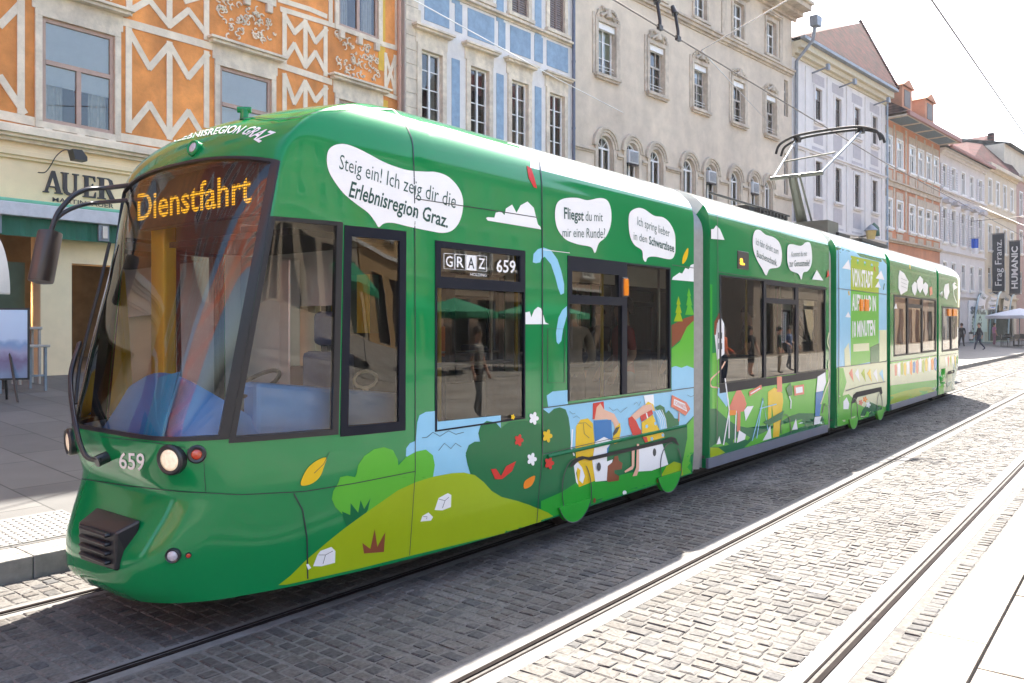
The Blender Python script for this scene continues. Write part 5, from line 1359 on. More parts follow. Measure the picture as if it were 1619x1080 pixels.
for ch, xa, xb in (("A", 330, 482), ("U", 470, 608), ("E", 640, 742), ("R", 752, 892)):
    xl = zt(xa, 500)[0]; xr = zt(xb, 530)[0]; zb_, zt_ = 4.405, 4.845
    for poly in SER[ch]: g.prism(poly, lambda u, v, t: (xl+(xr-xl)*u, t, zb_+(zt_-zb_)*v), -.04, .0, M_sign)
    if ch == "A": g.prism([(.34,.31),(.585,.31),(.47,.68)], lambda u, v, t: (xl+(xr-xl)*u, t, zb_+(zt_-zb_)*v), -.043, -.039, M_shopw)
    if ch == "R": g.prism([(.36,.5),(.5,.5),(.6,.6),(.62,.76),(.56,.9),(.46,.94),(.36,.94)], lambda u, v, t: (xl+(xr-xl)*u, t, zb_+(zt_-zb_)*v), -.043, -.039, M_shopw)
v, f, asp = text_mesh("MARTIN  AUER", .01); xl, xr = zt(405, 570)[0], zt(880, 620)[0]
g.add([(xl+(xr-xl)*u, -.012, 4.245+.085*t) for u, t in v], f, M_sign)
sg_ = g.build("shop_sign", None, recalc=False); sg_.location = (F1.o[0], F1.o[1], 0); tag(sg_, "dark serif letters AUER on the cream shop fascia", "sign")
M_gaw = pm("awning_green", (.004, .10, .055), .6, var=.12, scale=4); M_mint = pm("awning_mint_rail", (.14, .42, .27), .5, var=.06)
aw = empty("awning", (5.4, 17, 4.0), 0, "rolled-in green awning with pale cassette under the bakery fascia", "awning")
g = MB(); xa, xb = -1.0, 3.05
g.box(xa, xb, -.42, -.02, .10, .17, M_mint); g.build("top_rail", aw, bevel=.02)
g = MB(); g.box(xa, xb-.15, -.5, -.08, -.16, .095, pm("cassette_grey", (.50, .50, .52), .5)); g.build("cassette", aw, bevel=.015)
g = MB()
n = 40; vs = []
for k in range(n+1):
    x = xa+(xb-xa)*k/n; vs += [(x, -.34+.02*math.sin(k*1.7), -.16), (x, -.36+.03*math.sin(k*1.7+.6), -.52)]
g.add(vs, [(2*k, 2*k+1, 2*k+3, 2*k+2) for k in range(n)], M_gaw); g.build("fabric", aw)
for x in (.35, 2.3):
    g = MB(); g.box(x-.16, x+.05, -.42, -.36, -.50, -.16, M_zinc); g.box(x-.1, x, -.46, -.42, -.45, -.2, M_metal); g.build("bracket", aw, bevel=.01)
# cream hood on the left edge of the shop
g = MB(); n = 10; vs = []
for k in range(n+1):
    t = k/n*math.pi/2; vs += [(3.6, -1.2*math.sin(t)-.02, 3.62-1.25*(1-math.cos(t))), (5.65, -1.2*math.sin(t)-.02, 3.62-1.25*(1-math.cos(t)))]
g.add(vs+[(a, b+.01, c-.02) for a, b, c in vs], [(2*k, 2*k+1, 2*k+3, 2*k+2) for k in range(n)]+[(22+2*k, 22+2*k+2, 22+2*k+3, 22+2*k+1) for k in range(n)], pm("hood_canvas", (.62, .56, .48), .8, var=.05))
hd_ = g.build("shop_hood", None, smooth=True); hd_.location = (F1.o[0], F1.o[1], 0); tag(hd_, "curved cream canvas hood over the open bakery front", "awning")
lm = MB(); A = [zt(290, 358), zt(325, 362), zt(345, 320), zt(370, 250), zt(410, 210), zt(445, 222), zt(462, 238)]
lm.tube(smooth_open([(p[0], -.03-.12*i, p[1]) for i, p in enumerate(A)], 4), .011, M_blackm, 6)
p0 = zt(466, 262); lm.prism([(-.12,.09),(.05,.10),(.15,-.02),(.15,-.10),(-.07,-.10)], lambda u, v, t: (p0[0]+u, t, p0[1]+v), -.85, -.62, M_blackm)
o = lm.build("sign_lamp", None, smooth=40); o.location = (F1.o[0], F1.o[1], 0); tag(o, "black gooseneck lamp over the AUER letters", "lamp")
# inside and at the door of the shop
g = MB(); g.box(5.62, 6.52, .46, .5, .85, 3.05, pm("green_door", (.05, .085, .055), .4, var=.15)); g.box(6.42, 6.47, .38, .46, 1.75, 1.95, M_blackm); g.build("shop_door", b1, bevel=.01)
g = MB(); g.box(3.0, 5.55, 1.2, 1.9, .8, 1.75, pm("counter_wood", (.40, .26, .18), .6)); g.box(3.0, 5.5, 1.4, 1.45, 1.75, 2.3, M_dark); g.box(3.0, 5.5, 1.3, 1.9, 2.3, 2.33, M_metal)
for k in range(9): g.box(3.1+k*.26, 3.28+k*.26, 1.5, 1.75, 2.34, 2.46+.06*(k % 3), (M_lyel, M_white, M_lbrown)[k % 3])
g.build("shop_counter", b1)
pl = F1.px(18, 450); g = MB(); g.tube([(pl[0], .9, pl[1]+.25), (pl[0], .9, pl[1]+.12)], [.03, .1], M_white, 12); g.tube([(pl[0], .9, pl[1]+.13), (pl[0], .9, pl[1]-.22)], .17, pm("lampshade_glow", (.6, .3, .1), .7, emit=(1, .42, .1), estr=.5), 16); g.build("pendant_lamp", b1, smooth=40)
pl_d = bpy.data.lights.new("pendant_light", "POINT"); pl_d.energy = 45; pl_d.color = (1, .62, .3); pl_d.shadow_soft_size = .15; pl_o = bpy.data.objects.new("pendant_light", pl_d); COL.objects.link(pl_o); pl_o.location = (F1.o[0]+pl[0], F1.o[1]+.9, pl[1]-.3)
# street furniture before the shop
pz = pave_z(14.9)
tb = empty("bar_table", (5.45, 15.0, pave_z(15.0)), .1, "small pale side table standing beside the display easel", "table")
g = MB(); g.box(-.42, .42, -.3, .3, .74, .78, pm("table_wood", (.34, .31, .27), .6)); g.build("tabletop", tb, bevel=.008)
for sx in (-.36, .36):
    for sy in (-.25, .25): g = MB(); g.box(sx-.02, sx+.02, sy-.02, sy+.02, 0, .74, M_zinc); g.build("leg", tb)
g = MB(); g.box(-.36, .36, -.265, -.235, .25, .28, M_zinc); g.box(-.36, .36, .235, .265, .25, .28, M_zinc); g.build("stretcher", tb)
ch = empty("bar_stool", (5.95, 15.9, pave_z(15.9)), 0, "tall pale stool behind the small table", "stool")
g = MB(); g.box(-.2, .2, -.2, .2, .98, 1.03, MATS["table_wood"]); g.build("seat", ch, bevel=.01)
for sx in (-.16, .16):
    for sy in (-.16, .16): g = MB(); g.box(sx-.02, sx+.02, sy-.02, sy+.02, 0, .98, MATS["table_wood"]); g.build("leg", ch)
ez = empty("display_easel", (4.88, 13.9, pave_z(13.9)), -.5, "black display easel holding a bluish landscape picture", "easel")
g = MB()
for s_ in (-1, 1): g.tube([(s_*.05, 0, 1.0), (s_*.22, -.18, 0)], .02, M_black, 6)
g.tube([(0, .05, 1.0), (0, .3, 0)], .02, M_black, 6); g.tube([(0, 0, .2), (0, 0, 1.35)], .02, M_black, 6); g.build("tripod", ez)
M_pic = bpy.data.materials.new("landscape_print"); M_pic.use_nodes = True; n_ = M_pic.node_tree.nodes; l_ = M_pic.node_tree.links
tc = n_.new("ShaderNodeTexCoord"); sp = n_.new("ShaderNodeSeparateXYZ"); l_.new(tc.outputs["Generated"], sp.inputs[0]); no = n_.new("ShaderNodeTexNoise"); no.inputs["Scale"].default_value = 4; l_.new(tc.outputs["Generated"], no.inputs[0])
ad = n_.new("ShaderNodeMath"); ad.operation = 'MULTIPLY_ADD'; ad.inputs[1].default_value = .25; l_.new(no.outputs[0], ad.inputs[0]); l_.new(sp.outputs["Z"], ad.inputs[2])
ra = n_.new("ShaderNodeValToRGB"); e = ra.color_ramp.elements; e[0].position = .2; e[0].color = (.22, .27, .38, 1); e[1].position = 1; e[1].color = (.55, .66, .8, 1)
for p_, c_ in ((.38, (.18, .13, .22, 1)), (.5, (.35, .33, .45, 1)), (.62, (.22, .32, .5, 1)), (.7, (.5, .6, .74, 1))): x_ = e.new(p_); x_.color = c_
l_.new(ad.outputs[0], ra.inputs[0]); l_.new(ra.outputs[0], n_["Principled BSDF"].inputs["Base Color"])
g = MB(); g.box(-.36, .36, -.055, -.03, .34, 1.45, M_black); pb = g.build("board", ez); g = MB(); g.box(-.33, .33, -.062, -.056, .37, 1.42, M_pic); g.build("picture", pb)

# ---- blue and white house
M_bwall = pm("white_blue_plaster", (.72, .69, .65), .9, var=.08, scale=3, bump=.15, stain=.12); M_bpan = pm("blue_field", (.25, .36, .475), .9, var=.16, scale=4, stain=.12)
M_brsh = pm("shutter_brown", (.22, .16, .14), .7, var=.2, scale=30)
b2 = building("blue_townhouse", "white townhouse with pale blue painted panels and tall casement windows", F2); L2 = 7.85
c2 = [1.02, 3.06, 4.98, 6.95]; holes = [(c-.42, c+.42, 7.7+k*4.45, 9.95+k*4.4) for c in c2 for k in range(4)]; hb = [(c-.6, c+.6, 3.9-2.9, 3.6) for c in (1.2, 3.4, 6.2)]
g = MB(); wall_holes(g, 0, L2, PBASE, 25, holes+hb, M_bwall, M_stonec, .2); shell(g, L2, PBASE, 25, 12, M_bwall); g.build("wall", b2); plain_roof(b2, L2, 25, 12, 4.5, M_tile)
g = MB()
for k in range(4):
    for c in c2: trim(b2, c-.42, c+.42, 7.7+k*4.45, 9.95+k*4.4, .17, M_stonec, .06, sill=True, top=.36 if k == 0 else .15)
band(g, 0, L2, 11.83, [(.07, .05), (.08, .16), (.05, .08)], M_stonec); band(g, 0, L2, 6.6, [(.1, .1), (.12, .22)], M_stonec)
for k in range(24): g.box(.02, .6 if k % 2 else .5, -.025, 0, 6.9+k*.42, 6.9+k*.42+.4, M_stonec)
g.build("stone_trim", b2, bevel=.006)
g = MB()
for k in range(3):
    zz0 = 10.86+k*4.42
    for xa, xb in ((.75, 1.75), (2.0, 2.3), (2.55, 3.75), (3.95, 4.28), (4.52, 5.55), (5.75, 6.2), (6.42, 7.6)): g.box(xa, xb, -.018, 0, zz0, zz0+.88, M_bpan)
    for xa, xb in ((1.86, 2.2), (3.86, 4.2), (5.78, 6.12)): g.box(xa, xb, -.016, 0, 7.3+k*4.4, 10.0+k*4.4, M_bpan)
g.build("blue_fields", b2)
for k in range(4):
    for i, c in enumerate(c2):
        if k == 1 and i >= 2: win(b2, c-.415, c+.415, 7.7+k*4.45, 9.95+k*4.4, .05, M_brsh, 2, 0, 26, fw=.05, blind=.98, bm_=M_brsh)
        else: win(b2, c-.415, c+.415, 7.7+k*4.45, 9.95+k*4.4, .12, M_white, 2, .0, 3, curtain=(i % 2 == 0), fw=.055)
downpipe(b2, 7.8, .5, 25, pm("pipe_blue_grey", (.12, .14, .19), .5, metal=.3))

# ---- beige stone house
M_beige = pm("beige_render", (.64, .545, .425), .92, var=.12, scale=1.6, bump=.3, bscale=14, stain=.16)
M_bst = pm("beige_stone", (.56, .48, .375), .9, var=.2, scale=4, bump=.35, stain=.25)
b3 = building("beige_stone_house", "long beige stone house with arched windows below carved rectangular ones", F3); L3 = 17.62
cB = [2.0, 5.33, 8.68, 12.05, 15.3]; arches = [(1.28, 2.55), (3.05, 4.2), (4.66, 5.9), (7.1, 8.4), (8.92, 10.2), (11.1, 12.35), (13.0, 14.1), (14.45, 15.55)]
holes = [(c-.55, c+.55, 11.25, 13.22) for c in cB]+[(c-.5, c+.5, 15.2, 16.9) for c in cB]+[(a+.18, b-.18, 5.9, 8.98, 1) for a, b in arches]
holes += [(16.75, 17.2, 12.5, 14.35), (16.75, 17.2, 8.5, 10.6)]+[(a, a+2.2, .9, 4.6) for a in (1.2, 4.6, 8.2, 11.6, 14.4)]
g = MB(); wall_holes(g, 0, L3, PBASE, 17.6, holes, M_beige, M_bst, .3); shell(g, L3, PBASE, 17.6, 12, M_beige, .6); g.build("wall", b3)
g = MB(); rnd = random.Random(5)
for c in cB:
    trim(b3, c-.55, c+.55, 11.25, 13.22, .16, M_bst, .07); g.box(c-.85, c-.71, -.04, 0, 11.2, 13.5, M_bst); g.box(c+.71, c+.85, -.04, 0, 11.2, 13.5, M_bst)
    trim(b3, c-.5, c+.5, 15.2, 16.9, .14, M_bst, .06, top=.1)
for a, b in arches:
    g0 = g; g = MB(); cx, r_ = (a+b)/2, (b-a)/2; zc = 8.98-(r_-.18)
    for rr, pr in ((r_-.18, .05), (r_-.06, .09), (r_+.04, .13)):
        n = 18
        for k in range(n):
            t0, t1 = math.pi*k/n, math.pi*(k+1)/n; P = lambda q, t, y: (cx-q*math.cos(t), y, zc+q*math.sin(t))
            g.add([P(rr, t0, -pr), P(rr, t1, -pr), P(rr+.11, t1, -pr), P(rr+.11, t0, -pr), P(rr, t0, 0), P(rr, t1, 0), P(rr+.11, t1, 0), P(rr+.11, t0, 0)], [(0,1,2,3),(3,2,6,7),(0,4,5,1)], M_bst)
    for xx in (a-.02, b-.16): g.box(xx, xx+.18, -.07, 0, 5.7, zc, M_bst)
    g.build("arch_moulding", b3, bevel=.012); g = g0
segs = [0]+[x for ab in arches for x in (ab[0]-.06, ab[1]+.06)]+[L3]
for k in range(0, len(segs), 2): band(g, segs[k], segs[k+1], 8.22, [(.07, .05), (.09, .11), (.05, .06)], M_bst)
band(g, 0, L3, 14.62, [(.10, .06), (.14, .16), (.10, .24), (.08, .12)], M_bst); band(g, 0, L3, 5.2, [(.15, .1), (.1, .2)], M_bst)
band(g, -.2, L3+.3, 17.55, [(.15, .15), (.2, .5), (.25, .95), (.15, 1.1)], M_bst)
for a, b in ((10.5, 10.9), (16.2, 16.55)): g.box(a, b, -.05, 0, 14.9, 17.5, M_bst)
g.build("stone_trim", b3, bevel=.012)
for c in cB:
    g = MB()                                                    # carved cartouche over the window
    for k in range(16):
        t = math.pi*k/15; x = c-.62*math.cos(t); z = 13.45+.30*math.sin(t); r_ = rnd.uniform(.04, .085); pts = []; an = rnd.uniform(0, 6)
        xx, zz_ = x, z
        for i in range(6): pts.append((xx, -.06, zz_)); xx += r_*.6*math.cos(an); zz_ += r_*.6*math.sin(an); an += .9
        g.tube(pts, [.05*(1-i*.1) for i in range(6)], M_bst, 6)
    g.tube([(c, -.10, 13.42), (c, -.10, 13.72)], [.14, .09], M_bst, 8); g.tube([(c-.42, -.08, 13.42), (c, -.1, 13.66), (c+.42, -.08, 13.42)], .06, M_bst, 6)
    g.build("carved_cartouche", b3, smooth=50)
M_olive = pm("blind_olive", (.42, .44, .27), .8, var=.08); M_gfr = pm("window_grey_beige", (.45, .41, .37), .6, var=.08)
for i, c in enumerate(cB):
    win(b3, c-.545, c+.545, 11.26, 13.2, .2, M_white if i == 0 else M_gfr, 2, .0 if i == 0 else .42, 2, 3, (.62, 0, .25, 0, .12)[i], M_olive if i == 0 else M_blind, curtain=(i in (0, 2)), fw=.06)
    g = MB(); g.box(c-.54, c+.54, .02, .16, 12.98, 13.21, M_white); g.build("blind_box", b3)
    g = MB()
    for z in (11.5, 11.62): g.tube([(c-.55, .08, z), (c+.55, .08, z)], .012, M_white, 5)
    g.build("window_rail", b3)
    win(b3, c-.495, c+.495, 15.21, 16.89, .15, M_white, 2, .38, 1, 2, curtain=True)
for i, (a, b) in enumerate(arches): win(b3, a+.185, b-.185, 5.91, 8.975, .16, M_white, 2, 0, 1, arch=True, fw=.07, curtain=(i % 3 == 0))
for a in (12.51, 8.51): win(b3, 16.76, 17.19, a, a+(1.83 if a > 10 else 2.08), .15, M_gfr, 1, .3, 1)
for k, i in enumerate((1, 4, 6)):
    a, b = arches[i]; cx = (a+b)/2; acu = empty("air_conditioner", (*F3.pt(cx-.05), 8.15), F3.ang, ("white window air conditioner in the second arch of the stone house", "white window air conditioner in the fifth arch of the stone house", "white window air conditioner in the seventh arch of the stone house")[k], "air conditioner", "window air conditioners")
    g = MB(); g.box(-.33, .30, -.16, .3, 0, .52, pm("ac_casing", (.52, .54, .55), .5, var=.05)); g.build("casing", acu, bevel=.02)
    g = MB()
    for j in range(9): g.box(-.26, .24, -.175, -.162, .06+j*.045, .085+j*.045, M_zinc)
    g.build("grille", acu); g = MB(); g.box(-.36, .34, -.14, .2, -.05, -.005, M_blackm); g.build("bracket", acu)
g = MB(); z0 = 17.4; g.prism([(-.25, 0), (.25, 0), (.32, .5), (-.32, .5)], lambda u, v, t: (17.9+u, t, z0+v-.35), -1.35, -.95, M_zinc); g.tube([(17.9, -1.1, z0-.35), (17.9, -1.0, z0-1.0), (17.85, -.15, z0-1.9), (17.85, -.12, 6)], .09, M_zinc, 10); g.build("rainwater_hopper", b3, smooth=40)
plain_roof(b3, L3, 18.3, 12, 4.5, M_tile, .9)

# ---- white house with grey panels and a steep red roof
M_w4 = pm("lilac_white_render", (.72, .685, .655), .9, var=.06, scale=2, stain=.1); M_p4 = pm("lilac_grey_panel", (.47, .44, .45), .9, var=.08, scale=3); M_wf4 = pm("window_dark_wood", (.12, .10, .09), .6, var=.15)
b4 = building("white_townhouse", "white townhouse with lilac grey wall panels under a steep dark red roof", F4); L4 = 13.3
c4 = [3.2, 5.8, 8.6, 11.35]; holes = [(c-.42, c+.42, 12.95, 14.72) for c in c4]+[(c-.42, c+.42, 8.8, 10.75) for c in c4]+[(c-.45, c+.45, 4.6, 6.6) for c in c4]+[(c-1, c+1, .9, 3.6) for c in (2.5, 6, 9.6)]
g = MB(); wall_holes(g, 0, L4, PBASE, 16.6, holes, M_w4, M_w4, .16); shell(g, L4, PBASE, 16.6, 12, M_w4); g.build("wall", b4)
g = MB()
for c in c4:
    for za, zb in ((12.95, 14.72), (8.8, 10.75), (4.6, 6.6)):
        trim(b4, c-.42, c+.42, za, zb, .14, M_w4, .05, sill=True); g.box(c-.78, c+.78, -.012, 0, zb+.2, zb+.75, M_p4); g.box(c-.6, c+.6, -.012, 0, za-1.25, za-.35, M_p4)
for x in (1.75, 4.5, 7.2, 9.98, 12.7): g.box(x-.22, x+.22, -.06, 0, 6.9, 15.6, M_w4)
band(g, 0, L4, 11.05, [(.12, .08), (.1, .14)], M_w4); band(g, 0, L4, 6.95, [(.12, .08), (.12, .16)], M_w4); band(g, 0, L4, 15.75, [(.15, .1), (.25, .3), (.35, .5)], pm("cornice_cream", (.60, .54, .40), .9, var=.1)); g.box(-.1, L4+.05, -.75, -.5, 16.5, 16.66, M_zinc)
g.build("stone_trim", b4, bevel=.01)
for c in c4:
    win(b4, c-.415, c+.415, 12.96, 14.71, .1, M_wf4, 2, .35, 0, blind=.35 if c in (3.2, 8.6) else 0); win(b4, c-.415, c+.415, 8.81, 10.74, .1, M_wf4, 2, .35, 0, curtain=True); win(b4, c-.445, c+.445, 4.61, 6.59, .1, M_wf4, 2, .35, 0)
for x in (2.4, 6.0, 11.2): g = MB(); g.tube([(x, 0, 15.4), (x, -.9, 15.55)], .05, M_zinc, 8); g.box(x-.12, x+.12, -.95, -.8, 15.4, 15.7, M_zinc); g.build("eave_spotlight", b4, smooth=40)
rl = F4.px(1289, 48, 4.0); rr = F4.px(1362, 36, 4.0); g = MB()
g.add([(-.05, -.75, 16.66), (L4+.05, -.75, 16.66), (rr[0], 4.0, rr[1]), (rl[0], 4.0, rl[1]), (-.05, 9.5, 16.66), (L4+.05, 9.5, 16.66), (-.05, 2.6, rl[1]-1.2)], [(0, 1, 2, 3), (1, 5, 2), (2, 5, 4, 3), (0, 3, 4)], M_tile); rf = g.build("roof", b4)
g = MB()
for k in range(26):
    t = k/25; p = Vector((L4+.05, -.75, 16.66)).lerp(Vector((rr[0], 4.0, rr[1])), t); g.tube([p+Vector((-.02, 0, .0)), p+Vector((-.12, .1, .16))], [.1, .12], M_tile, 6)
g.build("ridge_tiles", rf, smooth=40); g = MB(); hx = rr[0]+1.2
for t in (.45, .72, .3): p = Vector((L4+.05, 3.5, 16.66)).lerp(Vector((rr[0], 4.0, rr[1])), t); g.box(p.x-.1, p.x+.7, p.y-.5, p.y+.5, p.z-.4, p.z+.7, M_tile2); g.box(p.x+.7, p.x+.72, p.y-.35, p.y+.35, p.z-.1, p.z+.5, M_dark)
g.build("roof_hatch", rf)
ln = empty("wall_lantern", (*F4.pt(9.6), 6.9), F4.ang, "copper and yellow wall lantern on the white townhouse", "lantern")
g = MB(); p = F4.px(1377, 366, -.8); g.tube([(p[0]-9.6, 0, p[1]-7.2), (p[0]-9.6, -.8, p[1]-7.1)], .04, M_blackm, 8); g.build("bracket", ln)
g = MB(); x = p[0]-9.6; z = p[1]-6.9; g.tube([(x, -.8, z-.45), (x, -.8, z+.05)], [.22, .3], pm("lantern_glass", (.55, .42, .15), .3), 6); g.build("lamp_glass", ln); g = MB(); g.tube([(x, -.8, z+.05), (x, -.8, z+.28), (x, -.8, z+.42)], [.42, .2, .03], M_zinc, 8); g.tube([(x+.75, -.7, z-.2), (x+.75, -.7, z+.3), (x+.75, -.7, z+.6)], [.34, .3, .03], pm("verdigris", (.03, .10, .06), .6), 8); g.build("cap", ln, smooth=40)
downpipe(b4, 13.2, .4, 16.5, pm("pipe_light_blue", (.32, .40, .48), .5))

# ---- farther houses
M_s5 = pm("salmon_render", (.60, .27, .15), .92, var=.14, scale=1.5, stain=.2); M_o5 = pm("grey_green_ornament", (.50, .42, .33), .9, var=.2, scale=3)
b5 = building("salmon_townhouse", "salmon orange townhouse with deep painted eaves and two roof dormers", F5); L5 = 10.7
c5 = [.45, 2.4, 4.75, 6.5, 8.2, 9.8]; holes = [(c-.5, c+.5, 12.1, 13.9) for c in c5]+[(c-.5, c+.5, 8.1, 9.9) for c in c5]+[(c-.5, c+.5, 4.0, 6.0) for c in c5]
g = MB(); wall_holes(g, 0, L5, PBASE, 15, holes, M_s5, M_white, .12); shell(g, L5, PBASE, 15, 11, M_s5); g.build("wall", b5)
g = MB()
for c in c5:
    for za, zb in ((12.1, 13.9), (8.1, 9.9)): trim(b5, c-.5, c+.5, za, zb, .12, M_white, .05); g.box(c-.62, c+.62, -.03, 0, zb+.15, zb+.62, M_o5); g.box(c-.55, c+.55, -.03, 0, za-.95, za-.3, M_o5)
for x in (1.4, 3.6, 5.6, 7.35, 9.0): g.box(x-.16, x+.16, -.03, 0, 8, 14.8, M_o5)
band(g, 0, L5, 10.75, [(.3, .10), (.1, .2)], M_o5); band(g, 0, L5, 7.15, [(.12, .1), (.12, .22)], M_o5)
g.build("stone_trim", b5)
for i, c in enumerate(c5):
    for za, zb in ((12.1, 13.9), (8.1, 9.9), (4.0, 6.0)): win(b5, c-.495, c+.495, za+.005, zb-.005, .06, M_white, 2, .3, 0, curtain=True, fw=.1, blind=.5 if i % 2 == 0 else .98)
g = MB(); g.box(-.05, L5+.05, -1.3, 0, 14.95, 15.05, M_o5); g.box(-.1, L5+.1, -1.45, -1.3, 14.95, 15.22, pm("gutter_red", (.28, .10, .07), .6))
for k in range(4): g.box(.3+k*2.6, 2.4+k*2.6, -1.2, -.1, 14.93, 14.949, pm("soffit_blue_grey", (.10, .14, .17), .8, var=.2))
g.build("eaves", b5)
g = MB(); g.add([(-.05, -1.45, 15.2), (L5+.05, -1.45, 15.2), (L5+.05, 3.5, 18.4), (-.05, 3.5, 18.4), (L5+.05, 8, 15), (-.05, 8, 15)], [(0,1,2,3),(3,2,4,5),(0,3,5),(1,4,2)], M_tile2); r5 = g.build("roof", b5)
for (xa, ya), (xb, yb) in (((1421, 136), (1447, 172)), ((1458, 168), (1478, 200))):
    a = F5.px(xa, yb-10, -.2); b = F5.px(xb, yb, -.2); g = MB(); w = 1.9; x = a[0]+.6; zb_ = 15.8; zt_ = zb_+1.75
    g.box(x, x+w, -.2, 2.2, zb_, zt_, M_s5); g.add([(x-.15, -.35, zt_), (x+w+.15, -.35, zt_), (x+w/2, -.35, zt_+.5), (x-.15, 2.4, zt_), (x+w+.15, 2.4, zt_), (x+w/2, 2.4, zt_+.5)], [(0,1,2),(0,2,5,3),(1,4,5,2),(3,5,4)], M_s5); d_ = g.build("dormer", b5)
    g = MB(); g.box(x+.4, x+w-.4, -.23, -.201, zb_+.45, zt_-.2, M_wf4); g.build("dormer_window", d_); g = MB(); g.box(x+w, x+w+.03, .2, 1.1, zb_+.5, zt_-.2, M_dark); g.build("dormer_window", d_)
M_w6 = pm("pale_grey_render", (.68, .65, .63), .9, var=.05, scale=2, stain=.08); M_sh6 = pm("shutter_white", (.62, .62, .64), .6, var=.04)
F6 = Fac(F5.pt(10.75), -math.atan(.1)); b6 = building("pale_grey_townhouse", "pale grey townhouse with shuttered windows and a row of small hood consoles", F6); L6 = 11.7
c6 = [1.0, 3.1, 5.6, 7.9, 10.3]; holes = [(c-.42, c+.42, 12.0, 13.7) for c in c6]+[(c-.45, c+.45, 8.0, 10.5) for c in c6]+[(c-.45, c+.45, 4.6, 6.5) for c in c6]+[(7.2, 11.2, .6, 3.1)]
g = MB(); wall_holes(g, 0, L6, PBASE, 14.8, holes, M_w6, M_w6, .15); shell(g, L6, PBASE, 14.8, 11, M_w6); g.build("wall", b6)
g = MB()
for c in c6:
    for za, zb in ((12.0, 13.7), (8.0, 10.5), (4.6, 6.5)): trim(b6, c-.45, c+.45, za, zb, .1, M_white, .05)
    g.prism([(-.5, 0), (.5, 0), (.55, .22), (0, .4), (-.55, .22)], lambda u, v, t: (c+u, t, 10.85+v), -.45, 0, M_p4)
band(g, 0, L6, 11.65, [(.1, .08), (.12, .2)], M_w6); band(g, 0, L6, 7.2, [(.1, .06), (.1, .14)], M_w6); band(g, 0, L6, 14.4, [(.2, .15), (.2, .4)], M_w6); band(g, 0, L6, 3.9, [(.1, .06), (.1, .14)], M_w6); g.build("stone_trim", b6)
for i, c in enumerate(c6):
    win(b6, c-.415, c+.415, 12.01, 13.69, .07, M_white, 2, .3, 0, curtain=True); win(b6, c-.445, c+.445, 8.01, 10.49, .07, M_white, 2, .3, 0, curtain=True); win(b6, c-.445, c+.445, 4.61, 6.49, .07, M_white, 2, .3, 0)
    for za, zb in ((12.0, 13.7), (8.0, 10.5)):
        if za < 10 or i not in (2, 3):
            for sx in (-.95, .5): g = MB(); g.box(c+sx, c+sx+.45, -.07, -.02, za, zb, M_sh6); [g.box(c+sx+.05, c+sx+.4, -.078, -.071, za+.1+j*.18, za+.2+j*.18, M_p4) for j in range(int((zb-za-.2)/.18))]; g.build("shutter", b6)
plain_roof(b6, L6, 14.8, 9, 3.4, M_tileg, .7)
g = MB(); g.box(-.05, L6+.05, -.85, -.68, 14.72, 14.9, MATS["gutter_red"]); g.build("gutter", b6)
M_w7 = pm("cream_render", (.64, .56, .43), .9, var=.06, scale=2, stain=.1)
F7 = Fac(F6.pt(11.75), -math.atan(.1)); b7 = building("cream_townhouse", "cream townhouse with a red hipped roof behind the hanging banners", F7); L7 = 10.5
c7 = [1.5, 3.9, 6.3, 8.7]; holes = [(c-.45, c+.45, 12.2, 14.2) for c in c7]+[(c-.5, c+.5, 8.2, 10.3) for c in c7]+[(c-.5, c+.5, 4.9, 6.8) for c in c7]+[(1, 9.5, .5, 3.6)]
g = MB(); wall_holes(g, 0, L7, PBASE, 15.4, holes, M_w7, M_w7, .15); shell(g, L7, PBASE, 15.4, 11, M_w7); g.build("wall", b7)
g = MB(); band(g, 0, L7, 14.9, [(.2, .15), (.3, .5)], M_w7); band(g, 0, L7, 11.2, [(.1, .1), (.1, .2)], M_w7); band(g, 0, L7, 4.1, [(.1, .1), (.1, .2)], M_w7)
for c in c7: trim(b7, c-.45, c+.45, 12.2, 14.2, .12, M_white, .05); trim(b7, c-.5, c+.5, 8.2, 10.3, .12, M_white, .05)
g.build("stone_trim", b7)
for c in c7: win(b7, c-.445, c+.445, 12.21, 14.19, .07, M_white, 2, .3, 0); win(b7, c-.495, c+.495, 8.21, 10.29, .07, M_white, 2, .3, 0, curtain=True); win(b7, c-.495, c+.495, 4.91, 6.79, .07, M_white, 2, .3, 0)
ra_, rb_ = F7.px(1527, 220, 5), F7.px(1562, 214, 5); g = MB(); g.add([(-3.5, 0, 15.2), (L7, -.5, 15.4), (rb_[0], 5, rb_[1]), (ra_[0], 5, ra_[1]), (L7, 11, 15.4), (-3.5, 11, 15.4)], [(0,1,2,3),(1,4,2),(2,4,5,3),(0,3,5)], M_tile); g.build("roof", b7)
M_w8 = pm("rose_render", (.42, .28, .24), .9, var=.1, scale=2)
F8 = Fac(F7.pt(10.55), -math.atan(.1)); b8 = building("rose_townhouse", "rose coloured townhouse at the right end of the row", F8); L8 = 34
c8 = [1.6+k*2.9 for k in range(11)]; holes = [(c-.5, c+.5, z, z+2.1) for c in c8 for z in (4.8, 8.6, 12.2)]
g = MB(); wall_holes(g, 0, L8, PBASE, 15.8, holes, M_w8, M_w8, .15); shell(g, L8, PBASE, 15.8, 11, M_w8); g.build("wall", b8)
for c in c8:
    for z in (4.8, 8.6, 12.2): win(b8, c-.495, c+.495, z+.005, z+2.095, .07, M_white, 2, .3, 0, curtain=(z == 8.6))
g = MB(); band(g, 0, L8, 15.4, [(.2, .2), (.2, .5)], M_w7); [trim(b8, c-.5, c+.5, z, z+2.1, .12, M_white, .05) for c in c8 for z in (8.6, 12.2)]; g.build("stone_trim", b8)
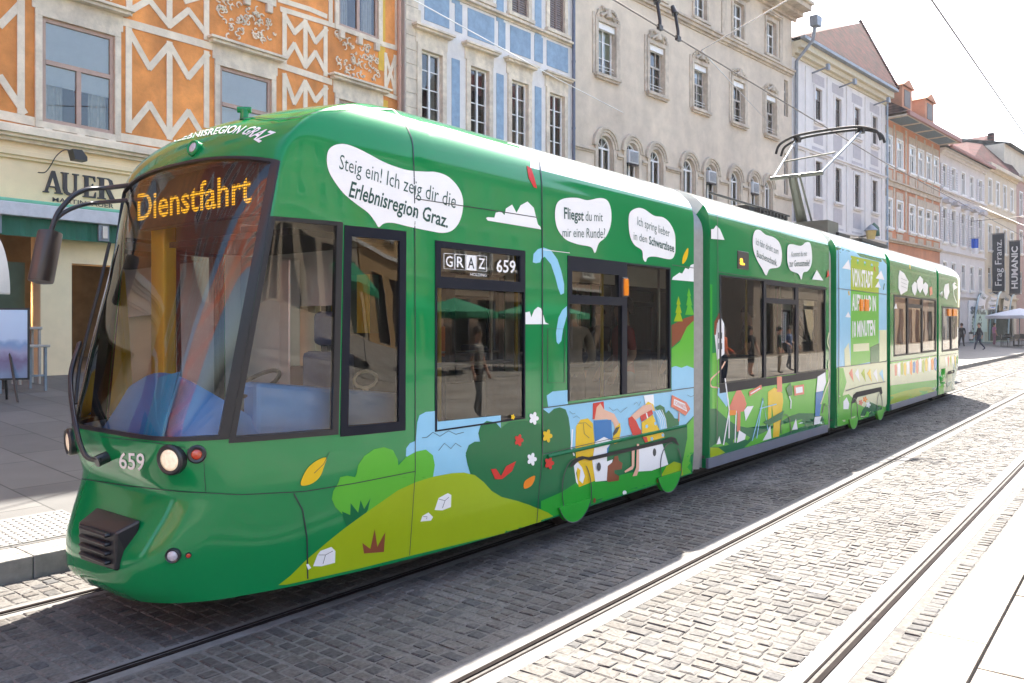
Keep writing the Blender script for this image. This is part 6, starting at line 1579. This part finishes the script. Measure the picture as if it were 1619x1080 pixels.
g = MB(); g.box(0, L8, 1, 10, 15.8, 18.9, M_w7); g.add([(0, .5, 18.9), (L8, .5, 18.9), (L8, 5, 20), (0, 5, 20), (0, 10, 18.9), (L8, 10, 18.9)], [(0,1,2,3),(3,2,5,4),(0,3,4),(1,5,2)], M_tileg); g.box(4.5, 5.0, 3, 3.5, 19.5, 21, M_tile); g.build("roof", b8)
# ------------------------------------------------------------ signs, banners, cafe, people, wires
M_ban = pm("banner_slate", (.025, .03, .045), .8, var=.06); M_bw = pm("banner_letters_white", (.75, .75, .76), .8, var=.03)
def banner(F, x0, ytop, ybot, wdt, words, bold, label):
    a = F.px(x0, (ytop+ybot)/2)[0]; zt_, zb_ = F.px(x0, ytop)[1], F.px(x0, ybot)[1]; p = F.pt(a)
    e = empty("shop_banner", (p[0], p[1], zb_), F.ang, label, "banner")
    g = MB(); n = 12; H = zt_-zb_; vs = []
    for k in range(n+1):
        z = H*k/n; b_ = .03*math.sin(k*.9)
        vs += [(b_, -.06, z), (b_, -.06-wdt, z), (b_+.012, -.06, z), (b_+.012, -.06-wdt, z)]
    fs = []
    for k in range(n): o = 4*k; fs += [(o, o+1, o+5, o+4), (o+3, o+2, o+6, o+7), (o, o+4, o+6, o+2), (o+1, o+3, o+7, o+5)]
    g.add(vs, fs, M_ban); cl = g.build("cloth", e, smooth=30)
    v, f, asp = text_mesh(words, bold); zs, ze = H*.10, H*.90; ym = -.06-wdt/2; ch = min(wdt*.55, (ze-zs)/asp*1.35)
    g = MB(); g.add([(-.045, ym-ch/2+ch*t, zs+(ze-zs)*u) for u, t in v], f, M_bw); g.build("lettering", cl, recalc=False)
    g = MB(); g.tube([(0, 0, H+.05), (0, -.1-wdt, H+.05)], .03, M_blackm, 6); g.tube([(0, 0, -.05), (0, -.1-wdt, -.05)], .03, M_blackm, 6); g.build("bracket", e)
banner(F7, 1567.5, 371, 461, .92, "Frag Franz.", .0, "dark hanging banner reading Frag Franz. on the cream townhouse")
banner(F7, 1594.5, 382, 465, .85, "HUMANIC", .03, "dark hanging banner reading HUMANIC in bold capitals")
a, z = F6.px(1533, 378); p = F6.pt(a); e = empty("hanging_flag", (p[0], p[1], z-1.2), F6.ang, "small blue and white flag hanging from the pale grey house", "flag")
g = MB(); zz0 = 0; vs = []
for k in range(9):
    y = -.12-.5*k/8; b_ = .05*math.sin(k*1.1); vs += [(b_, y, 0), (b_, y, .45), (b_, y, 1.2)]
g.add(vs, [(3*k, 3*k+3, 3*k+4, 3*k+1) for k in range(8)], M_white); g.add(vs, [(3*k+1, 3*k+4, 3*k+5, 3*k+2) for k in range(8)], pm("flag_blue", (.01, .10, .55), .7)); g.build("cloth", e, smooth=True)
g = MB(); g.tube([(0, 0, 1.25), (0, -.7, 1.25)], .025, M_zinc, 6); g.build("pole", e)
# shop front with dark script letters, at the far end of the tram
a0, a1 = F6.px(1531, 490)[0], F6.px(1557, 490)[0]; zt_, zb_ = F6.px(1545, 481)[1], F6.px(1545, 496)[1]; p = F6.pt(a0)
e = empty("shop_front_sign", (p[0], p[1], zb_), F6.ang, "white shop board with dark lettering behind the end of the tram", "sign")
g = MB(); g.box(-.2, a1-a0+.2, -.12, -.01, -1.5, zt_-zb_+.25, M_white); bd = g.build("board", e, bevel=.02)
v, f, asp = text_mesh("spitz", .05); g = MB(); g.add([(.1+(a1-a0-.2)*u, -.125, .0+(zt_-zb_)*t) for u, t in v], f, M_sign); g.build("lettering", bd, recalc=False)
g = MB()
for k in range(2):
    for j in range(12): t = j/12*2*math.pi; g.box(.9+k*1.9+.35*math.cos(t)-.06, .9+k*1.9+.35*math.cos(t)+.06, -.14, -.121, -.75+.5*math.sin(t)-.08, -.75+.5*math.sin(t)+.08, M_sign)
g.build("emblem", bd)
# glass shelter arches
M_shg = glass("canopy_glass", (.62, .80, .76), 1, 1.6); M_shs = pm("canopy_steel", (.32, .40, .40), .45, metal=.4)
sc = onz(1562, 549, .25)
e = empty("glass_canopy", (sc.x+6, sc.y+.6, .25), 0, "curved greenish glass canopy with steel ribs before the cream townhouse", "canopy")
for k in range(2):
    x0 = k*7.5; g = MB(); pts = [(2.2*math.cos(t*math.pi/2/12)*-1+2.2, 4.3*math.sin(t*math.pi/2/12)) for t in range(13)]
    vs = []
    for (u, w) in pts: vs += [(x0+u*1.6, -.2, w), (x0+u*1.6+.2, 2.6, w)]
    g.add(vs, [(2*t, 2*t+1, 2*t+3, 2*t+2) for t in range(12)], M_shg); g.build("glass_sheet", e, smooth=True, recalc=False)
    for yy in (-.2, 1.2, 2.6): g = MB(); g.tube([(x0+u*1.6+(.2 if yy > 2 else 0), yy, w) for u, w in pts], .06, M_shs, 6); g.build("rib", e, smooth=50)
    g = MB(); g.tube([(x0+3.4, 1.2, 0), (x0+3.4, 1.2, 4.25)], .08, M_shs, 8); g.build("post", e)
# parasols: one at the right edge, green ones over the other pavement (they show in the tram's windows)
def parasol(x, y, z0, r_, h, mat, label, group=None):
    e = empty("parasol", (x, y, z0), random.random(), label, "parasol", group)
    g = MB(); n = 8; vs = [(0, 0, h+.55)]
    for rr, zz_ in ((r_*.5, h+.30), (r_, h), (r_, h-.22)): vs += [(rr*math.cos(2*math.pi*k/n), rr*math.sin(2*math.pi*k/n), zz_) for k in range(n)]
    fs = [(0, 1+k, 1+(k+1) % n) for k in range(n)]
    for q in range(2):
        for k in range(n): fs.append((1+q*n+k, 1+(q+1)*n+k, 1+(q+1)*n+(k+1) % n, 1+q*n+(k+1) % n))
    g.add(vs, fs, mat); g.build("canopy", e)
    g = MB(); g.tube([(0, 0, 0), (0, 0, h+.5)], .035, M_zinc, 8); g.build("pole", e); g = MB(); g.tube([(0, 0, 0), (0, 0, .1)], [.35, .3], M_blackm, 12); g.build("base", e)
M_pgrey = pm("parasol_grey_white", (.58, .60, .64), .8, var=.04); M_pgreen = pm("parasol_green", (.01, .22, .10), .75, var=.08)
p = onz(1612, 547, .3); parasol(p.x, p.y, .3, 2.2, 2.25, M_pgrey, "pale grey cafe parasol at the right edge of the photo")
g_gp = "green parasols on the opposite pavement"
for k, (x, y) in enumerate(((17, -13), (22.5, -13.4), (28, -13), (10, -13.5))): parasol(x, y, 0, 2.1, 2.3, M_pgreen, "green beer garden parasol on the opposite pavement", g_gp)
def cafe_chair(x, y, z, rz, label):
    e = empty("cafe_chair", (x, y, z), rz, label, "chair", "cafe chairs under the grey parasol")
    g = MB(); g.box(-.22, .22, -.22, .22, .43, .46, M_blackm); g.build("seat", e); g = MB(); g.box(-.22, .22, .2, .23, .55, .88, M_blackm); g.build("backrest", e)
    for sx in (-.2, .2):
        for sy in (-.2, .2): g = MB(); g.tube([(sx, sy, 0), (sx, sy, .45 if sy < 0 else .88)], .015, M_blackm, 6); g.build("leg", e)
for k in range(5):
    q = onz(1588+k*7.5, 548-(k % 2)*2, .3); cafe_chair(q.x, q.y, .3, k*1.3, "black metal cafe chair beside the grey parasol")
for k in range(2):
    q = onz(1592+k*17, 547, .3); e = empty("cafe_table", (q.x+.4, q.y+.3, .3), 0, ("small round cafe table left of the grey parasol", "small round cafe table under the grey parasol")[k], "table"); g = MB(); g.tube([(0, 0, .71), (0, 0, .74)], .38, M_zinc, 16); g.build("tabletop", e); g = MB(); g.tube([(0, 0, 0), (0, 0, .72)], .03, M_blackm, 8); g.build("leg", e)

# people: one skinned surface each
def skin_person(name, loc, rz, label, J, E, cols, group=None, hair=None, cat="person"):
    """J joints name->(x,y,z,r); E bone pairs; facing -Y locally; cols(z,x)->material"""
    names = list(J); me = bpy.data.meshes.new(name); me.from_pydata([J[n][:3] for n in names], [(names.index(a), names.index(b)) for a, b in E], [])
    o = bpy.data.objects.new(name, me); COL.objects.link(o)
    sk = o.modifiers.new("skin", 'SKIN'); sv = me.skin_vertices[0].data
    for i, n in enumerate(names): sv[i].radius = (J[n][3], J[n][3] if len(J[n]) < 5 else J[n][4]); sv[i].use_root = (n == "pelvis")
    ss = o.modifiers.new("sub", 'SUBSURF'); ss.levels = 2; ss.render_levels = 2
    dg = bpy.context.evaluated_depsgraph_get(); nm = bpy.data.meshes.new_from_object(o.evaluated_get(dg)); bpy.data.objects.remove(o)
    o = bpy.data.objects.new(name, nm); COL.objects.link(o); nm.name = name
    ml = []
    for pl in nm.polygons:
        m = cols(pl.center)
        if m not in ml: ml.append(m); nm.materials.append(m)
    # materials list may already hold skin default slots
    for pl in nm.polygons: pl.material_index = ml.index(cols(pl.center)); pl.use_smooth = True
    o.location = loc; o.rotation_euler = (0, 0, rz); tag(o, label, cat, group)
    if hair:
        hx, hy, hz = J["head"][:3]; g = MB(); n = 14; vs = []; fs = []
        for i in range(7):
            ph = math.pi/2*i/6*1.15
            for k in range(n):
                t = 2*math.pi*k/n; low = .05 if math.sin(t) > 0 else -.03
                vs.append((hx+.098*math.sin(ph)*math.cos(t), hy+.02+.112*math.sin(ph)*math.sin(t), hz+.02+.125*math.cos(ph)-(low if i == 6 else 0)))
        for i in range(6):
            for k in range(n): fs.append((i*n+k, i*n+(k+1) % n, (i+1)*n+(k+1) % n, (i+1)*n+k))
        g.add(vs, fs, hair); h_ = g.build("hair", o, smooth=True)
    return o
def person(loc, rz, label, shirt, trousers, stride=.0, sleeve=True, hairc=None, h=1.0, skirt=False, group=None, arm=0.0):
    sk = pm("skin", (.52, .30, .21), .6, var=.06); shoe = pm("shoe_dark", (.03, .025, .02), .5)
    s = stride
    J = {"pelvis": (0,0,.95,.14,.11), "belly": (0,0,1.12,.13,.10), "chest": (0,-.01,1.32,.155,.105), "neck": (0,0,1.48,.055), "headb": (0,-.01,1.56,.075), "head": (0,-.015,1.65,.095), "headt": (0,0,1.73,.06), "nose": (0,-.11,1.62,.018)}
    for sg, n_ in ((-1, "R"), (1, "L")):
        f = s*sg
        J.update({"hip"+n_: (.09*sg,0,.90,.095), "knee"+n_: (.10*sg,-.02-f*.5-abs(s)*.1,.50,.062), "ank"+n_: (.10*sg,.02-f+(.12*abs(s) if f < 0 else 0),.09+(.10 if f < 0 else 0),.042), "toe"+n_: (.115*sg,-.13-f+(.12*abs(s) if f < 0 else 0),.045+(.02 if f < 0 else 0),.036),
                  "sho"+n_: (.18*sg,0,1.42,.062), "elb"+n_: (.25*sg,.02+f*.35,1.14,.045), "wri"+n_: (.25*sg,-.06-arm+f*.6,.92+arm*.6,.030), "palm"+n_: (.25*sg,-.09-arm+f*.65,.85+arm*.6,.032)})
        for k in range(4): J["f%d%s" % (k, n_)] = (.25*sg+(k-1.5)*.006, -.12-arm+f*.68+(k-1.5)*.019, .77+arm*.6+abs(k-1.3)*.008, .0095)
        J["th"+n_] = (.225*sg, -.135-arm+f*.65, .82+arm*.6, .010)
    E = [("pelvis","belly"),("belly","chest"),("chest","neck"),("neck","headb"),("headb","head"),("head","headt"),("head","nose")]
    for n_ in "RL":
        E += [("pelvis","hip"+n_),("hip"+n_,"knee"+n_),("knee"+n_,"ank"+n_),("ank"+n_,"toe"+n_),("chest","sho"+n_),("sho"+n_,"elb"+n_),("elb"+n_,"wri"+n_),("wri"+n_,"palm"+n_),("palm"+n_,"th"+n_)]+[("palm"+n_,"f%d%s" % (k, n_)) for k in range(4)]
    def cols(c):
        if c.z > 1.47: return sk
        armx = abs(c.x) > .205
        if armx and c.z < (1.0 if sleeve else 1.22) : return sk
        if c.z < .10 and not skirt: return shoe
        if c.z < .10: return shoe
        if c.z < .98 and not (armx and c.z > .98): return (sk if (skirt and c.z < .5) else trousers)
        return shirt
    o = skin_person("person", loc, rz, label, J, E, cols, group, hairc or pm("hair_brown", (.05, .03, .02), .7, var=.2)); o.scale = (h, h, h)
    return o
MT = lambda n, c: pm(n, c, .85, var=.12, scale=12)
p = onz(1548, 555, .2)
dk = MT("cloth_dark_navy", (.02, .022, .035))
person((p.x, p.y, .2), R(200), "person in dark clothes striding along the far pavement with a bag", dk, MT("cloth_dark_jeans", (.03, .04, .07)), .30, True)
bg = onz(1541, 549, .2); g = MB(); g.prism([(-.2,0),(.2,0),(.24,.32),(-.24,.32)], lambda u, v, t: (u, t, v), -.07, .07, M_curt); g.tube(smooth_open([(-.14,0,.32),(-.08,0,.52),(.08,0,.52),(.14,0,.32)]), .012, M_black, 6); o = g.build("shoulder_bag", bevel=.02); o.location = (p.x-.2, p.y+.42, .95); tag(o, "pale bag carried by the striding person in dark clothes", "bag")
p = onz(1572, 547, .25); person((p.x, p.y, .25), R(30), "person in a pink shirt standing before the glass canopy", MT("cloth_pink", (.55, .25, .42)), MT("cloth_dusty_rose", (.34, .18, .24)), 0, False)
p = onz(1536, 552, .2); person((p.x, p.y+.6, .2), R(120), "person in black partly hidden behind the striding walker", MT("cloth_black", (.015, .015, .018)), MT("cloth_black", (.015, .015, .018)), .15, True)
# people on the opposite pavement, seen mirrored in the tram's windows
gp = "people on the opposite pavement"
PL = [((23.3, -2.6), 0, "person in an orange top and jeans on the near pavement", (.55, .10, .02), (.03, .05, .10), False), ((27.4, -3.4), .3, "person in a short black dress on the near pavement", (.012, .012, .015), (.012, .012, .015), True), ((29.6, -3.2), -.2, "person in a black shirt and beige trousers on the near pavement", (.015, .016, .02), (.30, .24, .17), False), ((31.8, -3.6), 0, "person in a blue shirt and grey trousers on the near pavement", (.05, .09, .20), (.16, .16, .17), False),
      ((13.2, -1.9), .2, "person in a dark red top on the near pavement", (.20, .012, .02), (.10, .10, .11), False), ((11.6, -2.4), -.3, "person in a grey shirt on the near pavement", (.20, .19, .17), (.05, .05, .055), False)]
for k, ((x, y), rz, lb, c1, c2_, sk_) in enumerate(PL):
    person((x, y, .004), R(180)+rz, lb, MT("cloth_top_"+"abcdef"[k], c1), MT("cloth_legs_"+"abcdef"[k], c2_), .1 if k % 2 else 0, k % 2 == 0, skirt=sk_, arm=.15 if k % 3 == 0 else 0)

# overhead line
M_wire = pm("contact_wire", (.10, .085, .08), .5, metal=.5); M_wirel = pm("span_wire_grey", (.30, .30, .31), .5, metal=.3)
def wire(pts, r_, mat, label, name="overhead_wire"):
    g = MB(); g.tube(pts, r_, mat, 6); o = g.build(name, smooth=50); return tag(o, label, "wire")
zc = hd.z+.10
wire([(-8, TC, zc), (20, TC, zc), (60, TC-1, zc), (110, TC-4, zc)], .011, M_wire, "contact wire running above the green tram to its pantograph")
wire([(-8, RAILS[0]+.71, zc), (40, RAILS[0]+.71, zc), (110, 0, zc)], .011, M_wire, "contact wire crossing the white sky above the empty right track")
J_ = Vector((10.45, TC, zc+.03)); a, z = F3.px(1217, 196); w_ = Vector((*F3.pt(a), z)); far = J_+(J_-w_).normalized()*26
wire([w_, J_], .009, M_wirel, "thin span wire from the stone house down to the contact wire"); wire([J_, Vector((J_.x-1.5, RAILS[0]+.71, zc+.2)), Vector((J_.x-6, -24, 9))], .009, M_wirel, "thin span wire leading from the contact wire across the street")
a, z = F3.px(985, 178); w2_ = Vector((*F3.pt(a), z)); s2 = ond(655, 0, 11.0)
wire([w2_, w2_.lerp(s2, .5)-Vector((0, 0, .05)), s2, s2+(s2-w2_)*1.2], .013, M_white, "white cable crossing in front of the blue townhouse")
def hanger(x, label):
    e = empty("wire_hanger", (x, TC, zc), 0, label, "wire hanger"); g = MB(); g.tube([(0, 0, .0), (.0, 0, .09), (.02, .05, .34)], .022, M_black, 8); g.tube([(.02, .05, .34), (.04, .1, .46)], [.05, .03], M_black, 8); g.build("insulator", e, smooth=50); g = MB(); g.box(-.05, .05, -.02, .02, -.03, .03, M_black); g.build("clamp", e)
hanger(9.25, "black insulator on the contact wire nearest the camera"); hanger(9.75, "black insulator on the contact wire second from the camera")
fb = F6.px(1535, 350); w3 = Vector((*F6.pt(fb[0]), fb[1])); wire([w3, w3+Vector((-6, -16, -.3))], .02, M_wire, "dark span wire in front of the pale grey house"); 
a, z = F5.px(1474, 294); w4 = Vector((*F5.pt(a), z)); wire([w4, Vector((w4.x-8, TC-1.6, zc+.5)), Vector((w4.x-14, -20, 8.5))], .014, M_wirel, "span wire fixed to the salmon townhouse")

# ---- the other side of the square, mirrored in paint and glass
def far_house(name, x0, x1, H, wm, label, yy=-24, rows=4, pitch=3.0, rz=math.pi, org=None, trim=None):
    Lh = abs(x1-x0); e = empty(name, org or (x1, yy, 0), rz, label, "building"); n = int(Lh/pitch); off = (Lh-n*pitch)/2
    cs = [off+pitch*(k+.5) for k in range(n)]; hs = (H-5)/rows; holes = [(c-.55, c+.55, 5+r_*hs+.5, 5+r_*hs+.5+hs*.6) for c in cs for r_ in range(rows)]+[(c-1, c+1, .1, 3.4) for c in cs]
    g = MB(); wall_holes(g, 0, Lh, PBASE, H, holes, wm, trim or M_white, .15); shell(g, Lh, PBASE, H, 10, wm)
    for c in cs:
        for r_ in range(rows): surround(g, c-.55, c+.55, 5+r_*hs+.5, 5+r_*hs+.5+hs*.6, .18, trim or M_white, .06)
    band(g, 0, Lh, H-.5, [(.3, .2), (.3, .5)], trim or M_white); band(g, 0, Lh, 4.4, [(.2, .15)], trim or M_white); g.build("wall", e)
    for c in cs:
        for r_ in range(rows): win(e, c-.545, c+.545, 5+r_*hs+.505, 5+r_*hs+.5+hs*.6-.005, .1, M_white, 2, .3, 0)
    plain_roof(e, Lh, H, 10, 4, M_tile, .5); return e
M_brick = pm("red_gothic_brick", (.55, .15, .08), .9, var=.12); M_ochre = pm("ochre_render", (.46, .30, .14), .9, var=.1); M_pale = pm("pale_render", (.46, .39, .29), .9, var=.08)
far_house("opposite_townhouse", -8, 16, 12, M_pale, "pale townhouse on the opposite side of the square", -27, rows=2)
far_house("opposite_townhouse", 16.2, 34, 11, M_ochre, "ochre townhouse on the opposite side of the square", -27, rows=2)
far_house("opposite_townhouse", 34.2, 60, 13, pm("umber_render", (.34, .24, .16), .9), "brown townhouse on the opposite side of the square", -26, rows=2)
far_house("opposite_townhouse", -30, -4.2, 24, M_brick, "red brick townhouse with white trim left of the orange house", rz=0, org=(-30, 17.5, 0), trim=M_white, rows=5)
far_house("opposite_townhouse", 0, 26, 24, M_brick, "red brick building with white trim closing the street behind the camera", rz=math.pi/2, org=(-36, -12, 0), rows=5)

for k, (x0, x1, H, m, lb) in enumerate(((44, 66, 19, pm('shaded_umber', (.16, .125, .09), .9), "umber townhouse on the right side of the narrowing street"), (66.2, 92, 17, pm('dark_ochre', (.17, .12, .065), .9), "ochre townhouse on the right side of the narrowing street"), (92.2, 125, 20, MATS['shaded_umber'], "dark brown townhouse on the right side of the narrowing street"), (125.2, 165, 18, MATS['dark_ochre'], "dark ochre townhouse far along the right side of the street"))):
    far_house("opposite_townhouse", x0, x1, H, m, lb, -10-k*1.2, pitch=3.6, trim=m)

# passengers standing in the tram
for k, ((x, y), rz, lb, c1, c2_) in enumerate((((6.75, 4.62), R(150), "passenger in a grey beige shirt behind the divided window of the front section", (.34, .29, .23), (.06, .06, .07)), ((7.42, 4.40), R(230), "passenger in a dark red top at the rear window of the front section", (.30, .015, .02), (.12, .13, .16)), ((9.5, 4.7), R(180), "passenger in an orange top in the second tram section", (.55, .14, .03), (.04, .05, .09)), ((11.6, 4.75), R(200), "passenger in a dark jacket in the second tram section", (.03, .03, .04), (.05, .06, .09)), ((17.9, 4.7), R(190), "passenger in a yellow top in the fourth tram section", (.6, .45, .05), (.05, .05, .06)))):
    person((x, y, .362), rz, lb, MT("cloth_rider_"+"abcde"[k], c1), MT("cloth_rider_legs_"+"abcde"[k], c2_), 0, k % 2 == 0, h=.98, arm=.12)
# ------------------------------------------------------------ thin summer haze down the street
hz = MB(); hz.box(-62, 210, -45, 40, -1.2, 33, None)
bpy_m = bpy.data.materials.new("haze_air"); bpy_m.use_nodes = True; n_ = bpy_m.node_tree.nodes; n_.remove(n_["Principled BSDF"])
pv_ = n_.new("ShaderNodeVolumePrincipled"); pv_.inputs["Color"].default_value = (.9, .94, 1, 1); pv_.inputs["Density"].default_value = .0003; pv_.inputs["Anisotropy"].default_value = .3
bpy_m.node_tree.links.new(pv_.outputs[0], n_["Material Output"].inputs["Volume"])
hz.mats = [bpy_m]; hz.m = [0]*len(hz.m)
tag(hz.build("haze"), kind="stuff")
